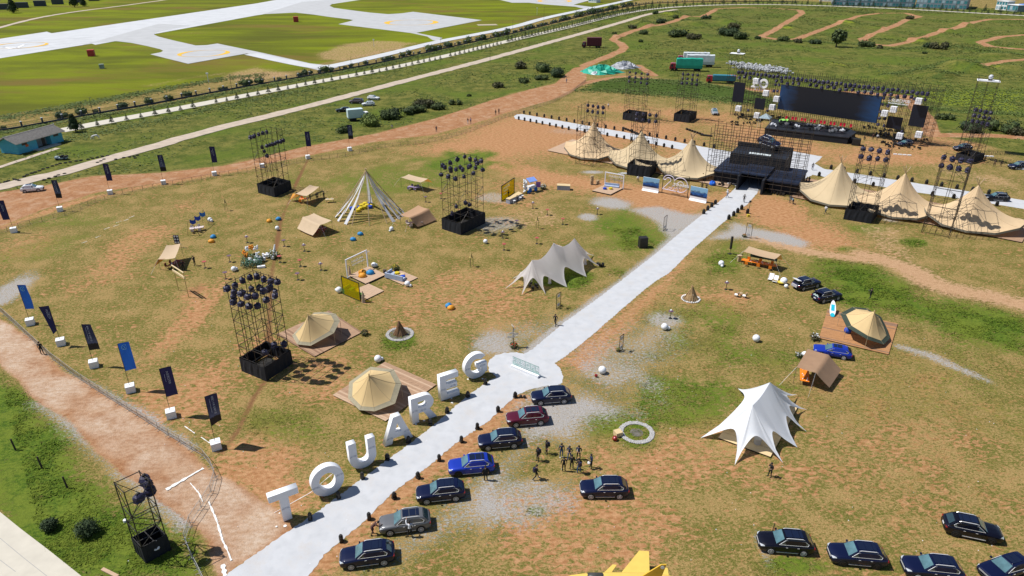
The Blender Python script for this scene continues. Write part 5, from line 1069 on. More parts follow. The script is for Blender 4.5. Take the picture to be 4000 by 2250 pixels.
# ------------------------------------------------------------------ tents
M_canv = mat('beige_canvas', (.68, .50, .30), .8, amt=.08, sc=.8, trans=.18, bump=.15)
M_canv3 = mat('beige_canvas_grey', (.60, .47, .29), .8, amt=.06, sc=.5, trans=.14, bump=.15)
M_canv2 = mat('yellow_beige_canvas', (.68, .50, .25), .8, amt=.05, sc=.7, trans=.16, bump=.12)
M_val = mat('grey_valance', (.17, .155, .12), .8, amt=.1); M_seam = mat('canvas_seam', (.40, .30, .18), .8); M_pole = mat('bare_pole', (.46, .34, .20), .7, amt=.2)
def canopy(t, apexes, rim, prof=1.4, m=M_canv, sag=0.0, rows=10, val=.5, vm=M_val, sub=3, seam=True, band=0.0, smooth=True, pf=None):
    """skin from a line of peaks to a rim of 3-D points, concave; peaks and rim in local coordinates"""
    n = len(rim); pts = []; An = []
    for i in range(n):
        for j in range(sub):
            f = j / sub; p = rim[i].lerp(rim[(i + 1) % n], f); pts.append(p)
    for p in pts:
        best = None
        for a, b in zip(apexes, apexes[1:]) if len(apexes) > 1 else [(apexes[0], apexes[0])]:
            v = Vector((b.x - a.x, b.y - a.y)); L2 = v.length_squared; f = 0 if L2 == 0 else max(0, min(1, (Vector((p.x - a.x, p.y - a.y))).dot(v) / L2))
            q = a.lerp(b, f) - Vector((0, 0, sag * math.sin(math.pi * f))); d = (Vector((q.x - p.x, q.y - p.y))).length
            if best is None or d < best[0]: best = (d, q)
        An.append(best[1])
    P = []
    for r in range(rows + 1):
        s_ = (r / rows) ** 1.15; row = []
        for p, a in zip(pts, An):
            q = a.lerp(p, s_); q.z = p.z + (a.z - p.z) * (1 - s_) ** (pf(p) if pf else prof); row.append(q)
        row.append(row[0].copy()); P.append(row)
    if band: 
        k_ = int(rows * (1 - band)) ; mb = MB(); mb.grid(P[:k_ + 1]); mb.build('canvas', m, t, smooth=smooth); mb = MB(); mb.grid(P[k_:]); mb.build('border', vm, t, smooth=smooth)
    else: mb = MB(); mb.grid(P); mb.build('canvas', m, t, smooth=smooth)
    if val:
        mb = MB(); mb.grid([[p + Vector((0, 0, .015)) for p in P[-1]], [Vector((p.x * 1.01, p.y * 1.01, max(.02, p.z - val))) for p in P[-1]]]); mb.build('valance', vm, t)
    if seam:
        mb = MB()
        for i in range(0, n): mb.path([row[i * sub] + Vector((0, 0, .01)) for row in P[1:]], .018, 3)
        mb.build('seam', M_seam, t)
TIP_D = Vector((math.cos(R(-32)), math.sin(R(-32)), 0)); TIP_N = Vector((-TIP_D.y, TIP_D.x, 0))
def tipi(px_, py_, H, label, m=M_canv, al=8.4, ar=8.4, f=5.9, b=6.4, lz=2.6, rz_=2.6):
    c = g(px_, py_, H); t = empty('tipi_tent', label, 'tent', 'giant tipi tents joined in two rows', loc=(c.x, c.y, .25))
    rim = []
    for i in range(12):
        a = 2 * math.pi * i / 12; u, v = math.cos(a), math.sin(a); ra = ar if u > 0 else al; rb_ = b if v > 0 else f
        zz = .55 + ((rz_ if u > 0 else lz) - .55) * max(0, abs(u)) ** 3; rim.append(TIP_D * (u * ra) + TIP_N * (v * rb_) + Vector((0, 0, zz)))
    canopy(t, [Vector((0, 0, H - .25))], rim, 1.75, m, rows=14, val=.38, sub=3, pf=lambda p: 1.35 + 1.15 * abs(p.xy.normalized().dot(TIP_D.xy)) ** 1.5)
    for i in range(5):
        a = 1.3 * i; q = MB(); q.bar((-.25 * math.cos(a), -.25 * math.sin(a), H - 1.0), (.75 * math.cos(a), .75 * math.sin(a), H + 1.0), .07, 5); q.build('tent_pole', M_pole, t)
    for i in range(3):
        a = 2.1 * i; q = MB(); q.bar((3.6 * math.cos(a), 3.6 * math.sin(a), 0), (0, 0, H - .6), .09, 6); q.build('tent_pole', M_pole, t)
    q = MB(); zc = H - 1.9
    for i in range(12): a, b2 = R(30 * i), R(30 * i + 30); rr_ = .78; q.bar((rr_ * math.cos(a), rr_ * math.sin(a), zc), (rr_ * math.cos(b2), rr_ * math.sin(b2), zc), .04, 3)
    q.build('neck_rope', M_val, t); link(t)
tipi(1494, 305, 9.2, 'far left giant tipi tent of the left row', al=8.0); tipi(1615, 328, 9.0, 'middle giant tipi tent of the left row', M_canv3); tipi(1742, 347, 9.0, 'giant tipi tent of the left row next to the gate', M_canv3, ar=8.0)
tipi(2118, 407, 8.7, 'giant tipi tent right next to the gate, first of the right row', M_canv3, al=7.8); tipi(2279, 434, 8.6, 'middle giant tipi tent of the right row', M_canv); tipi(2463, 464, 8.5, 'rightmost giant tipi tent with a raised right flap', M_canv, ar=9.6)
M_wood = mat('deck_board', (.36, .225, .14), .75, amt=.28, sc=1.2, streak=(1, 6, 6)); M_wood2 = mat('deck_board_orange', (.40, .20, .085), .7, amt=.30, sc=1.2, streak=(1, 6, 6)); M_wood3 = mat('deck_board_pale', (.48, .33, .22), .75, amt=.2, sc=1.2, streak=(1, 6, 6))
M_ply = mat('pale_plywood', (.62, .47, .26), .7, amt=.08, sc=.7)
def deck(name, cs, label, m=M_wood, th=.16, bw=.30, along=0, cat='wooden deck', z=0, stuff=False, alt=None):
    """planks laid over the quadrilateral cs (four ground points), running along edge 0->1 (along=0) or 1->2"""
    c = sum((Vector(p) for p in cs), Vector()) / 4; c.z = z; t = empty(name, label, cat, loc=c)
    a, b, d, e = [Vector((p[0] - c.x, p[1] - c.y, 0)) for p in cs]
    if along: a, b, d, e = b, d, e, a
    n = max(2, int((e - a).length / bw)); mb = MB()
    base = MB(); base.prism([((p) * .985).xy for p in (a, b, d, e)], 0, th - .05); base.build('joist_frame', M_rub, t)
    for i in range(n):
        f0, f1 = i / n + .0006, (i + 1) / n - .035 / n - .0006 * 0; k_ = random.uniform(-.006, .006)
        p0, p1, p2, p3 = a.lerp(e, f0), b.lerp(d, f0), b.lerp(d, f1), a.lerp(e, f1); z1 = th + k_
        if not stuff: mb = MB()
        mb._add([(*p0.xy, th - .045), (*p1.xy, th - .045), (*p2.xy, th - .045), (*p3.xy, th - .045), (*p0.xy, z1), (*p1.xy, z1), (*p2.xy, z1), (*p3.xy, z1)], [(4, 5, 6, 7), (0, 1, 5, 4), (1, 2, 6, 5), (2, 3, 7, 6), (3, 0, 4, 7)])
        if not stuff: mb.build('plank', (alt or m) if random.random() < .25 else m, t)
    if stuff: o = mb.build('planking', m, t); o['kind'] = 'stuff'
    link(t); return c
M_woodd = mat('deck_board_dark', (.24, .14, .085), .75, amt=.25, sc=1.2, streak=(1, 6, 6))
deck('tent_deck', [g(1376, 380), g(1830, 474), g(1858, 440), g(1440, 352)], 'long wooden deck under the left row of tipi tents', M_wood3, .24, .3, stuff=True)
deck('tent_deck', [g(1990, 497), g(2570, 612), g(2600, 560), g(2030, 450)], 'long wooden deck under the right row of tipi tents', M_wood, .24, .3, stuff=True)
def kk(c, r, *a): return [k(c, r, x, y) for x, y in zip(a[::2], a[1::2])]
D1 = deck('tent_platform', kk(1, 2, 198,503, 552,716, 1000,485, 690,280), 'square wooden platform under the beige tent beside the near tower', M_wood, alt=M_woodd); D2 = deck('tent_platform', kk(1, 2, 724,1078, 1222,1325, 1702,980, 1218,765), 'square wooden platform under the beige tent by the letter R', M_wood, alt=M_wood3)
deck('tent_platform', kk(3, 2, 478,540, 1135,695, 1222,402, 560,270), 'orange-brown wooden platform under the right beige tent', M_wood2, alt=M_woodd)
sm_ = lambda x, y, z=0: g(837.2 + .106667 * x, 618.2 + .106667 * y, z)
deck('lounge_platform', [sm_(380,735), sm_(780,930), sm_(1255,712), sm_(850,520)], 'lounge platform with bean bags before the white frame', M_wood3, .3); deck('lounge_platform', [sm_(1215,745), sm_(1655,937), sm_(2005,770), sm_(1600,602)], 'lounge platform with the grey corner sofa', M_wood3); deck('lounge_platform', [sm_(400,1100), sm_(755,1300), sm_(1207,1080), sm_(850,913)], 'lounge platform behind the yellow panel', M_wood3)
deck('lounge_platform', kk(2, 1, 755,480, 930,517, 1045,458, 905,412), 'small lounge platform of the back white frame near the gate', M_wood3, .3)
wt = lambda x, y, z=0: g(1738.8 + .1778 * x, 933.8 + .1778 * y, z)
deck('tent_floor', [wt(380,960), wt(1117,1232), wt(1508,515), wt(830,330)], 'pale plywood floor under the white star tent', M_ply, .22, 1.2)
def glamp(c_, r_, apex, rim, label, az=4.4, vm=None):
    A = k(c_, r_, apex[0], apex[1], az); t = empty('bell_tent', label, 'tent', loc=(A.x, A.y, .17)); O = Vector((A.x, A.y, .17))
    R_ = [k(c_, r_, x, y, z + .17) - O for x, y, z in rim]
    canopy(t, [Vector((0, 0, az - .17))], R_, 1.45, M_canv2, rows=12, val=0, sub=3, vm=vm or mat('olive_border', (.30, .265, .18), .8, amt=.15, sc=3), band=.13)
    q = MB(); q.lathe([(.24, az - .75), (.10, az - .35), (.05, az + .1)], 8); q.build('peak_cap', M_canv2, t)
    q = MB(); q.bar((0, 0, 0), (0, 0, az - .3), .06, 6); q.build('centre_pole', M_pole, t)
    for p in R_:
        if p.z > 1.2: q = MB(); q.bar((p.x, p.y, 0), p, .03, 5); q.build('side_pole', M_pole, t)
    link(t)
glamp(1, 2, (1065,885), [(868,1100,.4), (975,1212,.4), (1120,1224,.5), (1312,1150,1.1), (1372,960,2.1), (1300,828,2.3), (1080,803,1.9), (878,948,1.0)], 'beige bell tent with grey border beside the letters A and R')
glamp(1, 2, (490,318), [(340,508,.4), (388,592,.4), (515,606,.5), (735,485,1.7), (792,370,2.2), (752,302,2.4), (640,286,2.4), (545,292,2.2), (420,420,.6)], 'beige bell tent with a raised grey lip beside the near tower')
glamp(3, 2, (1003,285), [(1092,594,.5), (935,545,1.5), (742,430,2.0), (680,300,2.1), (800,238,2.2), (930,252,2.0), (1065,330,1.4), (1112,420,.7), (1152,530,.5)], 'beige bell tent with dark green border on the orange-brown platform', vm=mat('green_border', (.035, .05, .035), .8, amt=.2))
M_star = mat('star_canvas_white', (.80, .83, .88), .55, amt=.02, sc=.6, trans=.25); M_star2 = mat('star_canvas_cream', (.80, .76, .75), .6, amt=.03, sc=.6, trans=.55)
def star(name, label, apex, tips, m, arch=1.7, pull=.42, prof=1.35, sag=.8):
    O = sum(apex, Vector()) / len(apex); O.z = 0; t = empty(name, label, 'tent', loc=O); ap = [a - O for a in apex]; T_ = [p - O for p in tips]; n = len(T_); rim = []
    for i in range(n):
        a, b = T_[i], T_[(i + 1) % n]
        mid = (a + b) / 2; c = min((q for q in ap), key=lambda q: (Vector((q.x, q.y)) - Vector((mid.x, mid.y))).length); c = Vector((c.x, c.y, 0))
        N = 14
        for j in range(N):
            f = j / N; s_ = math.sin(math.pi * f); p = a.lerp(b, f).lerp(c, pull * s_ ** .42); p.z = a.z * (1 - f) + b.z * f + arch * s_ ** .6
            if j == 0: p = a.copy()
            rim.append(p)
    canopy(t, ap, rim, prof, m, sag=sag, rows=14, val=0, sub=1, seam=False)
    for a in ap: q = MB(); q.bar((a.x, a.y, 0), a - Vector((0, 0, .1)), .06, 8); q.build('mast', M_chrome, t)
    for p in T_:
        d = Vector((p.x, p.y, 0)).normalized(); q = MB(); q.bar(p, p + d * .35 - Vector((0, 0, p.z)), .02); q.build('peg', M_black, t)
    link(t)
star('star_tent', 'bright white star-shaped stretch tent on a plywood floor', [wt(1116,157,5.7), wt(870,483,4.6)], [wt(130,945), wt(615,1330), wt(1300,1300), wt(1505,1080), wt(1640,860), wt(1640,545), wt(1500,330,.3), wt(1150,210), wt(660,245,.2)], M_star, arch=2.2, pull=.47, prof=1.2, sag=.4)
star('star_tent', 'cream triple-peaked star tent beside the walkway', [k(2, 1, 190,1125,4.4), k(2, 1, 393,962,5.9), k(2, 1, 590,918,5.4)], [g(1270,726), g(1312,743), g(1373,741), g(1427,723), g(1476,697), g(1513,672), g(1495,642), g(1430,640), g(1350,668), g(1290,700)], M_star2, arch=2.1, pull=.5, sag=1.1)
# ------------------------------------------------------------------ tarps
M_tarp = mat('sand_tarp', (.62, .47, .31), .75, amt=.07, sc=.8, trans=.2, tcol=(.45, .20, .06)); M_tarp2 = mat('brown_tarp', (.36, .225, .135), .5, amt=.12, sc=.9, trans=.12, bump=.25); M_or = mat('orange_lining', (.62, .27, .03), .7, amt=.08)
def tarp(label, rows, m=M_tarp, flap=None, guys=True, sag=.12):
    pts = [p for r in rows for p in r]; O = sum(pts, Vector()) / len(pts); O.z = 0; t = empty('tarp_shelter', label, 'tarp', loc=O); mb = MB(); P = []; N = 7
    for r0, r1 in zip(rows, rows[1:]):
        for i in range(N if r1 is not rows[-1] else N + 1):
            f = i / N; a, b = r0[0].lerp(r1[0], f), r0[1].lerp(r1[1], f); P.append([a.lerp(b, j / N) - O - Vector((0, 0, sag * (math.sin(math.pi * f) + math.sin(math.pi * j / N)))) for j in range(N + 1)])
    mb.grid(P); mb.build('sheet', m, t, smooth=True)
    if flap: q = MB(); q.poly([p - O for p in flap]); q.build('flap', M_or, t)
    for p in pts:
        if p.z > 1.2:
            e = p - O; q = MB(); q.bar((e.x, e.y, 0), e, .03, 5); q.build('pole', M_scafl, t)
            if guys: d = Vector((e.x, e.y, 0)).normalized(); q = MB(); q.bar(e, Vector((e.x, e.y, 0)) + d * 2.0, .012, 3); q.build('guy_rope', M_cov, t)
    link(t); return O
tarp('pale sand tarp with an orange corner, leftmost on the field', [[k(0, 1, 1490,1118,2.0), k(0, 1, 1570,985,2.7)], [k(0, 1, 1650,1105,2.4), k(0, 1, 1702,968,2.6)]], flap=[k(0, 1, 1490,1118,2.0), k(0, 1, 1560,1112,2.1), k(0, 1, 1450,1190,.4)])
tarp('sand tarp with an orange corner beside the back left tower', [[k(1, 1, 375,498,2.1), k(1, 1, 508,415,2.9)], [k(1, 1, 478,520,2.5), k(1, 1, 597,432,2.4)]], flap=[k(1, 1, 375,498,2.1), k(1, 1, 430,508,2.2), k(1, 1, 318,560,.2), k(1, 1, 348,498,1.4)])
tarp('sand tarp sloping to the left in front of the pole pyramid', [[k(1, 1, 388,825,.5), k(1, 1, 535,893,.5)], [k(1, 1, 440,718,2.3), k(1, 1, 605,792,2.3)], [k(1, 1, 545,683,2.4), k(1, 1, 712,750,2.4)]])
tarp('flat sand tarp behind the lighting tower right of the pyramid', [[k(1, 1, 1365,343,2.4), k(1, 1, 1550,392,2.4)], [k(1, 1, 1440,315,2.5), k(1, 1, 1622,358,2.5)]], flap=[k(1, 1, 1622,358,2.5), k(1, 1, 1668,395,1.6), k(1, 1, 1585,378,2.4)])
tarp('sand-brown tarp sloping to the right beside the tower by the pyramid', [[k(1, 1, 1360,697,2.3), k(1, 1, 1530,608,2.5)], [k(1, 1, 1450,722,2.4), k(1, 1, 1625,640,2.5)], [k(1, 1, 1525,812,.4), k(1, 1, 1703,742,.4)]], mat('tan_tarp', (.52, .32, .19), .7, amt=.08, trans=.2))
cd = lambda x, y, z=0: g(1835.4 + .12 * x, 598.9 + .12 * y, z)
tarp('flat tan tarp over the long orange table right of the walkway', [[cd(290,280,2.4), cd(940,445,2.4)], [cd(405,170,2.5), cd(1078,340,2.5)]], mat('tan_tarp_flat', (.56, .40, .25), .75, amt=.05, trans=.2), flap=[cd(1078,340,2.5), cd(1105,460,1.7), cd(985,435,2.3)])
tarp('brown shiny ridge tarp tent beside the bright blue estate car', [[k(3, 2, 270,806,2.4), k(3, 2, 375,632,2.4)], [k(3, 2, 450,860,2.6), k(3, 2, 572,690,2.6)], [k(3, 2, 580,1000,.7), k(3, 2, 692,832,.9)]], M_tarp2, sag=.05)
# ------------------------------------------------------------------ big letters
LH = 3.5; s0 = .235
def LT(ch):
    if ch == 'T': return [[(0, 1), (.80, 1), (.80, .79), (.52, .79), (.52, 0), (.28, 0), (.28, .79), (0, .79)]]
    if ch == 'O': return [arc(.48, .5, .48, .52, 0, 360, 36)[:-1], arc(.48, .5, .245, .29, 0, 360, 30)[:-1]]
    if ch == 'U': return [[(0, 1), (.245, 1)] + arc(.42, .40, .175, .19, 180, 360, 12) + [(.595, 1), (.84, 1)] + arc(.42, .40, .42, .42, 0, -180, 20)]
    if ch == 'A': return [[(.36, 1), (.62, 1), (.98, 0), (.72, 0), (.665, .20), (.315, .20), (.26, 0), (0, 0)], [(.38, .40), (.60, .40), (.49, .76)]]
    if ch == 'R': return [[(0, 0), (0, 1), (.46, 1)] + arc(.48, .69, .33, .31, 90, -62, 14) + [(.90, 0), (.62, 0), (.42, .36), (.245, .36), (.245, 0)], [(.245, .57), (.245, .80), (.44, .80)] + arc(.45, .685, .125, .115, 90, -90, 8) + [(.44, .57)]]
    if ch == 'E': return [[(0, 0), (0, 1), (.72, 1), (.72, .79), (.245, .79), (.245, .61), (.66, .61), (.66, .41), (.245, .41), (.245, .21), (.74, .21), (.74, 0)]]
    if ch == 'G': return [arc(.50, .5, .50, .52, 42, 330, 26) + [(.93, .12), (.93, .56), (.52, .56), (.52, .36), (.70, .36), (.70, .25)] + arc(.50, .5, .26, .30, 320, 52, 22)]
M_let = mat('letter_white', (.80, .81, .84), .5, amt=.015); M_ink = mat('grey_print', (.38, .42, .50), .7)
LY = R(31)
for ch, (bx, by), off in (('T', (725,1309), .40), ('O', (830,1245), .48), ('U', (917,1176), .42), ('A', (1004,1112), .49), ('R', (1069,1058), .45), ('E', (1133,1002), .37), ('G', (1199,951), .48)):
    p = g(bx, by); t = empty('giant_letter', 'giant white three-dimensional letter ' + ch + ' standing in the row beside the walkway', 'letter', 'giant white letters spelling the word along the walkway', loc=(p.x, p.y, 0), rz=LY)
    me = outline_mesh('letter_block', [[((x - off) * LH, y * LH + .02) for x, y in lp] for lp in LT(ch)], .72, M_let); o = upright(me, (0, .36, .03), 0, t)
    for (x, z) in {'T': [(.40, .45)], 'O': [(.12, .42), (.84, .6)], 'U': [(.12, .55), (.72, .65)], 'A': [(.20, .25), (.78, .35)], 'R': [(.12, .5), (.42, .46)], 'E': [(.12, .45), (.5, .5)], 'G': [(.12, .5), (.75, .47)]}[ch]:
        me = text_mesh('small_print', 'TOUAREG\n途锐二十周年', .13, M_ink, .004); upright(me, ((x - off) * LH, -.006, z * LH), 0, t)
    link(t)
    for i in range(3):
        q = MB(); q.lathe([(random.uniform(.08, .2), 0), (.02, .012)], 9, (p.x + random.uniform(-1.2, 1.0), p.y + random.uniform(-.9, 1.2), .012)); struct('chalk_spill', q, M_chalk)
# ------------------------------------------------------------------ flags on white blocks
M_fb = mat('flag_blue', (.006, .13, .62), .6, amt=.05, trans=.12); M_fn = mat('flag_navy', (.010, .011, .080), .6, amt=.08, trans=.08); M_txt = mat('flag_print', (.45, .50, .60), .7); M_vw = mat('emblem_print', (.22, .55, .80), .6)
def fgrad():
    m = mat('flag_picture', (.01, .015, .05), .6, amt=0); n = m.node_tree; L = n.links; b = n.nodes['Principled BSDF']
    tc = n.nodes.new('ShaderNodeTexCoord'); sp = n.nodes.new('ShaderNodeSeparateXYZ'); L.new(tc.outputs['Generated'], sp.inputs[0]); nz = n.nodes.new('ShaderNodeTexNoise'); nz.inputs['Scale'].default_value = 4; L.new(tc.outputs['Generated'], nz.inputs[0])
    a = n.nodes.new('ShaderNodeMath'); a.operation = 'MULTIPLY_ADD'; L.new(nz.outputs[0], a.inputs[0]); a.inputs[1].default_value = .12; L.new(sp.outputs[2], a.inputs[2])
    r = n.nodes.new('ShaderNodeValToRGB'); L.new(a.outputs[0], r.inputs[0]); e = r.color_ramp.elements; e[0].position = .30; e[0].color = (.003, .004, .012, 1); e[1].position = .95; e[1].color = (.010, .014, .075, 1)
    q = e.new(.335); q.color = (.075, .10, .20, 1); q = e.new(.6); q.color = (.012, .03, .10, 1); L.new(r.outputs[0], b.inputs['Base Color']); return m
M_fp = fgrad()
def flag(x, y, ytop, kind, label, yw, wd=1.25, ln=3.9, bend=0.0, cs=1.05):
    p = g(x, y); Ht = hz(x, y, ytop); t = empty('flag_banner', label, 'flag', 'flag banners on white blocks round the field', loc=p)
    q = MB(); q.box(0, 0, .47, cs, cs, .94, R(28)); q.build('base_block', M_wht, t)
    ln = min(ln, Ht - 1.9); d = Vector((math.cos(yw), math.sin(yw), 0)); s_ = Vector((-.03, .02, 0))
    q = MB(); q.bar((0, 0, .94), (0, 0, Ht), .028, 5); q.bar((0, 0, Ht), tuple(d * wd + Vector((0, 0, Ht))), .018, 4); q.build('pole', M_black, t)
    nx, nz_ = 6, 12; P = []; cut = -wd * .75 if bend < 0 else 0; nn = Vector((-d.y, d.x, 0))
    for j in range(nz_ + 1):
        f = j / nz_; w_ = wd * (1 - (.8 * f if bend < 0 else 0)); P.append([d * (w_ * i / nx) + nn * (.10 * math.sin(f * 5 + i * .8) * (i / nx) + abs(bend) * f * f * (i / nx)) + Vector((0, 0, Ht - ln * f - .06 * (i / nx) * math.sin(f * 3))) for i in range(nx + 1)])
    q = MB(); q.grid(P); fl = q.build('flag', {'b': M_fb, 'n': M_fn, 'p': M_fp}[kind], t, smooth=True)
    nf = Vector((0, -1, 0)); sg = -1 if nn.dot(nf) < 0 else 1
    c = d * wd * .5
    def put_flat(me, off, z, rot):        # lies on the side of the cloth that faces -Y
        o = ob(me.name, me, fl); f = (Ht - z) / ln; o.location = d * off + nn * ((.10 * math.sin(f * 5 + off / wd * 4.8) + abs(bend) * f * f) * off / wd + sg * .035) + Vector((0, 0, z)); 
        fa = yw if sg < 0 else yw + math.pi; o.rotation_euler = Matrix.Rotation(fa, 3, 'Z').to_4x4().to_3x3().to_euler() if False else (Matrix.Rotation(fa, 3, 'Z') @ Matrix.Rotation(math.pi / 2, 3, 'X') @ Matrix.Rotation(rot, 3, 'Z')).to_euler()
    if kind == 'b':
        r_ = .36; ring_m = outline_mesh('emblem', [arc(0, 0, r_, r_, 0, 360, 28)[:-1], arc(0, 0, r_ * .88, r_ * .88, 0, 360, 28)[:-1]], .008, M_vw); put_flat(ring_m, wd * .5, Ht - .62, 0)
        q = MB()
        for a, b in (((-.17, .28), (0, -.0)), ((.17, .28), (0, -.0)), ((-.30, .14), (-.13, -.28)), ((-.13, -.28), (0, 0)), ((.13, -.28), (0, 0)), ((.30, .14), (.13, -.28))): q.bar((*a, 0), (*b, 0), .022, 4)
        put_flat(q.mesh('emblem', M_vw), wd * .5, Ht - .62, 0)
    else:
        s1, s2 = (('大众进口汽车', 'Volkswagen Import') if kind == 'n' else ('途锐二十年 征程不息', 'TOUAREG 20TH ANNIVERSARY'))
        put_flat(text_mesh('lettering', s1, .30 if kind == 'n' else .25, M_txt, .004), wd * (.55 if bend >= 0 else .32), Ht - 1.35, -math.pi / 2); put_flat(text_mesh('lettering', s2, .13, M_txt, .003), wd * (.30 if bend >= 0 else .14), Ht - 1.35, -math.pi / 2)
    link(t)
fl = [(78,816,717,'b','light blue flag with a round emblem, highest of the near left row',R(2),0), (155,867,769,'n','navy flag twisted to a narrow wedge in the near left row',R(200),-1), (238,922,816,'p','dark picture flag with a black foot, above the dirt road bend',R(1),.3), (330,984,865,'b','light blue flag with a round emblem, lower in the near left row',R(28),0),
      (432,1048,928,'n','navy flag with white Chinese lettering near the barrier bend',R(30),0), (545,1127,998,'p','dark picture flag at the lower end of the row beside the gate in the barrier',R(38),.5),
      (36,584,504,'n','navy flag cut by the left edge',R(190),0), (152,531,453,'p','dark picture flag by the white car',R(0),0), (278,488,412,'n','navy flag left of the middle in the far road row',R(2),0), (412,463,390,'p','dark picture flag in the middle of the far road row',R(4),.2), (540,441,369,'n','navy flag beside the back left tower',R(5),0),
      (775,399,331,'n','navy flag between the back left tower and the bushes',R(3),0), (880,379,314,'p','dark picture flag in front of the green bushes',R(2),.2)]
for x, y, yt, kd, lb, yw, bd in fl: flag(x, y, yt, kd, lb, math.pi + yw if False else yw, bend=bd)
q = MB(); q.box(0, 0, .47, 1.05, 1.05, .94, R(28)); single('white_block', q, M_wht, 'white block seen through the back left tower', 'block', loc=g(660, 421))
t = empty('pattern_flag', 'small dark blue flag with white rings behind the pale tarp', 'flag', loc=g(449, 622)); q = MB(); q.bar((0, 0, 0), (0, 0, 2.4), .03); q.build('pole', M_black, t); q = MB(); q.box(-.05, 0, 1.55, 1.0, .04, 1.7); q.build('flag', M_fn, t); q = MB()
for x in (-.28, .2):
    for z in (1.0, 1.6, 2.15): q.bar((x, -.03, z), (x, -.06, z), .17, 10)
q.build('ring_print', M_wht, t); link(t)
# ------------------------------------------------------------------ crowd barriers
bar_ = empty('crowd_barrier', None, 'barrier'); M_galv = mat('galvanised_steel', (.42, .42, .40), .45, metal=.5)
q = MB(); q.bar((-1.05, 0, 1.08), (1.05, 0, 1.08), .024); q.bar((-1.05, 0, .2), (1.05, 0, .2), .024); q.bar((-1.05, 0, .05), (-1.05, 0, 1.08), .024); q.bar((1.05, 0, .05), (1.05, 0, 1.08), .024); q.build('frame', M_galv, bar_)
q = MB()
for i in range(1, 14): q.bar((-1.05 + i * .15, 0, .2), (-1.05 + i * .15, 0, 1.08), .010, 3, caps=False)
q.build('upright', M_galv, bar_)
for x in (-.8, .8): q = MB(); q.bar((x, -.32, .03), (x, .32, .03), .022); q.build('foot', M_galv, bar_)
def barriers(pts, label, group, sub=None):
    pts = dens([Vector(p) for p in pts], .05); acc = 0; last = pts[0]; n = 0
    for p in pts:
        if (p - last).length >= 2.13:
            m = (p + last) / 2; a = math.atan2(p.y - last.y, p.x - last.x); put(bar_, (m.x, m.y, 0), a + random.uniform(-.02, .02), label, group, sub); last = p; n += 1
    return n
barriers(px(-20,775, 0,783, 60,838, 130,903, 190,948, 260,994, 340,1043, 400,1082, 450,1112, 500,1142, 528,1160, 536,1195, 549,1212, 500,1290, 461,1345, 462,1350, 478,1395, 505,1450, 520,1480), 'grey steel crowd barrier panel in the chain along the near dirt road', 'crowd barriers along the near dirt road')
barriers(px(-10,592, 60,570, 100,560, 160,545, 240,510, 320,485, 420,468, 520,450, 600,436, 650,430, 760,408, 880,392, 960,372, 1060,362, 1120,350, 1180,332, 1260,300, 1320,280, 1390,258, 1440,232, 1475,205), 'thin barrier panel in the chain along the far clay road', 'barriers along the far clay road', {'galvanised_steel': mat('rusty_barrier', (.22, .16, .12), .6)})
# ------------------------------------------------------------------ vegetation
def leaf_mat(name, c1, c2):
    m = mat(name, c1, .8, amt=0); n = m.node_tree; L = n.links; b = n.nodes['Principled BSDF']; g_ = n.nodes.new('ShaderNodeNewGeometry'); mx = n.nodes.new('ShaderNodeMix'); mx.data_type = 'RGBA'; mx.inputs[6].default_value = (*c1, 1); mx.inputs[7].default_value = (*c2, 1)
    L.new(g_.outputs['Random Per Island'], mx.inputs[0]); L.new(mx.outputs[2], b.inputs['Base Color']); return m
M_lf = leaf_mat('conifer_leaf', (.014, .030, .012), (.045, .075, .022)); M_lf2 = leaf_mat('bush_leaf', (.018, .036, .010), (.085, .115, .028)); M_lf3 = leaf_mat('bright_leaf', (.05, .09, .015), (.16, .20, .04)); M_lf4 = leaf_mat('brown_bush_leaf', (.03, .035, .015), (.09, .085, .03)); M_bark = mat('bark', (.09, .065, .045), .9, amt=.3, sc=6)
def leaves(mb, c, r, n, s_, sz=1.0, shape='ball', rd=random):
    for i in range(n):
        while True:
            v = Vector((rd.uniform(-1, 1), rd.uniform(-1, 1), rd.uniform(-1, 1)))
            if .15 < v.length < 1: break
        v = v.normalized() * (.62 + .38 * rd.random()) if rd.random() < .8 else v
        if shape == 'cone': h_ = (v.z + 1) / 2; v = Vector((v.x * (1 - h_ * .86), v.y * (1 - h_ * .86), v.z))
        p = Vector(c) + Vector((v.x * r, v.y * r, v.z * r * sz)); a = Vector((rd.uniform(-1, 1), rd.uniform(-1, 1), rd.uniform(-.8, .8))).normalized(); b = a.cross(v.normalized() if v.length > .01 else Vector((0, 0, 1))).normalized() if a.cross(v).length > .01 else Vector((1, 0, 0)); w_ = s_ * rd.uniform(.6, 1.4)
        mb._add([p - a * w_, p + b * w_ * .6, p + a * w_ + v * w_ * .3, p - b * w_ * .6], [(0, 1, 2, 3)])
def plant(name, label, cat, blobs, stem=None, m=M_lf2, group=None, s_=.22, shape='ball', loc=(0, 0, 0), proto=False, n_mult=1):
    t = empty(name, label, cat, group, loc=loc)
    q = MB()
    if stem:
        for a in stem: q.bar(*a[:2], a[2], 6, a[3])
        q.build('trunk', M_bark, t); q = MB()
    for (c, r, n, sz) in blobs:
        leaves(q, c, r, int(n * n_mult), s_, sz, shape)
        if shape == 'ball': q.ball(c, r * .58, 9, 6, sz, r * .12)
    q.build('crown' if stem else 'foliage', m, t)
    if not proto: link(t)
    return t
saps = []
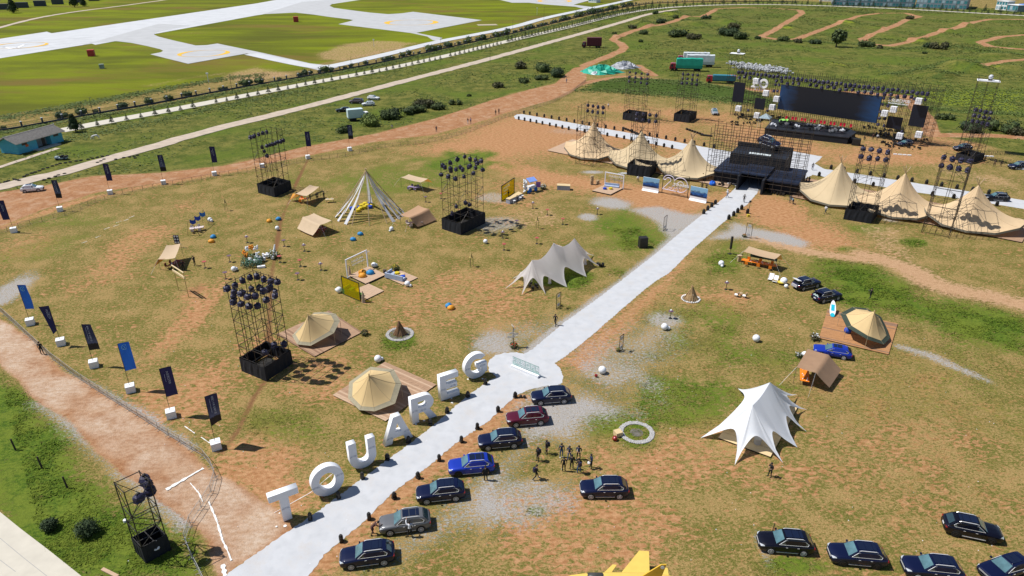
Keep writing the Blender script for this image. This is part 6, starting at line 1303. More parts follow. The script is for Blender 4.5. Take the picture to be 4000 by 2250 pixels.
for v in range(4):
    bl = [((0, 0, 1.0 + i * .48), .78 - i * .17, 52 - i * 9, .42) for i in range(4)]
    t = empty('young_conifer', None, 'tree'); q = MB(); q.bar((0, 0, 0), (0, 0, 2.3), .05, 5, .02); q.build('trunk', M_bark, t); q = MB()
    for lev in range(6):
        z = .65 + lev * .36; rr_ = (.95 - lev * .15) * random.uniform(.8, 1.15)
        for i in range(8):
            a = i * .785 + lev * .4 + random.uniform(-.2, .2); tip = Vector((rr_ * math.cos(a), rr_ * math.sin(a), z - .08)); b0 = Vector((0, 0, z + .16)); sd_ = Vector((-math.sin(a), math.cos(a), 0)) * rr_ * .24
            q._add([b0, tip.lerp(b0, .35) + sd_, tip, tip.lerp(b0, .35) - sd_], [(0, 1, 2, 3)]); q._add([b0 + Vector((0, 0, .05)), tip.lerp(b0, .4) + Vector((0, 0, .14)), tip], [(0, 1, 2)])
    q.build('crown', M_lf, t); saps.append(t)
line = dens(smooth_line(TROAD), .5); L_acc = 0; nt_ = 0; sp_ = 4.3
for i in range(1, len(line)):
    L_acc += (line[i] - line[i - 1]).length
    if L_acc > sp_:
        L_acc = 0; d = (line[i] - line[i - 1]).normalized(); p = Vector((line[i].x, line[i].y)) + Vector((d.y, -d.x)) * 4.1
        if random.random() < .05: continue
        far = p.y > 420
        put(random.choice(saps), (p.x, p.y, gz(p.x, p.y)), random.uniform(0, 6), 'young conifer in the row along the pale concrete road', 'young trees along the concrete road', scale=random.uniform(.75, 1.25) * (1.25 if far else .95)); nt_ += 1
line = [p for p in dens(smooth_line(TROAD), .5) if p.y > 560]; L_acc = 0       # far side row
for i in range(1, len(line)):
    L_acc += (line[i] - line[i - 1]).length
    if L_acc > 11:
        L_acc = 0; d = (line[i] - line[i - 1]).normalized(); p = Vector((line[i].x, line[i].y)) - Vector((d.y, -d.x)) * 4.6
        put(random.choice(saps), (p.x, p.y, 0), random.uniform(0, 6), 'young tree on the far side of the road by the distant buildings', 'trees on the far side of the road', scale=random.uniform(1.8, 2.8))
def tree(x, y, H, r, label, m=M_lf, conical=True, cat='tree', name='conifer_tree'):
    p = g(x, y); bl = [((0, 0, H * (.28 + .62 * i / 6)), r * (1 - .72 * i / 6), 90, .55) for i in range(7)] if conical else [((random.uniform(-.4, .4) * r, random.uniform(-.4, .4) * r, H * random.uniform(.45, .85)), r * random.uniform(.45, .7), 120, .8) for _ in range(6)]
    plant(name, label, cat, bl, [((0, 0, 0), (0, 0, H * .85), .12 * r / 1.3, .03)], m, s_=.26 * r / 1.4, loc=p)
tree(191, 332, 5.6, 1.9, 'dark conifer at the end of the pale road beside the blue hut'); tree(35, 33, 11, 4.6, 'tree left among the dark blocks in the top left corner', M_lf, True); tree(188, 18, 11, 4.2, 'taller conifer pair member by the far path at top left'); tree(211, 16, 8, 3.4, 'smaller conifer beside it on the far path')
tree(2103, 118, 8.6, 4.6, 'round dark tree standing between the motocross bends', M_lf2, False, name='broadleaf_tree')
GB = 'dark bushes on the meadow'
def bush(x, y, rw, h_, label, m=M_lf2, n=5, group=None, s_=.3, dens_=1.0):
    p = g(x, y); rr_ = abs(g(x + rw, y).x - p.x); bl = []
    for i in range(n):
        a = random.uniform(0, 6.28); f = random.random() ** .5 * .62; r = rr_ * random.uniform(.36, .55); bl.append(((rr_ * f * math.cos(a), rr_ * f * math.sin(a), min(h_, r) * .55), r, int(60 * dens_ * max(1, min(3.5, r / 1.2))), min(1.0, h_ / (r * 1.45))))
    plant('bush', label, 'bush', bl, None, m, group, s_=s_, loc=(p.x, p.y, gz(p.x, p.y)))
for a in ((940,314,42,3.2,'large rounded bush in front of the pale blue box truck',M_lf3), (985,300,46,3.0,'dark bush right of the box truck',M_lf2), (1068,268,36,2.6,'broad dark bush above the dirt road bend',M_lf4), (1105,272,30,1.6,'low bush tail by the dirt road',M_lf2), (1148,262,20,1.6,'low bush nearest the old road end of the thicket',M_lf2), (864,333,24,2.4,'bush at the left foot of the box truck',M_lf2), (1180,242,7,1.4,'tiny lone bush above the dirt road',M_lf2), (1252,220,19,2.4,'lone rounded bush on the meadow',M_lf4), (1045,285,40,2.2,'dark bush behind the crouching person',M_lf2),
        (1312,172,24,3.8,'left bush of the big clump near the maroon truck',M_lf4), (1360,180,34,4.0,'middle bush of the big clump near the maroon truck',M_lf2), (1392,192,34,3.8,'right bush of the big clump near the maroon truck',M_lf), (1322,208,20,1.8,'low bush below the big clump',M_lf2), (1362,200,22,1.6,'second low bush below the big clump',M_lf2), (1544,86,8,2,'small bush beside the clay track',M_lf2), (1620,86,18,2.6,'bush beside the clay track bend',M_lf2)): bush(a[0], a[1], a[2], a[3], a[4], a[5], 6, GB)
ORD = [a + b for a in ('', 'twenty-') for b in 'first second third fourth fifth sixth seventh eighth ninth tenth eleventh twelfth thirteenth fourteenth fifteenth sixteenth seventeenth eighteenth nineteenth twentieth'.split()]; ORD[29:] = ['thirtieth', 'last'] + ['last'] * 9
MBU = ((1705,92,34,3.5),(1745,98,22,3),(1830,90,34,4.5),(1858,98,26,4),(1848,72,24,4),(1776,48,14,3),(1968,104,16,3),(2008,108,14,2.5),(2050,110,16,2),(2178,118,22,3),(2360,124,22,4),(2335,120,16,4),(2326,135,6,2.5),(2380,118,14,3),(2430,330,36,4.5),(2520,330,44,5),(2565,340,30,4),(2470,318,20,3),(2375,300,26,3.5),(2210,122,12,2),(1660,58,16,3),(1700,46,14,3),(1592,72,12,2.5),(1650,36,10,3),(1612,106,8,2),(2290,48,14,2),(1905,98,10,2),(2120,102,10,2.5),(2260,330,18,2),(2200,250,12,2))
for i, (x, y, r, h_) in enumerate(MBU):
    bush(x, y, r, h_, 'dark bush on the motocross ground, %s from the left' % ORD[sorted(q[0] for q in MBU).index(x)], (M_lf2, M_lf4, M_lf)[i % 3], 5, 'bushes on the motocross ground', s_=.5 if y < 200 else .3)
for i in range(90):                       # undergrowth along the airfield fence
    f = i / 90; L_ = dens(px(0,325, 200,290, 400,256, 640,211, 780,188, 933,160, 1100,124, 1288,83, 1448,43, 1600,10), 1); p = L_[int(min(1, max(0, f + random.uniform(-.02, .02))) * (len(L_) - 1))]
    r = random.uniform(.7, 2.7) * (1 + f); t = plant('fence_shrub', 'leafy shrub growing along the airfield fence', 'shrub', [((random.uniform(-1, 1) * r * .5, random.uniform(-.4, .4), r * .45), r * random.uniform(.5, .9), 60, .8) for _ in range(3)], None, random.choice((M_lf, M_lf2, M_lf2)), 'shrubs along the airfield fence', s_=.2 + .2 * f, loc=(p.x, p.y - random.uniform(-.5, 1.6), 0))
for x, y, r, lb in ((132,1330,24,'left of the two round dark bushes in the near left grass'), (224,1340,34,'right and larger of the two round dark bushes in the near left grass')):
    p = g(x, y); rr_ = abs(g(x + r, y).x - p.x); plant('round_bush', lb, 'bush', [((random.uniform(-.25, .25) * rr_, random.uniform(-.25, .25) * rr_, rr_ * .62), rr_ * .82, 520, .8) for _ in range(3)], None, M_lf, 'round bushes in the near left corner', s_=.085, loc=p)
# grass tufts: one cheap mesh of blades over the near ground, denser where it is lush
cand = []
X0, Y0 = rng.uniform(-75, 90, 700000), 43 + rng.uniform(0, 1, 700000) ** 1.25 * 95
ix = np.clip(np.searchsorted(xs, X0), 0, NX - 1); iy = np.clip(np.searchsorted(ys, Y0), 0, NY - 1)
lu = lush[iy, ix]; bad = np.maximum.reduce([soft_soil[iy, ix] * .9, gravel[iy, ix], low_road[iy, ix] * 1.2, trench[iy, ix]])
wk = inside(walk, X0, Y0) | inside(px(-60,1240, 0,1289, 53,1332, 120,1383, 203,1449, 260,1500, -300,1500), X0, Y0) | (X0 < -45.5 * (Y0 / 44)) 
n1 = vnoise(X0, Y0, 2.2, 11); keep = (~wk) & (np.abs(X0) < Y0 * .80 + 6) & (rng.uniform(0, 1, len(X0)) < np.clip(.10 + .9 * lu - .5 * bad, 0, 1) * np.clip(n1 * 2.2 - .45, .05, 1)) & (Y0 < 80 + 60 * lu)
X1, Y1, l1 = X0[keep], Y0[keep], lu[keep]; n = len(X1); hgt = .42 * (.07 + .12 * rng.uniform(0, 1, n)) * (.7 + .9 * l1) * (1 + (Y1 - 45) / 120); ang = rng.uniform(0, math.pi, n); wd_ = hgt * .55
iz = Z[np.clip(np.searchsorted(ys, Y1), 0, NY - 1), np.clip(np.searchsorted(xs, X1), 0, NX - 1)]
vs = np.zeros((n, 4, 3), np.float32); la = rng.uniform(0, 6.28, n); lx, ly = np.cos(la) * hgt * 3, np.sin(la) * hgt * 3
vs[:, 0] = np.stack([X1 - np.cos(ang) * wd_, Y1 - np.sin(ang) * wd_, iz - .02], 1); vs[:, 1] = np.stack([X1 + np.cos(ang) * wd_, Y1 + np.sin(ang) * wd_, iz - .02], 1)
vs[:, 2] = np.stack([X1 + np.cos(ang) * wd_ * .5 + lx, Y1 + np.sin(ang) * wd_ * .5 + ly, iz + hgt], 1); vs[:, 3] = np.stack([X1 - np.cos(ang) * wd_ * .7 + lx, Y1 - np.sin(ang) * wd_ * .7 + ly, iz + hgt * .8], 1)
me = bpy.data.meshes.new('grass'); me.vertices.add(n * 4); me.vertices.foreach_set('co', vs.ravel()); me.loops.add(n * 4); me.loops.foreach_set('vertex_index', np.arange(n * 4, dtype=np.int32))
me.polygons.add(n); me.polygons.foreach_set('loop_start', np.arange(0, n * 4, 4, dtype=np.int32)); me.polygons.foreach_set('loop_total', np.full(n, 4, np.int32)); me.update()
vj = np.clip(np.searchsorted(ys, np.repeat(Y1, 4)), 0, NY - 1); vi = np.clip(np.searchsorted(xs, np.repeat(X1, 4)), 0, NX - 1)
me.materials.append(GM); paint(me, vj * NX + vi); o = bpy.data.objects.new('grass', me); tag(o, 'short uneven grass tufts over the field', 'grass', kind='stuff'); COL.objects.link(o)
# rough herbage: clumps over the banks and the meadow beyond the show field
hv_ = np.clip(dark * 1.2 + .5 * lime + .16 * (meadow > .5) * np.clip(vnoise(GX, GY, 13, 21) * 2.4 - .9, 0, 1) + .12 * (air > .3) * np.clip(dark * 3, 0, 1), 0, 1) * (soft_soil < .3) * (GY > 95) * (GY < 700)
wgt = (hv_[:-1, :-1] * np.diff(xs)[None, :] * np.diff(ys)[:, None] * (np.abs(GX[:-1, :-1]) < GY[:-1, :-1] * .8 + 10) * (90 / GY[:-1, :-1]) ** .6).ravel(); pk_ = rng.choice(len(wgt), 70000, p=wgt / wgt.sum()); pj, pi_ = pk_ // (NX - 1), pk_ % (NX - 1)
X2 = xs[pi_] + rng.uniform(0, 1, 70000) * np.diff(xs)[pi_]; Y2 = ys[pj] + rng.uniform(0, 1, 70000) * np.diff(ys)[pj]; sz = rng.uniform(.08, .28, 70000) * (1 + Y2 / 420)
dr = np.minimum(dist_line([tuple(p.xy) for p in smooth_line(TROAD)], X2, Y2), dist_line([tuple(p.xy) for p in smooth_line(OLD)], X2, Y2)); ok = (dr > 4.2); X2, Y2, sz, pj, pi_ = X2[ok], Y2[ok], sz[ok], pj[ok], pi_[ok]
base_ = np.stack([X2, Y2, Z[pj, pi_]], 1); n2 = len(X2); vs = []
for b_ in range(3):
    a = rng.uniform(0, 6.28, n2); tl_ = rng.uniform(.3, 1, n2); c_ = base_ + np.stack([np.cos(a) * sz * .4, np.sin(a) * sz * .4, sz * .22], 1); u_ = np.stack([-np.sin(a), np.cos(a), 0 * a], 1) * sz[:, None]; w_ = np.stack([np.cos(a) * tl_, np.sin(a) * tl_, .15 + .2 * tl_], 1) * sz[:, None] * .8; vs.append(np.stack([c_ - u_ * .8 - w_ * .5, c_ + u_ * .7 - w_ * .5, c_ + u_ * .4 + w_ * .6, c_ - u_ * .5 + w_], 1))
vs = np.concatenate(vs).astype(np.float32); n3 = len(vs); me = bpy.data.meshes.new('undergrowth'); me.vertices.add(n3 * 4); me.vertices.foreach_set('co', vs.ravel()); me.loops.add(n3 * 4); me.loops.foreach_set('vertex_index', np.arange(n3 * 4, dtype=np.int32)); me.polygons.add(n3); me.polygons.foreach_set('loop_start', np.arange(0, n3 * 4, 4, dtype=np.int32)); me.polygons.foreach_set('loop_total', np.full(n3, 4, np.int32)); me.update()
me.materials.append(leaf_mat('herbage_leaf', (.035, .070, .010), (.16, .20, .04))); o = bpy.data.objects.new('undergrowth', me); tag(o, 'rough weeds and tall grass on the banks and meadow', 'undergrowth', kind='stuff'); COL.objects.link(o)
# ------------------------------------------------------------------ airfield fence with pillars, lamp posts
FL = px(0,330, 35,325, 197,295, 380,263, 545,232, 639,215, 781,191, 933,163, 1039,141, 1177,109, 1288,85, 1448,45, 1555,21, 1635,9, 1741,5, 1932,4, 2020,6)
t = empty('perimeter_fence', 'long dark fence with pale-capped pillars between road and airfield', 'fence', loc=(*FL[0], 0)); O = Vector((*FL[0], 0)); M_pil = mat('dark_pillar', (.055, .065, .085), .7, amt=.15); M_cap = mat('pillar_cap', (.55, .57, .60), .7)
lp = dens([Vector(p) for p in FL], .4); last = lp[0]; pcap = MB(); nn = 0
PM = MB(); PM.box(0, 0, .9, .42, .42, 1.8); PMM = PM.mesh('pillar', M_pil); PC = MB(); PC.box(0, 0, 1.88, .56, .56, .16); PCM = PC.mesh('pillar_cap', M_cap)
for p in lp:
    if (p - last).length > 6.0:
        d = (p - last); a = math.atan2(d.y, d.x); o = ob('pillar', PMM, t, Vector((last.x, last.y, 0)) - O); o.rotation_euler.z = a; o2 = ob('pillar_cap', PCM, o)
        q = MB(); m_ = (p + last) / 2; L_ = d.length; q.box(0, 0, .28, L_, .24, .56, a)
        for z in (.9, 1.5): q.box(0, 0, z, L_, .05, .06, a)
        for i in range(12): f = (i + .5) / 12 - .5; q.bar((d.x * f, d.y * f, .56), (d.x * f, d.y * f, 1.6), .018, 3, caps=False)
        q.build('railing', M_pil, t, loc=Vector((m_.x, m_.y, 0)) - O); last = p; nn += 1
link(t)
lampp = empty('lamp_post', None, 'lamp post'); q = MB(); q.bar((0, 0, 0), (0, 0, 6.2), .09, 6, .05); q.build('pole', M_black, lampp); q = MB(); q.box(.25, 0, 6.2, .7, .2, .1); q.build('lamp_head', M_pil, lampp)
for x, y, yt in ((237,294,246), (585,236,188), (884,165,143), (1110,131,93), (1155,139,105), (1233,156,120), (1368,60,18), (1290,80,50), (1576,20,-4), (1448,52,26)): put(lampp, g(x, y), random.random(), 'slender dark lamp post along the airfield fence road', 'lamp posts along the fence road', scale=(1, 1, hz(x, y, yt) / 6.2))
# airfield details
def box_thing(name, x, y, s_, m, label, cat, rz=.3, h_=None): q = MB(); q.box(0, 0, (h_ or s_) / 2, s_, s_, h_ or s_, tp=.98); q.box(0, 0, (h_ or s_) + .05, s_ * 1.05, s_ * 1.05, .1); return single(name, q, m, label, cat, loc=g(x, y), rz=rz)
M_rb = mat('red_marker', (.42, .04, .035), .6, amt=.3); box_thing('marker_box', 231, 141, 3.0, M_rb, 'red marker box nearer the left runway end', 'marker box'); box_thing('marker_box', 745, 55, 3.6, M_rb, 'red marker box between the two taxiways', 'marker box'); box_thing('instrument_box', 257, 172, 1.8, mat('instrument_grey', (.20, .25, .22), .5, amt=.9, sc=1), 'small mottled instrument box on the airfield grass', 'box')
for x, y, yt in ((941,119,100), (1351,38,20), (525,208,185)): q = MB(); q.bar((0, 0, 0), (0, 0, hz(x, y, yt)), .12, 5); q.box(0, 0, hz(x, y, yt), .9, .5, .5); single('instrument_mast', q, M_wht, 'thin white instrument mast on the airfield', 'mast', 'white masts on the airfield', loc=g(x, y))
q = MB(); q.box(0, 0, .1, 14, 9, .2, .2); single('concrete_pad', q, mat('tan_pad', (.40, .34, .24), .9), 'small tan pad near the second taxiway', 'pad', loc=g(1226, 63))
for i, x in enumerate((10, 57, 102, 146, 190, 237)): 
    p = g(x, 24 - i * 4.4); q = MB(); q.box(0, 0, 2.4, 9.5, 4, 4.8, .3); single('dark_block', q, M_pil, 'dark hedge-like block in the row at the top left corner', 'block', 'dark blocks in the top left corner', loc=p)
struct('dirt_path', ribbon(px(-40,78, 0,70, 40,58, 110,42, 200,28, 300,16, 400,2, 460,-6), 4.5, .12, jit=.5), M_old, label='pale path behind the runway')
# distant buildings beyond the road
M_bg = mat('curtain_glass', (.10, .22, .28), .2, amt=.5, sc=.3, coat=.5); M_bf = mat('building_grey', (.22, .26, .30), .6, amt=.2, sc=.2); M_pane = mat('pane_teal', (.05, .22, .26), .15, amt=.6, sc=.3, coat=1); M_pane2 = mat('pane_pale', (.34, .46, .52), .2, amt=.3)
def building(x0, y0, x1, y1, h_, dp, label, nfl=2, nb=20, wall=M_bf, band=None):
    a, b = g(x0, y0), g(x1, y1); d = (b - a); L_ = d.length; yw = math.atan2(d.y, d.x); t = empty('building', label, 'building', loc=(a + b) / 2, rz=yw); q = MB(); q.box(0, dp / 2, h_ / 2, L_, dp, h_); q.build('wall', wall, t); q = MB(); q.box(0, dp / 2, h_ + .2, L_ + .8, dp + .8, .4); q.build('roof', band or M_wht, t)
    w_ = L_ / nb; fh = h_ / nfl; m1 = MB().box(0, 0, 0, w_ * .78, .1, fh * .62).mesh('window', [M_pane]); m2 = MB().box(0, 0, 0, w_ * .78, .1, fh * .62).mesh('window', [M_pane2])
    for f in range(nfl):
        for i in range(nb): ob('window', m1 if random.random() < .6 else m2, t, (-L_ / 2 + w_ * (i + .5), -.05, fh * (f + .55)))
    link(t)
building(2095, 14, 2300, 19, 11, 40, 'long glass-fronted building with blue panes beyond the road, left part', 3, 26); building(2302, 19, 2430, 24, 11, 40, 'darker right part of the glass building beyond the road', 3, 14)
building(2503, 24, 2530, 26, 7, 10, 'small white cabin beyond the road at the top right', 2, 4, M_wht); building(2532, 27, 2558, 30, 5, 10, 'small grey shed beside the white cabin', 1, 4); building(2560, 28, 2620, 34, 5.5, 12, 'shed with bright blue roof at the right edge', 1, 6, M_bf, mat('blue_roof', (.01, .18, .60), .5)); building(1770, -1, 1830, -1, 6, 12, 'low white building on the far side at the top', 1, 6, M_wht); building(2060, 3, 2100, 4, 6, 10, 'pale block left of the long glass building', 1, 4, M_wht); building(1480, 6, 1500, 7, 6, 8, 'white gatehouse by the airfield fence', 1, 3, M_wht)
# ------------------------------------------------------------------ blue hut with tiled roof
A_, B_p, C_p = g(49, 389), g(161, 356), g(6, 372)
d = (B_p - A_).normalized(); L_ = (B_p - A_).length; yw = math.atan2(d.y, d.x); Dp = 6.0; t = empty('blue_hut', 'bright blue plastered hut with a grey tiled roof at the left edge', 'hut', loc=A_, rz=yw)
M_hut = mat('blue_plaster', (.10, .42, .56), .8, amt=.12, sc=2); M_tile = mat('grey_roof_tile', (.34, .32, .30), .85, amt=.3, sc=2); M_dkin = mat('dark_interior', (.10, .075, .06), .9)
q = MB(); hh = 3.0; a0, a1 = L_ * .42, L_ * .73
q.prism([(0, 0), (a0, 0), (a0, Dp), (0, Dp)], 0, hh); q.prism([(a1, 0), (L_, 0), (L_, Dp), (a1, Dp)], 0, hh); q.prism([(a0 + .01, 1.8), (a1 - .01, 1.8), (a1 - .01, Dp - .01), (a0 + .01, Dp - .01)], 0, hh - .01); q.build('wall', M_hut, t)
q = MB(); q.poly([(a0 + .02, 1.79, 0), (a1 - .02, 1.79, 0), (a1 - .02, 1.79, hh - .1), (a0 + .02, 1.79, hh - .1)]); q.build('porch_wall', mat('porch_grey', (.25, .27, .28), .8, amt=.3), t)
for x in (a0 + 1.0, a1 - 1.0): q = MB(); q.box(x, 1.74, 1.05, .95, .08, 2.1); q.build('door', M_dkin, t)
for x0, w_ in ((L_ * .16, 1.6), (L_ * .86, 1.6)): q = MB(); q.box(x0, -.03, 2.35, w_, .08, .6); q.build('window', M_dkin, t)
q = MB(); q.box(L_ * .20, -.05, 1.75, .9, .03, .6); q.build('orange_poster', mat('orange_poster', (.60, .12, .03), .7), t)
q = MB(); q.box(L_ * .55, -1.0, .12, L_ * .5, 2.2, .24); q.build('porch_slab', M_road, t)
rz_ = 4.4; ov = .7
for s_ in (0, 1):
    q = MB(); y0, y1 = (-ov, Dp / 2) if s_ == 0 else (Dp + ov, Dp / 2); q.slab([(-ov, y0, hh - .1), (L_ + ov, y0, hh - .1), (L_ + ov, y1, rz_), (-ov, y1, rz_)][::1 if s_ == 0 else -1], .1); rf_ = q.build('roof', M_tile, t)
    nc = int(L_ / .36)
    for i in range(nc + 3):
        x = -ov + .15 + i * (L_ + 2 * ov - .3) / (nc + 2); q = MB()
        for j in range(9): f0, f1 = j / 9, (j + .93) / 9; q.bar((x, y0 + (y1 - y0) * f0, hh + .02 + (rz_ - hh + .08) * f0 + .03), (x, y0 + (y1 - y0) * f1, hh + .02 + (rz_ - hh + .08) * f1), .10, 6, .085)
        q.build('tile_row', M_tile, rf_)
q = MB(); q.bar((-ov - .1, Dp / 2, rz_ + .12), (L_ + ov + .1, Dp / 2, rz_ + .12), .16, 6); q.bar((L_ + ov, Dp / 2, rz_ + .1), (L_ + ov + .3, Dp / 2, rz_ + .4), .12, 5); q.build('ridge', M_tile, t)
for s_, x in ((0, 0), (1, L_)): q = MB(); q.poly([(x, 0, hh - .1), (x, Dp, hh - .1), (x, Dp / 2, rz_ - .1)]); q.build('gable', M_hut, t)
link(t); q = MB(); q.lathe([(.7, 0), (.7, 1.6), (.5, 1.8)], 12); q.bar((0, -.9, 0), (0, -.9, 3.2), .1); single('water_tank', q, mat('tank_blue', (.16, .34, .42), .5), 'pale blue water tank at the left end of the blue hut', 'water tank', loc=g(12, 381))
# tyres along the old road
tyre = MB(); 
for i in range(10): a, b = R(36 * i), R(36 * i + 36); tyre.bar((.32 * math.cos(a), .32 * math.sin(a), .12), (.32 * math.cos(b), .32 * math.sin(b), .12), .12, 5)
tm = tyre.mesh('old_tyre', M_rub)
TL = [(i * 1.0, 0) for i in range(0)]; pts = dens([Vector(p) for p in px(0,462, 35,452, 50,455)], 1.0) + dens([Vector(p) for p in px(62,444, 100,430, 150,412, 220,402, 270,392)], 1.15) + dens([Vector(p) for p in px(112,454, 125,449, 150,441, 164,437)], 1.2) + dens([Vector(p) for p in px(243,410, 262,402)], 1.2) + [Vector(p) for p in px(290,402, 310,398, 324,396, 342,398, 340,394, 346,391)]
for p in pts: o = bpy.data.objects.new('old_tyre', tm); KIDS[o] = []; tag(o, 'old black tyre edging the worn concrete track', 'tyre', 'old tyres edging the worn track'); o.location = (p.x + random.uniform(-.25, .25), p.y + random.uniform(-.25, .25), .01); COL.objects.link(o)
# ------------------------------------------------------------------ white horse grazing
V = [(0, 0, 1.18), (.45, 0, 1.16), (.78, 0, 1.20), (1.05, 0, 1.02), (1.22, 0, .72), (1.34, 0, .40), (1.50, 0, .16), (-.42, 0, 1.22), (-.70, 0, 1.15)]; Rr_ = [.29, .28, .25, .16, .12, .115, .07, .29, .24]; E_ = [(0, 1), (1, 2), (2, 3), (3, 4), (4, 5), (5, 6), (0, 7), (7, 8)]
def leg(par, pts, rs):
    for p, r in zip(pts, rs): V.append(p); Rr_.append(r); E_.append((par, len(V) - 1)); par = len(V) - 1
for s_ in (1, -1): leg(2, [(.72, .15 * s_, .86), (.74 + .06 * s_, .15 * s_, .50), (.72 + .08 * s_, .15 * s_, .14), (.78 + .08 * s_, .15 * s_, .05)], [.13, .062, .045, .06]); leg(8, [(-.66, .16 * s_, .88), (-.58, .16 * s_, .68), (-.78 - .05 * s_, .16 * s_, .46), (-.72, .16 * s_, .14), (-.66, .16 * s_, .05)], [.17, .10, .06, .045, .06])
me = bpy.data.meshes.new('sk'); me.from_pydata(V, E_, []); o = bpy.data.objects.new('sk', me); COL.objects.link(o); md = o.modifiers.new('s', 'SKIN'); sv = me.skin_vertices[0].data
for i, r in enumerate(Rr_): sv[i].radius = (r, r); sv[i].use_root = i == 0
o.modifiers.new('u', 'SUBSURF').levels = 2; bpy.context.view_layer.update(); hm = bpy.data.meshes.new_from_object(o.evaluated_get(DG())); bpy.data.objects.remove(o); hm.materials.clear(); hm.materials.append(mat('horse_white', (.68, .67, .65), .8, amt=.08)); hm.name = 'horse'
h_ = ob('horse', hm); tag(h_, 'white horse grazing beside the road near the blue hut', 'horse'); h_.location = g(243, 351); h_.rotation_euler = (0, 0, R(196)); q = MB(); q.bar((-.90, 0, 1.22), (-1.02, 0, .55), .06, 6, .03); q.build('tail', M_cov, h_); q = MB(); q.bar((.80, 0, 1.42), (1.16, 0, 1.0), .05, 4, .03); q.build('mane', M_cov, h_)
for s_ in (1, -1): q = MB(); q.bar((1.20, .07 * s_, .78), (1.16, .10 * s_, .90), .035, 4, .01); q.build('ear', MATS['horse_white'], h_)
link(h_)
# ------------------------------------------------------------------ pole pyramid hung with white cloth
A = g(920, 428, 9.6); C0 = Vector((A.x, A.y, 0)); t = empty('pole_pyramid', 'tall open pyramid of bare poles hung with long white cloth strips', 'pyramid', loc=C0)
for i in range(12):
    a = 2 * math.pi * i / 12 + .15; f = Vector((7.0 * math.cos(a), 6.4 * math.sin(a), 0)); q = MB(); q.bar(f, Vector((-.22 * math.cos(a), -.22 * math.sin(a), 9.9)), .085, 6, .05); q.build('pole', M_pole, t)
for i, a in enumerate((172, 192, 214, 236, 322, 338, 352, 8, 22, 75, 98)):
    a = R(a); d = Vector((math.cos(a), math.sin(a) * .93, 0)); s_ = Vector((-d.y, d.x, 0)); P = []
    for j in range(11):
        f = j / 10; w_ = .08 + .36 * f; z = 9.2 * (1 - f) + .05; P.append([d * (7.1 * f + .25 * math.sin(math.pi * f) * -1) + s_ * (w_ * (u - .5) * 2) + Vector((0, 0, z + .06 * math.sin(u * 9 + j) - .45 * math.sin(math.pi * f))) for u in (0, .25, .5, .75, 1)])
    q = MB(); q.grid(P); q.build('cloth_strip', mat('sheer_white_cloth', (.74, .76, .82), .8, amt=.05, trans=.3), t, smooth=True)
q = MB()
for i in range(12): a, b = R(30 * i + 8), R(30 * i + 38); q.bar((3.1 * math.cos(a), 3.0 * math.sin(a), 5.2), (3.1 * math.cos(b), 3.0 * math.sin(b), 5.2), .02, 3)
q.build('tie_rope', M_pole, t); link(t)
M_pouf = mat('yellow_pouf', (.62, .47, .015), .7); M_poufb = mat('blue_pouf', (.012, .06, .42), .7); pf = MB(); pf.lathe([(.36, 0), (.42, .08), (.42, .42), (.36, .5)], 12); pm_ = {1: pf.mesh('pouf', M_pouf), 2: pf.mesh('pouf', M_poufb)}
def single_mesh(name, me, label, cat, group, loc, rz=0, sc=1): o = bpy.data.objects.new(name, me); KIDS[o] = []; tag(o, label, cat, group); o.location = loc; o.rotation_euler = (0, 0, rz); o.scale = (sc,) * 3; COL.objects.link(o); return o
for i, (x, y, c_) in enumerate(((1030,605,1), (1000,622,1), (1022,640,1), (985,650,1), (1050,622,1), (1100,620,1), (965,668,1), (1078,605,2), (1078,636,2), (960,640,2), (905,650,2), (945,640,1))): single_mesh('pouf', pm_[c_], ('yellow' if c_ == 1 else 'blue') + ' round pouf under the pole pyramid', 'pouf', ('yellow' if c_ == 1 else 'blue') + ' poufs under the pole pyramid', k(1, 1, x, y), 0, 1.2)
# ------------------------------------------------------------------ stage-style floor lights
fl_ = empty('floor_light', None, 'floor light'); q = MB(); q.box(0, 0, .12, .42, .36, .24); q.build('base', M_black, fl_); [MB().box(x, 0, .40, .06, .2, .4).build('yoke', M_black, fl_) for x in (-.2, .2)]; q = MB(); q.lathe([(.12, .30), (.20, .42), (.19, .66), (.13, .78)], 10); q.build('head', M_black, fl_)
LG = 'black floor lights lining the walkway'
for x, y in ((781,1307), (852,1253), (912,1204), (975,1157), (1028,1113), (1083,1069), (1125,1039), (1177,999), (1221,967)): put(fl_, g(x, y), random.uniform(0, 3), 'black floor light at the foot of the giant letters', 'floor lights at the foot of the giant letters', scale=1.08)
for x, y in ((859,1362), (929,1306), (992,1254), (1052,1203), (1105,1159), (1161,1112), (1201,1079), (1253,1036), (1296,1000)): put(fl_, g(x, y), random.uniform(0, 3), 'black floor light between the walkway and the slanted SUV row', LG, scale=1.05)
for x, y in ((1310,1000), (1319,1001)): q = MB(); q.ball((0, 0, .2), .2, 8, 6); single('small_lamp', q, M_black, 'small round black lamp beside the farthest floor light', 'lamp', 'small round lamps by the walkway', loc=g(x, y))
for x, y in ((1770,538), (1780,529), (1790,521), (1799,514), (1833,552), (1845,543), (1855,535), (1865,527), (1880,545-8)): put(fl_, g(x, y), 0, 'black floor light by the gate end of the walkway', 'floor lights by the gate end of the walkway', scale=1.35)
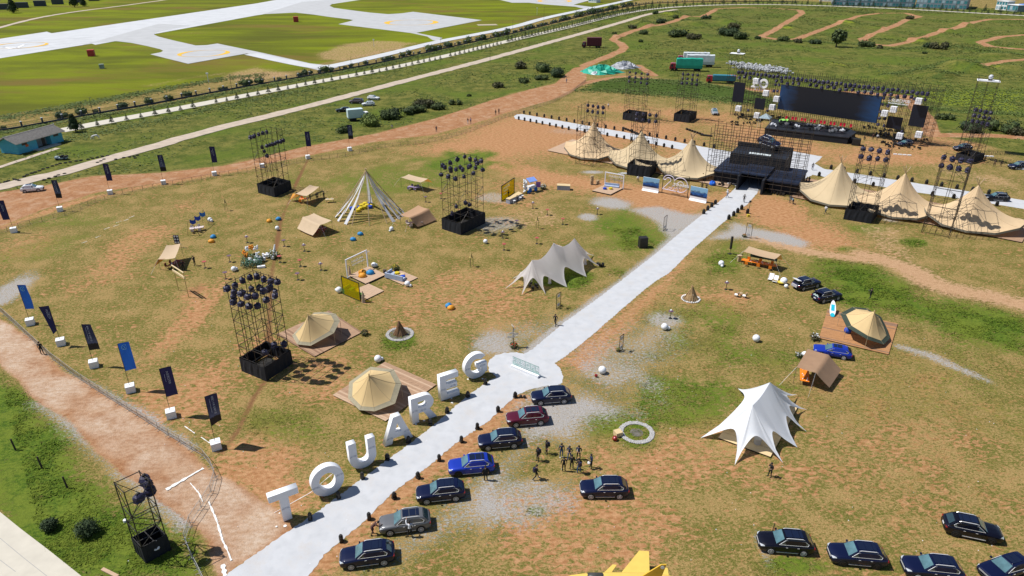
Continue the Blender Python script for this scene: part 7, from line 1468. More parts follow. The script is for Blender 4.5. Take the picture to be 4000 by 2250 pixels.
for line_, n_ in ((px(1305,301, 1437,328, 1555,347, 1715,379), 22), (px(1318,286, 1448,309, 1608,337, 1821,377), 24), (px(2090,425, 2172,438, 2305,459, 2439,480, 2570,503), 13), (px(2060,443, 2172,465, 2305,487, 2439,505, 2570,531), 10)):
    L_ = dens([Vector(p) for p in line_], .5)
    for i in range(n_): p = L_[int(i / n_ * (len(L_) - 1))]; put(fl_, (p.x, p.y, 0), 0, 'black floor light along the white cross strip', 'floor lights along the cross strip', scale=1.4)
# ------------------------------------------------------------------ cocktail tables, lamps, bean bags
def ctab(top):
    t = empty('cocktail_table', None, 'table'); q = MB(); q.lathe([(.34, 1.08), (.34, 1.12)], 14); q.build('table_top', top, t); q = MB(); q.bar((0, 0, .02), (0, 0, 1.08), .045, 6); q.build('stem', M_black, t); q = MB(); q.lathe([(.26, 0), (.24, .03)], 12); q.build('foot', M_black, t); return t
CT_R = ctab(mat('red_table_top', (.36, .07, .06), .6)); CT_P = ctab(mat('purple_table_top', (.14, .08, .11), .6)); M_glow = mat('white_globe', (.80, .82, .85), .35, amt=.02)
def ctl(c, r, x, y, kind, lb):
    o = put(CT_R if kind == 'r' else CT_P, k(c, r, x, y), 0, lb, 'tall round tables dotted over the field', scale=1.12)
    if kind == 'l': q = MB(); q.ball((0, 0, 0), .14, 10, 6); p = k(c, r, x, y); single('table_lamp', q, M_glow, 'small white lamp on the ' + lb, 'lamp', 'white lamps on the tall round tables', loc=(p.x, p.y, 1.39))
for a in ((0,1,2335,962,'l','tall table right of the swing frame'), (0,1,2170,1143,'p','dark tall table above the pale globe by the flower display'), (0,1,1937,1200,'r','red tall table beside the person at the pale tarp'), (0,1,2132,1303,'p','dark tall table left behind the near tower'), (1,1,268,995,'p','dark tall table just right of the earth trench'), (1,1,458,1041,'l','tall table below the sloping sand tarp'),
        (1,1,228,1147,'r','red tall table on the trench beside the flowers'), (1,1,420,1184,'r','red tall table in the middle of the tall tables'), (1,1,615,1220,'l','tall table left of the white lounge frame'), (1,1,398,1312,'p','dark tall table nearest the near tower top'), (1,1,1746,545,'r','red tall table at the foot of the tower beside the pyramid'), (1,1,1602,578,'p','dark tall table between pyramid and tower'),
        (1,1,2328,917,'l','tall table in the shadow of the tower by the pyramid'), (1,1,2340,1031,'r','red tall table above the cream star tent'), (2,1,197,637,'l','tall table in front of the bar stools'), (2,1,333,701,'r','red tall table right of the bar counter'), (2,1,478,788,'r','red tall table left of the gravel streak'), (2,1,805,693,'l','tall table on the green patch by the gravel'), (2,1,235,971,'r','red tall table just above the star tent peaks'),
        (2,1,45,806,'p','dark tall table among the tower lamp shadows'), (2,1,2018,1402,'l','tall table above the right fire pit'), (2,2,1493,347,'l','red tall table beside the two white globes')): ctl(*a)
def globe(p2, r, lb, gp='white globe lamps on the grass'): p = k(*p2, r); q = MB(); q.ball((0, 0, 0), r, 20, 12); return single('globe_lamp', q, M_glow, lb, 'globe lamp', gp, loc=(p.x, p.y, r), smooth=True)
for a in ((1,1,200,822,.42,'white globe lamp left of the sloping sand tarp'), (1,1,1278,828,.42,'large white globe left of the tan tarp by the pyramid'), (1,1,1263,848,.2,'small white globe beside the large one near the tan tarp'), (1,1,2165,948,.42,'white globe lamp below the tower by the pyramid'), (1,1,1112,1170,.46,'large globe right of the white lounge frame'), (1,1,1133,1172,.3,'small globe right of the white lounge frame'),
          (1,1,1428,1347,.48,'large globe on the sofa platform corner'), (1,1,1457,1365,.24,'small globe on the sofa platform corner'), (1,1,782,1405,.5,'large globe left of the yellow panel'), (1,1,759,1405,.26,'small globe left of the yellow panel'), (0,1,2205,1208,.46,'large globe left of the flower display'), (0,1,2228,1206,.3,'small globe left of the flower display'), (0,1,1980,742,.45,'globe beside the swing frame'), (0,1,1995,752,.3,'small globe beside the swing frame'),
          (1,2,1150,727,.50,'large globe above the near bell tent'), (1,2,1187,727,.25,'small globe above the near bell tent'), (2,1,1975,1155,.5,'large globe at the tan tarp guy rope'), (2,1,1982,1180,.24,'small globe at the tan tarp guy rope'), (2,2,1440,424,.5,'large globe of the pair on the gravelly grass'), (2,2,1478,437,.26,'small globe of the pair on the gravelly grass'), (2,2,2305,533,.52,'lone globe on the green patch left of the right bell tent'), (2,2,853,832,.52,'lone globe right of the walkway circle'),
          (3,1,150,1320,.58,'large globe between deck chairs and open SUV'), (3,1,172,1370,.33,'small globe between deck chairs and open SUV'), (3,2,347,685,.42,'white globe at the brown tarp tent corner'), (1,1,790,705 + 5000,.1,'')):
    if a[3] < 4000: globe(a[:4], a[4], a[5])
M_bo = mat('orange_beanbag', (.72, .30, .02), .6, amt=.08, bump=.3); M_bb = mat('blue_beanbag', (.02, .22, .48), .6, amt=.1, bump=.3)
for a in ((1,1,125,764,'o','orange bean bag left of the trench'), (1,1,212,745,'b','blue bean bag beside the orange one by the trench'), (1,1,985,887,'b','upper blue bean bag of the pair below the pyramid'), (1,1,917,938,'b','lower blue bean bag of the pair below the pyramid'), (0,1,2012,914,'b','blue bean bag below the swing frame'), (0,1,1996,957,'o','orange bean bag below the swing frame'),
          (1,2,1818,236,'b','blue bean bag touching an orange one on open grass'), (1,2,1840,258,'o','orange bean bag touching a blue one on open grass')):
    q = MB(); q.lathe([(.5, 0), (.62, .16), (.55, .38), (.32, .56), (.08, .62)], 14, sq=.85); q.v = [tuple(c + random.uniform(-.03, .03) for c in v) for v in q.v]; single('bean_bag', q, M_bo if a[4] == 'o' else M_bb, a[5], 'bean bag', 'bean bags on the grass', loc=k(*a[:4]), rz=random.random() * 3, smooth=True)
for x, y, c_, lb in ((700,620,'o','back orange bean bag on the lounge platform'), (700,700,'o','front orange bean bag on the lounge platform'), (885,630,'b','blue bean bag on the lounge platform')):
    p = sm_(x, y, .5); q = MB(); q.lathe([(.6, 0), (.74, .2), (.64, .5), (.36, .74), (.08, .8)], 14, sq=.85); q.v = [tuple(c + random.uniform(-.03, .03) for c in v) for v in q.v]; single('bean_bag', q, M_bo if c_ == 'o' else M_bb, lb, 'bean bag', 'bean bags on the lounge platform', loc=(p.x, p.y, .165), smooth=True)
# ------------------------------------------------------------------ lounge set: frames, panels, sofas
def frame(label, b0, b1, H, m, th=.10, panel=None, txt=None, rods=0, name='frame_sign', y0=.0, lift=0.0):
    a, b = Vector(b0), Vector(b1); d = b - a; L_ = d.length; yw = math.atan2(d.y, d.x); t = empty(name, label, 'sign frame', loc=(a.x, a.y, 0), rz=yw)
    for x in (0, L_): q = MB(); q.box(x, 0, H / 2, th, th, H); q.build('post', m, t)
    for z in ((H, ) if lift else (H, .12)): q = MB(); q.box(L_ / 2, 0, z - th / 2, L_ + th * .9, th * .96, th * .98); q.build('crossbar', m, t)
    if panel: q = MB(); q.box(L_ / 2, 0, H / 2, L_ - th * 1.1, .03, H - th * 1.3 - .1); q.build('panel', panel, t)
    for i in range(rods): q = MB(); x = L_ * (i + 1) / (rods + 1); q.bar((x, .03, .1), (x, .03, H - .06), .018, 4); q.build('rod', M_black, t)
    if txt:
        for s_, sz, x, z, mt in txt: me = text_mesh('lettering', s_, sz, mt, .012, align='LEFT'); upright(me, (x, -.07, z), 0, t)
    link(t); return t
M_yp = mat('yellow_acrylic', (.60, .52, .01), .15, amt=.12, coat=.3, alpha=.30, tcol=(.92, .82, .04)); M_wf = mat('white_frame', (.74, .74, .80), .5, amt=.03)
frame('white open frame with hanging letters behind the bean bags', sm_(352,762), sm_(832,522), 3.4, M_wf, .16, rods=3, txt=[('大众进口汽车', .48, 1.1, 2.45, M_wf), ('VOLKSWAGEN', .44, 1.2, 1.85, M_wf), ('TOUAREG', .3, 4.2, 2.95, M_wf)])
frame('translucent yellow panel in a black frame before the green sofas', sm_(250,1145), sm_(655,1318), 3.3, M_black, .10, panel=M_yp)
frame('white open frame with letters and a sofa near the gate', k(2, 1, 875,425), k(2, 1, 1047,458), 3.4, M_wf, .18, rods=3, txt=[('大众进口汽车', .6, .9, 2.6, M_wf), ('VOLKSWAGEN', .5, 1.2, 1.9, MATS['cloth_purple'])])
ct_ = lambda x, y, z=0: g(1262.2 + .1111 * x, 418.6 + .1111 * y, z)
frame('yellow panel with pale lettering behind the bar counter', ct_(0,795), ct_(282,600), 3.6, M_black, .14, panel=M_yp, txt=[('大众进口汽车', .55, .6, 2.7, M_cov), ('TOUAREG', .5, .8, 2.0, M_cov), ('20 YEARS', .4, .8, 1.3, M_cov)])
M_sofa = mat('grey_sofa_fabric', (.36, .42, .55), .9, amt=.05); M_sofg = mat('green_sofa_fabric', (.10, .22, .05), .9, amt=.1)
def sofa(label, p, rz, m, L_=2.6, corner=True):
    t = empty('corner_sofa', label, 'sofa', loc=p, rz=rz)
    for i in range(3): q = MB(); q.box(-L_ / 3 + i * L_ / 3, 0, .22, L_ / 3 - .02, .85, .42); q.build('seat', m, t); q = MB(); q.box(-L_ / 3 + i * L_ / 3, -.42, .45, L_ / 3 - .02, .22, .86); q.build('backrest', m, t)
    if corner: q = MB(); q.box(-L_ / 2 - .11, .45, .45, .22, 1.9, .86); q.build('backrest', m, t); q = MB(); q.box(-L_ / 2 + .42, .95, .22, .85, 1.0, .42); q.build('seat', m, t)
    link(t)
def zat(f, x, y, z): p = f(x, y, z); return (p.x, p.y, z)
sofa('pale grey-blue corner sofa on the right lounge platform', zat(sm_, 1490,775,.165), R(-27), M_sofa, 3.4); sofa('sofa on the small platform of the back white frame', zat(lambda x, y, z: k(2, 1, x, y, z), 940,440,.165), R(160), M_sofa, 3.4, False)
sofa('green-looking sofa seen through the yellow panel', zat(sm_, 500,1150,.165), R(-27), M_sofg, 3.4)
for f_, x, y, mt, lb in ((sm_,1655,770,M_poufb,'blue round table pouf beside the grey sofa'), ((lambda x, y, z=0: k(2, 1, x, y, z)),875,462,M_poufb,'blue pouf on the small back platform'), ((lambda x, y, z=0: k(2, 1, x, y, z)),930,462,M_pouf,'yellow pouf on the small back platform'), (sm_,1520,690,M_pouf,'yellow pouf behind the grey sofa')): q = MB(); q.lathe([(.4, 0), (.44, .08), (.44, .48), (.38, .54)], 14); single('pouf', q, mt, lb, 'pouf', loc=zat(f_, x, y, .165))
q = MB(); q.box(0, 0, .25, .9, .9, .06); q.box(0, 0, .12, .6, .6, .22); single('low_table', q, M_ply, 'low plywood table among the bean bags', 'table', loc=zat(sm_, 790,640,.165)); q = MB(); q.box(0, 0, .25, 1.1, .8, .06); q.box(0, 0, .12, .8, .6, .22); single('low_table', q, M_ply, 'low plywood table beside the grey sofa', 'table', loc=zat(sm_, 1600,700,.165))
for x, y, lb in ((1230,650,'short dark log pot between the lounge platforms'),): q = MB(); q.lathe([(.3, 0), (.32, .5), (.28, .7)], 10); single('log_pot', q, M_bark, lb, 'pot', loc=sm_(x, y))
for x, y, h_, lb in ((1290,750,1.3,'pale driftwood stump between the lounge platforms'), (725,1335,2.0,'tall pale wooden spike at the yellow panel corner'), (410,715,1.9,'pale wooden post at the foot of the white lounge frame')): q = MB(); q.lathe([(.28, 0), (.2, h_ * .5), (.05, h_)], 6); single('driftwood', q, mat('driftwood', (.48, .36, .27), .8, amt=.2), lb, 'driftwood', loc=sm_(x, y))
# bar counter, stools, cart
def cbox(name, cs, h_, m, top, label, cat):
    c = sum(cs, Vector()) / 4; t = empty(name, label, cat, loc=c); q = MB(); q.prism([(p - c).xy for p in cs], 0, h_ - .06); q.build('body', m, t); q = MB(); q.prism([((p - c) * 1.03).xy for p in cs], h_ - .055, h_); q.build('counter_top', top, t); link(t); return c
M_ctr = mat('counter_grey', (.35, .38, .46), .7); P4 = [ct_(95,725,1.1), ct_(180,745,1.1), ct_(465,612,1.1), ct_(375,570,1.1)]; P4 = [Vector((p.x, p.y, 0)) for p in P4]; cbox('bar_counter', P4, 1.1, M_ctr, M_ply, 'long grey bar counter with pale top beside the yellow panel', 'bar counter')
P4 = [ct_(1255,430,1.1), ct_(1545,445,1.1), ct_(1550,400,1.1), ct_(1262,385,1.1)]; P4 = [Vector((p.x, p.y, 0)) for p in P4]; cbox('service_counter', P4, 1.1, M_ctr, M_ply, 'grey counter with pale top standing alone by the clay strip', 'counter')
for i, (x, y) in enumerate(((285,850), (425,775), (470,735))):
    t = empty('bar_stool', ('nearest', 'middle', 'farthest')[i] + ' white stool in front of the bar counter', 'stool', 'white stools at the bar counter', loc=ct_(x, y)); q = MB(); q.lathe([(.28, .74), (.28, .82)], 12); q.build('seat', M_wht, t)
    for j in range(4): a = j * 1.57 + .5; q = MB(); q.bar((.3 * math.cos(a), .3 * math.sin(a), 0), (.18 * math.cos(a), .18 * math.sin(a), .75), .02); q.build('leg', M_wht, t)
    link(t)
pc_ = ct_(670, 560); t = empty('ice_cream_cart', 'blue and white cart with striped canopy and blue wheels', 'cart', loc=pc_, rz=R(35)); q = MB(); q.box(0, 0, .95, 2.0, 1.0, .75); q.build('body', M_wht, t); q = MB(); q.slab([(-1.1, -.8, 2.5), (1.1, -.8, 2.5), (1.1, .6, 3.1), (-1.1, .6, 3.1)], .08); q.build('canopy', mat('cart_blue', (.20, .32, .72), .6), t)
for x in (-.95, .95):
    for y in (-.45, .45): q = MB(); q.bar((x, y, 1.3), (x, y, 2.7), .03); q.build('post', M_wht, t)
for x in (-.75, .85): q = MB(); q.bar((x, -.52, .48), (x, -.62, .48), .48, 16); q.build('wheel', mat('wheel_blue', (.01, .16, .55), .5), t)
link(t)
q = MB(); rd = random.Random(5)
for i in range(34): z = .2 + i * .085; q.ball((rd.uniform(-.3, .3), rd.uniform(-.3, .3), z), rd.uniform(.17, .27), 8, 6)
single('balloon_column', q, M_glow, 'column of white and cream balloons at the left of the cart', 'balloons', loc=ct_(530, 610)); 
for i, (x, y, mt) in enumerate(((555,610,M_pouf), (600,615,MATS['wheel_blue']))): q = MB(); q.ball((0, 0, .35), .35, 12, 8); single('balloon', q, mt, ('yellow', 'blue')[i] + ' balloon at the foot of the balloon column', 'balloon', loc=ct_(x, y))
q = MB(); q.box(0, 0, 1.35, 1.1, .05, 1.3); q.bar((-.45, 0, 0), (-.4, 0, 1), .03); q.bar((.45, 0, 0), (.4, 0, 1), .03); single('easel_board', q, mat('purple_board', (.30, .14, .42), .6, amt=.3, sc=2), 'small purple picture board beside the cart', 'board', loc=ct_(825, 540), rz=R(-10))
def flowers(p, s_, label, n=40, cols=(M_lf, M_wht)):
    t = empty('flower_arrangement', label, 'plant', loc=p); q = MB(); leaves(q, (0, 0, .45 * s_), .7 * s_, n * 4, .12 * s_, .7); q.build('foliage', M_lf3 if cols[0] is None else cols[0], t); q = MB()
    for i in range(n // 2): q.ball((random.uniform(-.5, .5) * s_, random.uniform(-.5, .5) * s_, random.uniform(.5, .95) * s_), .07 * s_, 6, 4)
    q.build('blossom', cols[1], t); q = MB(); q.lathe([(.3 * s_, 0), (.36 * s_, .3 * s_)], 8); q.build('pot', M_bark, t); link(t)
M_fly = mat('yellow_flower', (.60, .48, .05), .7); flowers(ct_(940, 520), 1.2, 'flower arrangement with white blossoms right of the purple board', cols=(M_lf2, M_wht)); flowers(sm_(1490, 580), 1.1, 'leafy plant with yellow blossoms behind the sofa platform', cols=(M_lf2, M_fly)); flowers(k(1, 2, 1025, 505), .9, 'dark planter with leaves at the corner of the beige tent platform', cols=(M_lf2, M_bark)); flowers(k(3, 2, 435, 550), 1.1, 'planter with white flowers at the orange-brown platform corner', cols=(M_lf4, M_wht)); flowers(k(3, 2, 290, 715), .8, 'dark planter with white flowers left of the brown tarp tent', cols=(M_lf, M_wht))
fd = lambda x, y, z=0: g(579.6 + .1333 * x, 579.6 + .1333 * y, z)
t = empty('flower_display', 'large floral display of orange, white and green beside the trench', 'flower display', loc=fd(400, 690)); O = t.location.copy()
q = MB()
for x, y in ((300,650), (400,690), (500,620), (330,560), (560,600), (460,560), (280,700), (540,670)): p = fd(x, y) - O; leaves(q, (p.x, p.y, .7), .8, 130, .14, .9)
q.build('foliage', leaf_mat('display_leaf', (.02, .07, .03), (.16, .30, .22)), t)
for m_, pts_ in ((mat('orange_flower', (.75, .26, .01), .7), ((280,560,1.5), (310,600,1.3), (430,560,2.4), (440,520,2.2))), (M_wht, ((360,600,2.6), (520,560,2.4), (530,600,1.5), (560,620,1.0), (480,650,.7), (380,650,1.0)))):
    q = MB()
    for x, y, z in pts_: p = fd(x, y) - O; [q.ball((p.x + random.uniform(-.3, .3), p.y + random.uniform(-.3, .3), z + random.uniform(-.35, .35)), .17, 6, 4) for _ in range(9)]
    q.build('blossom', m_, t)
link(t)
man(0, 0, 200, 'talk', 'black', 'black', 'person arranging the left side of the floral display', P3=fd(300, 600)); man(0, 0, 250, 'bend', 'black', 'black', 'person with long hair bending over the middle of the floral display', P3=fd(500, 560))
clutter('flower_wrap', 'packaging', 'crumpled white flower wrapping on the grass by the trench', fd(710, 530), 1.3, M_cov, 22, None, 4); flowers(fd(830, 520), 1.5, 'bundle of green leaves lying beside the trench', cols=(M_lf3, M_cov)); q = MB(); q.bar((0, 0, .4), (.2, .5, 1.9), .28, 8, .12); single('wrapped_bouquet', q, M_cov, 'tall wrapped bouquet standing behind the green leaves', 'bouquet', loc=fd(830, 470)); q = MB(); q.box(0, 0, .2, 1.3, .5, .35, .3); single('foam_box', q, M_wht, 'white oblong box on the grass below the flower display', 'box', loc=fd(585, 705))
# swing frame with cloth and table; bamboo goal; torches
t = empty('bamboo_shelter', 'yellow bamboo frame hung with blue cloths over a table', 'frame', loc=k(0, 1, 1770, 890)); O = t.location.copy(); T1, T2 = k(0, 1, 1770, 760, 2.9) - O, k(0, 1, 1915, 650, 2.9) - O; b1, b2, b3, b4 = Vector(), k(0, 1, 1830, 800) - O, k(0, 1, 1975, 795) - O, k(0, 1, 1905, 770) - O
M_bam = mat('bamboo', (.50, .38, .14), .6, amt=.15, sc=4)
for a, b in ((b1, T1), (b2, T1), (b3, T2), (b4, T2), (T1 * 1.02, T2 * 1.02)): q = MB(); q.bar(a, b, .06, 6); q.build('bamboo_pole', M_bam, t)
for f in (.25, .55, .88): c = T1.lerp(T2, f); q = MB(); P = [[c + Vector((u * 1.1 - .5, u * .2, -.15 - v * .8 - .35 * math.sin(u * 3.1))) for u in (0, .33, .66, 1)] for v in (0, .5, 1)]; q.grid(P); q.build('blue_cloth', M_poufb if f < .8 else MATS['wheel_blue'], t)
link(t)
M_tcl = mat('table_cloth_pale', (.60, .50, .48), .8, amt=.2, sc=3)
def camp(p, rz, label, m=M_tcl, L_=2.2, W_=.9, ch=4, group=None, H=.7, bench=False):
    t = empty('camp_table', label, 'table', group, loc=p, rz=rz); q = MB(); q.box(0, 0, H, L_, W_, .05); q.build('table_top', m, t)
    for x in (-L_ / 2 + .15, L_ / 2 - .15):
        for y in (-W_ / 2 + .1, W_ / 2 - .1): q = MB(); q.bar((x, y, 0), (x, y, H), .025); q.build('leg', M_scafl, t)
    link(t); q = MB(); rd = random.Random(len(label))
    for i in range(7): q.lathe([(.06, 0), (.07, rd.uniform(.06, .2))], 6, (rd.uniform(-L_ / 2.3, L_ / 2.3), rd.uniform(-W_ / 3, W_ / 3), H + .03))
    o = single('tableware', q, M_wht, 'cups and dishes on the ' + label, 'tableware', loc=p, rz=rz); 
    for i in range(ch):
        sd_ = 1 if i % 2 else -1; x = -L_ / 3 + (i // 2) * L_ / max(1, ch // 2) ; q_ = empty('camp_chair', 'folding camp chair at the ' + label, 'chair', 'folding camp chairs at the tables', loc=Vector(p) + Matrix.Rotation(rz, 3, 'Z') @ Vector((x, sd_ * (W_ / 2 + .45), 0)), rz=rz + (0 if sd_ > 0 else math.pi))
        c = MB(); c.box(0, 0, .4, .5, .48, .05); c.build('seat', m, q_); c = MB(); c.box(0, .26, .68, .5, .05, .5); c.build('backrest', m, q_)
        for xx in (-.22, .22): c = MB(); c.bar((xx, -.2, 0), (xx, .2, .42), .02); c.bar((xx, .25, 0), (xx, -.1, .42), .02); c.build('leg', M_pole, q_)
        link(q_)
camp(k(0, 1, 1862, 850), R(25), 'pale table under the bamboo frame', M_tcl, 2.6, 1.0, 4); M_red_ = mat('dark_red_cloth', (.20, .04, .035), .8, amt=.2); M_ortb = mat('orange_cloth', (.80, .21, .01), .6, amt=.06)
camp(k(0, 1, 1655, 1185), R(80), 'dark red table under the pale sand tarp', M_red_, 2.6, 1.0, 4); camp(k(1, 1, 455, 575), R(5), 'orange table under the tarp beside the back left tower', M_ortb, 2.0, .9, 2); camp(k(1, 1, 612, 862), R(20), 'red table under the sloping sand tarp', M_red_, 2.4, 1.0, 4); camp(k(1, 1, 1495, 462), R(-15), 'dark striped table under the flat sand tarp', MATS['cloth_purple'], 3.0, 1.0, 4); camp(k(1, 1, 1478, 800), R(30), 'pale table under the tan tarp by the pyramid', M_tcl, 2.2, 1.0, 3)
camp(cd(610, 590), R(-28), 'long orange table under the flat tan tarp', M_ortb, 6.0, 1.0, 6); camp(k(3, 2, 335, 925), R(70), 'orange table under the brown ridge tarp tent', M_ortb, 3.0, 1.1, 0); camp(k(1, 1, 698, 580), R(12), 'small pale folding table right of the back left tower', M_ply, 1.8, .8, 0)
q = MB(); q.box(0, 0, 1.0, 4.6, .06, .9); q.bar((-2.2, 0, 0), (-2.2, 0, 1), .03); q.bar((2.2, 0, 0), (2.2, 0, 1), .03); single('chalk_board', q, mat('dark_green_board', (.015, .035, .022), .6), 'long dark board standing behind the orange table', 'board', loc=cd(700, 500), rz=R(-28))
q = MB(); q.box(0, 0, .55, .5, .5, 1.1); q.box(0, 0, 1.15, .8, .6, .1); single('wooden_lectern', q, M_pole, 'small wooden stand left of the flat tan tarp', 'stand', loc=cd(195, 490))
t = empty('bamboo_goal', 'tall bamboo frame with doubled top bar left of the near tower', 'frame', loc=k(0, 2, 1685, 82)); O = t.location.copy(); B2 = k(0, 2, 1780, 147) - O; hh = 4.3
for a, b in ((Vector(), Vector((0, 0, hh))), (B2, B2 + Vector((0, 0, hh)))): q = MB(); q.bar(a, b, .065, 6); q.build('bamboo_pole', M_bam, t)
for z in (hh + .05, hh - .75, hh - .95): q = MB(); q.bar(-B2 * .12 + Vector((0, 0, z)), B2 * 1.06 + Vector((0, 0, z)), .11, 6); q.build('bamboo_bar', mat('pale_bamboo', (.62, .48, .27), .6, amt=.1), t)
link(t)
for c, r, x, y, lb in ((0,1,2135,658,'torch stand left of the back left tower skirt'), (1,1,2032,1186,'torch stand in the middle of the field'), (2,1,235,828,'torch stand with a small tray below the bar counter')):
    t = empty('torch_stand', lb, 'torch', 'bamboo torch stands', loc=k(c, r, x, y))
    for j in range(3): a = j * 2.09; q = MB(); q.bar((.32 * math.cos(a), .32 * math.sin(a), 0), (.30 * math.cos(a), .30 * math.sin(a), 1.75), .03); q.build('leg', M_bark, t)
    q = MB(); q.lathe([(.34, 1.7), (.34, 1.78)], 9); q.lathe([(.26, 1.78), (.22, 2.0), (.05, 2.6)], 7); q.build('fuel_cone', M_bam, t); link(t)
# ------------------------------------------------------------------ picture boards and the 20 sign by the gate
cf = lambda x, y, z=0: g(1577.8 + .106667 * x, 412.2 + .106667 * y, z)
def pic(name, seed):
    m = mat(name, (.1, .2, .4), .4, amt=0); n = m.node_tree; L = n.links; b = n.nodes['Principled BSDF']; tc = n.nodes.new('ShaderNodeTexCoord'); sp = n.nodes.new('ShaderNodeSeparateXYZ'); L.new(tc.outputs['Generated'], sp.inputs[0])
    nz = n.nodes.new('ShaderNodeTexNoise'); nz.noise_dimensions = '4D'; nz.inputs['W'].default_value = seed; nz.inputs['Scale'].default_value = 4.5; nz.inputs['Detail'].default_value = 5; L.new(tc.outputs['Generated'], nz.inputs[0]); a = n.nodes.new('ShaderNodeMath'); a.operation = 'MULTIPLY_ADD'; L.new(nz.outputs[0], a.inputs[0]); a.inputs[1].default_value = .9; L.new(sp.outputs[2], a.inputs[2])
    r = n.nodes.new('ShaderNodeValToRGB'); L.new(a.outputs[0], r.inputs[0]); e = r.color_ramp.elements; e[0].position = .55; e[0].color = (.006, .012, .05, 1); e[1].position = 1.0; e[1].color = (.22, .45, .66, 1); q = e.new(.8); q.color = (.015, .12, .40, 1); q = e.new(.9); q.color = (.07, .13, .20, 1); L.new(r.outputs[0], b.inputs['Base Color']); return m
for b0, b1, lb, sd in (((358,612), (735,680), 'left blue picture board on a white foot beside the number twenty sign', 1.0), ((1468,838), (1865,922), 'right blue picture board on a white foot beside the walkway', 5.0)):
    a, b = cf(*b0), cf(*b1); d = b - a; L_ = d.length; t = empty('picture_board', lb, 'board', 'blue picture boards by the gate', loc=(a + b) / 2, rz=math.atan2(d.y, d.x)); q = MB(); q._add([(-L_ / 2, -.45, 0), (L_ / 2, -.45, 0), (L_ / 2, .35, 0), (-L_ / 2, .35, 0), (-L_ / 2, -.06, .35), (L_ / 2, -.06, .35), (L_ / 2, .1, .35), (-L_ / 2, .1, .35)], [(0, 1, 5, 4), (1, 2, 6, 5), (2, 3, 7, 6), (3, 0, 4, 7), (4, 5, 6, 7)]); q.build('white_foot', M_wht, t)
    q = MB(); q.box(0, .02, 1.75, L_, .1, 2.8); q.build('board', M_wht, t); q = MB(); q.box(0, -.045, 2.05, L_ * .985, .02, 2.15); q.build('picture', pic('picture_%d' % sd, sd), t); link(t)
a, b = cf(815, 688), cf(1415, 812); d = b - a; L_ = d.length; H = hz(1577.8 + .106667 * 815, 412.2 + .106667 * 688, 412.2 + .106667 * 190); t = empty('anniversary_sign', 'large outline number twenty with mountains and lettering in a dark frame', 'sign', loc=a, rz=math.atan2(d.y, d.x))
for x in (0, L_): q = MB(); q.box(x, 0, H / 2, .12, .12, H); q.build('post', M_black, t)
for z in (H, H * .76, H * .20): q = MB(); q.bar((0, 0, z), (L_, 0, z), .04); q.build('crossbar', M_black, t)
for i in range(1, 8): q = MB(); q.bar((L_ * i / 8, 0, H * .2), (L_ * i / 8, 0, H * .92), .022); q.build('rod', M_black, t)
M_neon = mat('white_tube', (.72, .66, .78), .5); S_ = H * .70; z0 = H * .21
def tube(pts, r=.09, nm='tube'): q = MB(); q.path([(x, -.12, z) for x, z in pts], r, 5); q.build(nm, M_neon, t)
tube([(.12 + L_ * .0, z0 + S_ * .66)] + [(L_ * .235 + L_ * .215 * math.cos(R(a_)), z0 + S_ * .68 + S_ * .30 * math.sin(R(a_))) for a_ in range(180, 5, -12)]); tube([(.12, z0 + S_ * .66), (L_ * .12, z0 + S_ * .66)] + [(L_ * .22 + L_ * .10 * math.cos(R(a_)), z0 + S_ * .68 + S_ * .14 * math.sin(R(a_))) for a_ in range(170, -60, -15)] + [(L_ * .02, z0 + .05), (L_ * .55, z0 + .05)])
cx, cz, rx = L_ * .70, z0 + S_ * .48, S_ * .48; tube([(cx + rx * math.cos(R(a_)), cz + rx * math.sin(R(a_))) for a_ in range(-115, 160, 8)]); tube([(cx + .46 * rx * math.cos(R(a_)), cz + .46 * rx * math.sin(R(a_))) for a_ in range(0, 361, 12)], .07)
tube([(L_ * .22, z0 + S_ * .07), (L_ * .31, z0 + S_ * .2), (L_ * .36, z0 + S_ * .12), (L_ * .42, z0 + S_ * .42), (L_ * .46, z0 + S_ * .32), (L_ * .49, z0 + S_ * .40)], .06, 'mountain'); tube([(L_ * .42, z0 + S_ * .06), (L_ * .50, z0 + S_ * .24), (L_ * .52, z0 + S_ * .16), (L_ * .57, z0 + S_ * .30), (L_ * .66, z0 + S_ * .05)], .06, 'mountain')
upright(text_mesh('lettering', 'TOUAREG', S_ * .20, M_wht, .05, bold=.02, wide=1.15), (L_ * .74, -.28, cz), 0, t); link(t)
# glass sign in the circle
ge = lambda x, y, z=0: g(1127 + .13333 * x, 837.2 + .13333 * y, z)
a, b = ge(1178, 655), ge(1690, 868); d = b - a; L_ = d.length; t = empty('glass_sign', 'long low glass sign with white Chinese lettering on a white plinth in the walkway circle', 'sign', loc=(a + b) / 2, rz=math.atan2(d.y, d.x)); q = MB(); q.box(0, .35, .17, L_, .62, .34); q.build('plinth', M_wht, t)
q = MB(); q.box(0, .40, .95, L_ * .97, .03, 1.25); q.build('glass_pane', mat('clear_glass', (.42, .55, .52), .08, amt=.05, coat=.5, alpha=.35, tcol=(.86, .95, .93)), t); q = MB(); q.bar((-L_ * .485, .40, 1.58), (L_ * .485, .40, 1.58), .014, 4); q.build('edge_strip', mat('glass_edge', (.16, .25, .22), .3), t)
upright(text_mesh('lettering', '大众进口汽车', .78, M_wht, .012, bold=.008, space=1.05), (0, .36, 1.08), 0, t); upright(text_mesh('lettering', 'VOLKSWAGEN IMPORT', .2, M_wht, .01), (0, .36, .55), 0, t); link(t)
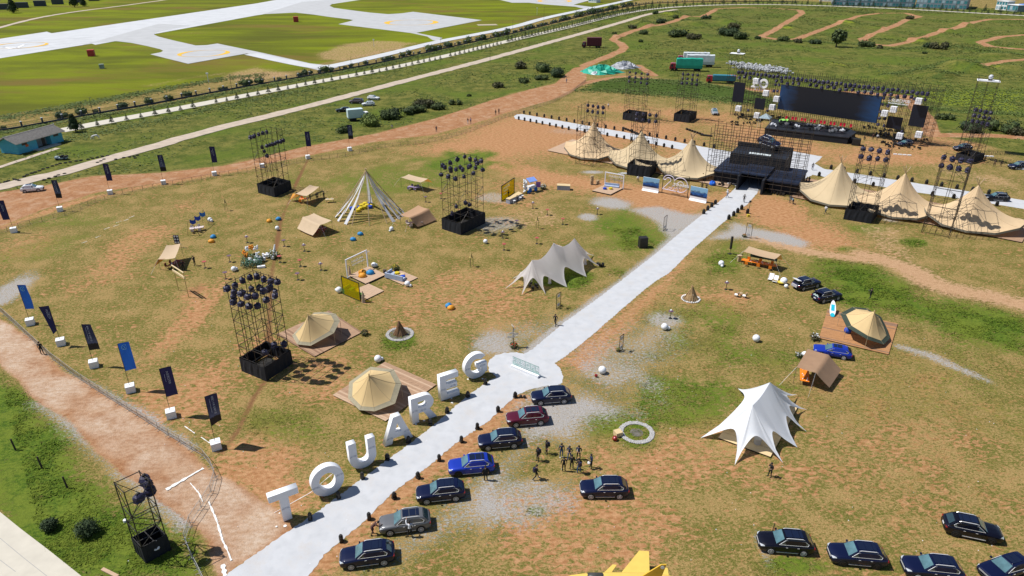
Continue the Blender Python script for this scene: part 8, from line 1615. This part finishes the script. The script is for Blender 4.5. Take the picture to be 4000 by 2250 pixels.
# signpost with pointing boards
p = g(1291, 872); t = empty('signpost', 'wooden signpost with pale pointing boards and a plant at its foot', 'signpost', loc=p); q = MB(); q.bar((0, 0, 0), (0, 0, 3.4), .07, 6); q.build('post', M_bark, t)
for i in range(6):
    z = 1.5 + i * .33; sg = 1 if i % 2 else -1; q = MB(); r0 = R(20 + i * 17); dx, dy = math.cos(r0) * sg, math.sin(r0) * .4 * sg; q._add([(-dx * .25, -dy * .25 - .08, z), (dx * .8, dy * .8 - .08, z + .05), (dx * 1.0, dy - .08, z + .17), (dx * .8, dy * .8 - .08, z + .29), (-dx * .25, -dy * .25 - .08, z + .24), (-dx * .25, -dy * .25 - .04, z), (dx * .8, dy * .8 - .04, z + .05), (dx * 1.0, dy - .04, z + .17), (dx * .8, dy * .8 - .04, z + .29), (-dx * .25, -dy * .25 - .04, z + .24)], [(0, 1, 2, 3, 4), (9, 8, 7, 6, 5), (0, 5, 6, 1), (1, 6, 7, 2), (2, 7, 8, 3), (3, 8, 9, 4), (4, 9, 5, 0)]); q.build('pointing_board', mat('pale_board', (.62, .56, .48), .8, amt=.1), t)
link(t); flowers(p + Vector((.1, -.35, 0)), .9, 'plant with a red flower at the foot of the signpost', cols=(M_lf2, mat('red_flower', (.60, .04, .01), .7)))
M_info = mat('info_grey', (.40, .40, .42), .6, amt=.3, sc=2)
for a, b, H, lb, fill in ((k(2, 2, 418,262), k(2, 2, 457,238), 2.6, 'black standing frame with a notice, left of the walkway below the star tent', True), (k(2, 2, 1010,668), k(2, 2, 1043,640), 2.5, 'black standing frame right of the walkway with a yellow flower pot', True), (k(2, 1, 1425,852), k(2, 1, 1452,830), 2.9, 'black standing frame left of the upper walkway near the gravel', False), (k(2, 1, 2200,908), k(2, 1, 2252,922), 2.9, 'pale standing frame right of the upper walkway', True)):
    t = empty('notice_frame', lb, 'notice frame', 'standing notice frames along the walkway', loc=a, rz=yaw(a, b)); L_ = (b - a).length
    for x in (0, L_): q = MB(); q.box(x, 0, H / 2, .07, .07, H); q.build('post', M_black, t)
    for z in (.1, H): q = MB(); q.box(L_ / 2, 0, z, L_ + .066, .068, .068); q.build('crossbar', M_black, t)
    for z in (.35, H - .7) if fill else (.4,): q = MB(); q.box(L_ / 2, 0, z + .25, L_ * .55, .03, .5); q.build('notice', M_info, t)
    q = MB(); q.bar((L_ * .4, 0, .1), (L_ * .4, 0, H), .015); q.bar((L_ * .65, 0, .1), (L_ * .65, 0, H), .015); q.build('rod', M_black, t); link(t)
flowers(k(2, 2, 1000, 655), .55, 'yellow flower pot at the right standing frame', cols=(M_lf2, M_fly)); flowers(k(2, 1, 2192, 908), .7, 'orange flower pot at the pale standing frame', cols=(M_lf2, MATS['orange_flower'])); flowers(k(2, 2, 462, 140 + 90), .4, 'yellow flower pot behind the left standing frame', cols=(M_lf2, M_fly))
q = MB(); q.box(0, 0, 1.0, 1.5, 1.2, 2.0); q.box(0, -.62, 1.0, 1.35, .05, 1.8); single('loudspeaker', q, M_black, 'large black loudspeaker cabinet on the grass left of the upper walkway', 'loudspeaker', loc=k(2, 1, 1232, 1003), rz=R(10)); 
q = MB(); q.bar((0, 0, 0), (0, 0, 1.2), .04); q.box(0, 0, 2.2, .32, .3, 2.4); q.box(0, 0, .05, .7, .7, .1); single('line_speaker', q, M_black, 'slim black column loudspeaker right of the upper walkway', 'loudspeaker', loc=k(2, 1, 2055, 1068), rz=R(20)); q = MB(); q.bar((0, 0, 0), (0, 0, 3.2), .04); q.box(0, 0, 3.2, .4, .3, .3); single('speaker_stand', q, M_black, 'thin speaker stand with a yellow foot beside the walkway near the gate', 'stand', loc=k(2, 1, 2227, 712)); q = MB(); q.box(0, 0, .25, .5, .5, .5); single('yellow_weight', q, M_fly, 'yellow weight at the foot of the thin speaker stand', 'weight', loc=k(2, 1, 2228, 716))
# fire pits
M_st = mat('pale_stone', (.42, .41, .40), .9, amt=.35, sc=3); M_stw = mat('white_stone', (.68, .67, .65), .8, amt=.1); M_log = mat('split_log', (.24, .135, .07), .8, amt=.35, sc=2); M_log2 = mat('pale_split_log', (.44, .29, .14), .8, amt=.25, sc=2)
def pit(p, r, n, sr, ms, label, logs=None, lm=None, lh=1.6, rows=2):
    t = empty('fire_pit', label, 'fire pit', loc=p); me = [MB().ball((0, 0, 0), 1, 7, 5, .7, .12).mesh('stone', ms) for _ in range(3)]; cnt = 0
    for w_ in range(rows):
        for i in range(n):
            a = 2 * math.pi * (i + .5 * w_) / n; rr_ = r + (w_ - .5 * (rows - 1)) * sr * 1.5; s_ = sr * random.uniform(.8, 1.25); o = ob('stone', random.choice(me), t, (rr_ * math.cos(a), rr_ * math.sin(a), s_ * .5)); o.scale = (s_,) * 3; o.rotation_euler = (0, 0, random.random() * 6)
    if rows > 1: q = MB(); q.lathe([(r + sr * 1.7, 0), (r + sr * 1.2, sr * .8), (r - sr * 1.2, sr * .8), (r - sr * 1.7, 0)], 40); q.f = q.f[:-2]; q.mi = q.mi[:-2]; q.build('gravel_bed', ms, t)
    q = MB(); q.lathe([(r - sr if logs else r * .42, .03), (.05, .05)], 24); q.build('ash_bed', mat('ash_soil', (.12, .11, .09), .95, amt=.7, sc=1.6), t)
    if logs:
        for i in range(logs):
            a = 2.4 * i; rb = (.62 + .25 * random.random()) * (lh / 1.7); top = Vector((random.uniform(-.1, .1), random.uniform(-.1, .1), lh * random.uniform(.85, 1.1))); q = MB(); q.bar((rb * math.cos(a), rb * math.sin(a), .03), top, .075, 5, .05); q.build('log', lm, t)
    link(t)
def rad(x, y, rx): return abs(g(x + rx, y).x - g(x, y).x)
pit(g(1006, 841), rad(1006, 841, 31), 52, .11, M_st, 'fire pit with a wide grey stone ring and a dark log cone', 34, M_log, 2.0, 3); pit(k(2, 2, 1685, 165), rad(1737, 752, 22), 26, .17, M_stw, 'fire pit with white stones and a tall pale log cone', 34, M_log2, 2.3, 1); pit(k(2, 3, 1175, 97), rad(1600, 1088, 39), 60, .12, M_st, 'large empty grey stone ring near the group of people', None, None, 0, 3)
q = MB(); q.box(0, 0, .3, .8, .8, .6, .4); single('wooden_crate', q, M_ply, 'small wooden crate at the empty stone ring', 'crate', loc=k(2, 3, 998, 122)); q = MB(); q.ball((0, 0, .3), .3, 8, 6, 1, .04); single('red_bag', q, M_red, 'red bag beside the empty stone ring', 'bag', loc=k(2, 3, 970, 170)); q = MB(); q.ball((0, 0, .25), .2, 8, 6, 1, .04); single('red_flower_pot', q, M_red, 'small red flower on the bare ground right of the circle', 'flower', loc=k(2, 2, 792, 900))
# wooden posts at the near left
for x, y, lb in ((148,262,'farthest dark wooden post in the near left grass'), (398,432,'middle dark wooden post in the near left grass'), (638,622,'nearest dark wooden post beside a bare patch')): p = k(0, 3, x, y); q = MB(); q.bar((0, 0, 0), (-.12, .05, 1.5), .10, 8, .09); single('wooden_post', q, mat('dark_post', (.05, .04, .03), .9, amt=.3), lb, 'post', 'dark wooden posts', loc=p)
q = MB(); q.box(0, 0, .1, 2.0, .3, .12, R(-25)); single('timber_offcut', q, M_wood3, 'pale plank lying by the near left tower at the bottom edge', 'plank', loc=k(0, 3, 1040, 1425)); q = MB(); q.lathe([(.18, 0), (.18, .3)], 10); single('white_pot', q, M_wht, 'small white pot in the grass left of the near left tower', 'pot', loc=k(0, 3, 1185, 940))
# deck chairs, surf board, small chairs
for i, (x, y, lb) in enumerate(((860,800,'left white deck chair beside the open SUV'), (955,845,'right white deck chair beside the open SUV'))):
    t = empty('deck_chair', lb, 'deck chair', 'white deck chairs', loc=cd(x, y + 60), rz=R(62)); q = MB(); P = [[Vector((-.9 + 1.8 * u, v, .18 + .5 * (2 * u - .6) ** 2 * .55)) for v in (-.38, .38)] for u in [j / 8 for j in range(9)]]; q.grid(P); q.build('sling', M_wht, t)
    for s_ in (-.4, .4): q = MB(); q.bar((-.8, s_, .02), (.85, s_, .75), .03); q.bar((.8, s_, 0), (-.1, s_, .45), .03); q.build('side_rail', M_pole, t)
    link(t)
t = empty('wooden_cart', 'small yellow wooden handcart with a round tray beside the deck chairs', 'handcart', loc=cd(1010, 960)); q = MB(); q.bar((-.9, .5, .5), (.1, 0, .35), .06); q.bar((-.8, .8, .5), (.2, .3, .35), .06); q.build('handle', M_bam, t); q = MB(); q.lathe([(.5, .25), (.55, .42)], 14, (.4, -.1, 0)); q.build('tray', M_fly, t); link(t)
for i, (x, y, lb) in enumerate(((2115,140,'left small wooden chair with a white cushion on the bare soil'), (2190,150,'right small wooden chair with a white cushion on the bare soil'))):
    t = empty('low_chair', lb, 'chair', 'low wooden chairs on the bare soil', loc=k(2, 2, x, y), rz=R(140)); q = MB(); q.box(0, 0, .35, .6, .55, .1); q.build('cushion', M_wht, t); q = MB(); q.box(-.3, 0, .6, .07, .55, .5); q.build('backrest', M_pole, t)
    for s_ in (-.26, .26): q = MB(); q.bar((-.35, s_, 0), (.3, s_, .4), .03); q.bar((.35, s_, 0), (-.3, s_, .4), .03); q.build('leg', M_pole, t)
    link(t)
q = MB(); q.lathe([(.3, .40), (.3, .45)], 10); q.bar((0, 0, 0), (0, 0, .4), .04); single('side_table', q, M_pole, 'tiny round side table between the low chairs', 'table', loc=k(2, 2, 2155, 130))
p = k(3, 2, 600, 305); t = empty('paddle_board', 'white and turquoise paddle board standing at the platform corner', 'paddle board', loc=(p.x, p.y, .9), rz=R(78)); oval = [(1.55 * math.cos(R(a)) , .42 * math.sin(R(a)) * (1 - .12 * math.cos(R(a)))) for a in range(0, 360, 12)]
q = MB(); q.prism(oval, -.06, .06); q.build('board', M_wht, t); q = MB(); q.box(.15, 0, .066, 1.2, .5, .012); q.build('deck_pad', mat('turquoise_pad', (.01, .42, .55), .5), t); q = MB(); q.prism([(x * .24 - 1.2, y * .75) for x, y in oval], .062, .072); q.build('tail_pad', MATS['turquoise_pad'], t); t.rotation_euler = (R(0), R(-28), R(70)); link(t)
q = MB(); q.ball((0, 0, .55), .5, 16, 10); single('blue_ball', q, M_poufb, 'blue ball under the front lip of the right bell tent', 'ball', loc=k(3, 2, 745, 490), smooth=True)
q = MB(); 
for x, y in ((800,960), (960,930), (930,1040)): p = wt(x, y) - wt(900, 980); q.lathe([(.4, .22), (.42, .95), (.15, 1.0)], 10, p)
single('covered_table_group', q, mat('grey_cover', (.45, .43, .40), .8, amt=.2), 'pale covered round tables on the plywood floor under the white star tent', 'tables', loc=wt(900, 980)); q = MB(); q.box(0, 0, .6, 1.2, .9, .9, R(-25)); single('plywood_box', q, M_ply, 'plywood box at the left side of the star tent floor', 'box', loc=wt(545, 830))
# equipment at star tent foot, cases inside cream star tent
clutter('equipment_case', 'equipment', 'cases under the left peak of the cream star tent', g(1342, 722), 1.3, M_black, 8, None, 91); clutter('equipment_case', 'equipment', 'cases at the right tip of the cream star tent', k(2, 1, 830, 1180), .6, M_black, 6, None, 92)
for x, y, lb in ((355,1345,'left cream pillar inside the cream star tent'), (690,1165,'right cream pillar inside the cream star tent')): q = MB(); q.lathe([(.3, 0), (.22, .3), (.22, 1.5), (.3, 1.7)], 10); single('cream_pillar', q, M_star2, lb, 'pillar', loc=k(2, 1, x, y))
for i in range(6): q = MB(); q.bar((0, 0, .1), (1.3, .8, .12), .07, 5); single('white_pole', q, M_wht, 'white pole lying on the grass by the black box of the second tent tower', 'pole', 'white poles on the grass', loc=k(2, 1, 1000 + i * 14, 312 + (i % 2) * 6))
for x, y, n in ((2035,410,7), (2170,395,3)): p = ct_(x, y); [single('straw_bale', MB().box(0, 0, .16 + .3 * i, .7, .5, .27, random.random()), M_pole, 'straw-coloured block in the small stacks left of the back lounge platform', 'block', 'straw-coloured blocks in stacks', loc=p) for i in range(n)]
# ------------------------------------------------------------------ yellow jet at the bottom edge
M_jet = mat('yellow_jet_paint', (.72, .50, .11), .45, amt=.08, sc=1.2, coat=.2); M_jetn = mat('pale_blue_nose', (.28, .42, .50), .5)
jf = lambda x, y, z=0: k(2, 3, x, y, z)
Pn, Pt = jf(440, 1432, 2.2), jf(1475, 1432, 2.2); c0 = Vector((Pn.x, Pn.y - .35, 0)); Lj = (Pt - Pn).length; t = empty('display_jet', 'yellow display jet aircraft cut by the bottom edge', 'aircraft', loc=c0, rz=0)
def jl(x): return (x - 440) / (1475 - 440) * Lj
prof = [(0, .08), (jl(480), .30), (jl(560), .52), (jl(700), .68), (jl(900), .74), (jl(1200), .74), (jl(1400), .62), (Lj + .3, .45)]
def fus(pr): 
    P = []
    for x, r in pr: P.append([(x, r * math.cos(R(a)), 1.75 + r * .95 * math.sin(R(a))) for a in range(0, 361, 24)])
    q = MB(); q.grid(P); return q
fus(prof[1:]).build('fuselage', M_jet, t, smooth=True); fus(prof[:2]).build('nose_cone', M_jetn, t, smooth=True)
q = MB(); x0, x1 = jl(695), jl(875); q.grid([[(x, y, 2.2 + (.42 if 0 < i < 4 else .10) * (1 - (y / .5) ** 2)) for y in (-.45, -.3, 0, .3, .45)] for i, x in enumerate([x0 + (x1 - x0) * f for f in (0, .2, .5, .8, 1)])]); q.build('canopy', mat('dusty_canopy', (.055, .055, .05), .35, amt=.4, sc=2), t, smooth=True)
def wing(pts, nm, m=M_jet, th=.08): q = MB(); q.slab([p - c0 for p in pts], th); q.build(nm, m, t)
zz = 1.75; wing([jf(1030,1418,zz), jf(1298,1418,zz), jf(1292,1215,zz), jf(1200,1208,zz)], 'wing'); mir = lambda p: Vector((p.x, 2 * c0.y - p.y, p.z)); wing([mir(p) for p in [jf(1030,1418,zz), jf(1298,1418,zz), jf(1292,1215,zz), jf(1200,1208,zz)]], 'wing')
wing([jf(860,1424,1.9), jf(935,1418,1.9), jf(990,1342,1.9), jf(948,1340,1.9)], 'canard'); wing([jf(1395,1440,1.8), jf(1478,1445,1.8), jf(1468,1372,1.8), jf(1440,1368,1.8)], 'tailplane')
a = Vector((jl(1240), -.05, 2.3)); q = MB(); T_ = [(jl(1200), 2.25), (jl(1400), 2.3), (jl(1432) - .0, 3.75), (jl(1385), 3.75)]; q._add([(x, -.05, z) for x, z in T_] + [(x, .05, z) for x, z in T_], [(0, 1, 2, 3), (7, 6, 5, 4), (0, 4, 5, 1), (1, 5, 6, 2), (2, 6, 7, 3), (3, 7, 4, 0)]); q.build('tail_fin', mat('shaded_fin_yellow', (.66, .40, .04), .45), t)  # fin colour is the jet yellow darkened, shade on its near side painted in
q = MB(); q.bar((jl(1398), -.055, 3.45), (jl(1398), -.075, 3.45), .17, 16); q.build('roundel', M_wht, t)
for x in (jl(620), jl(1150)): q = MB(); q.bar((x, 0, 0), (x, 0, 1.3), .06); q.bar((x, -.12, .25), (x, .12, .25), .25, 12); q.build('landing_gear', M_black, t)
link(t)
# scraps of litter
q = MB(); rd = random.Random(11)
for i in range(260):
    p = g(rd.uniform(300, 2500), rd.uniform(430, 1420)); s_ = rd.uniform(.02, .055); q.box(p.x, p.y, .03, s_ * 2, s_, .03, rd.random() * 3)
o = single('litter', q, M_cov, 'small pale scraps scattered over the grass', 'litter'); o['kind'] = 'stuff'
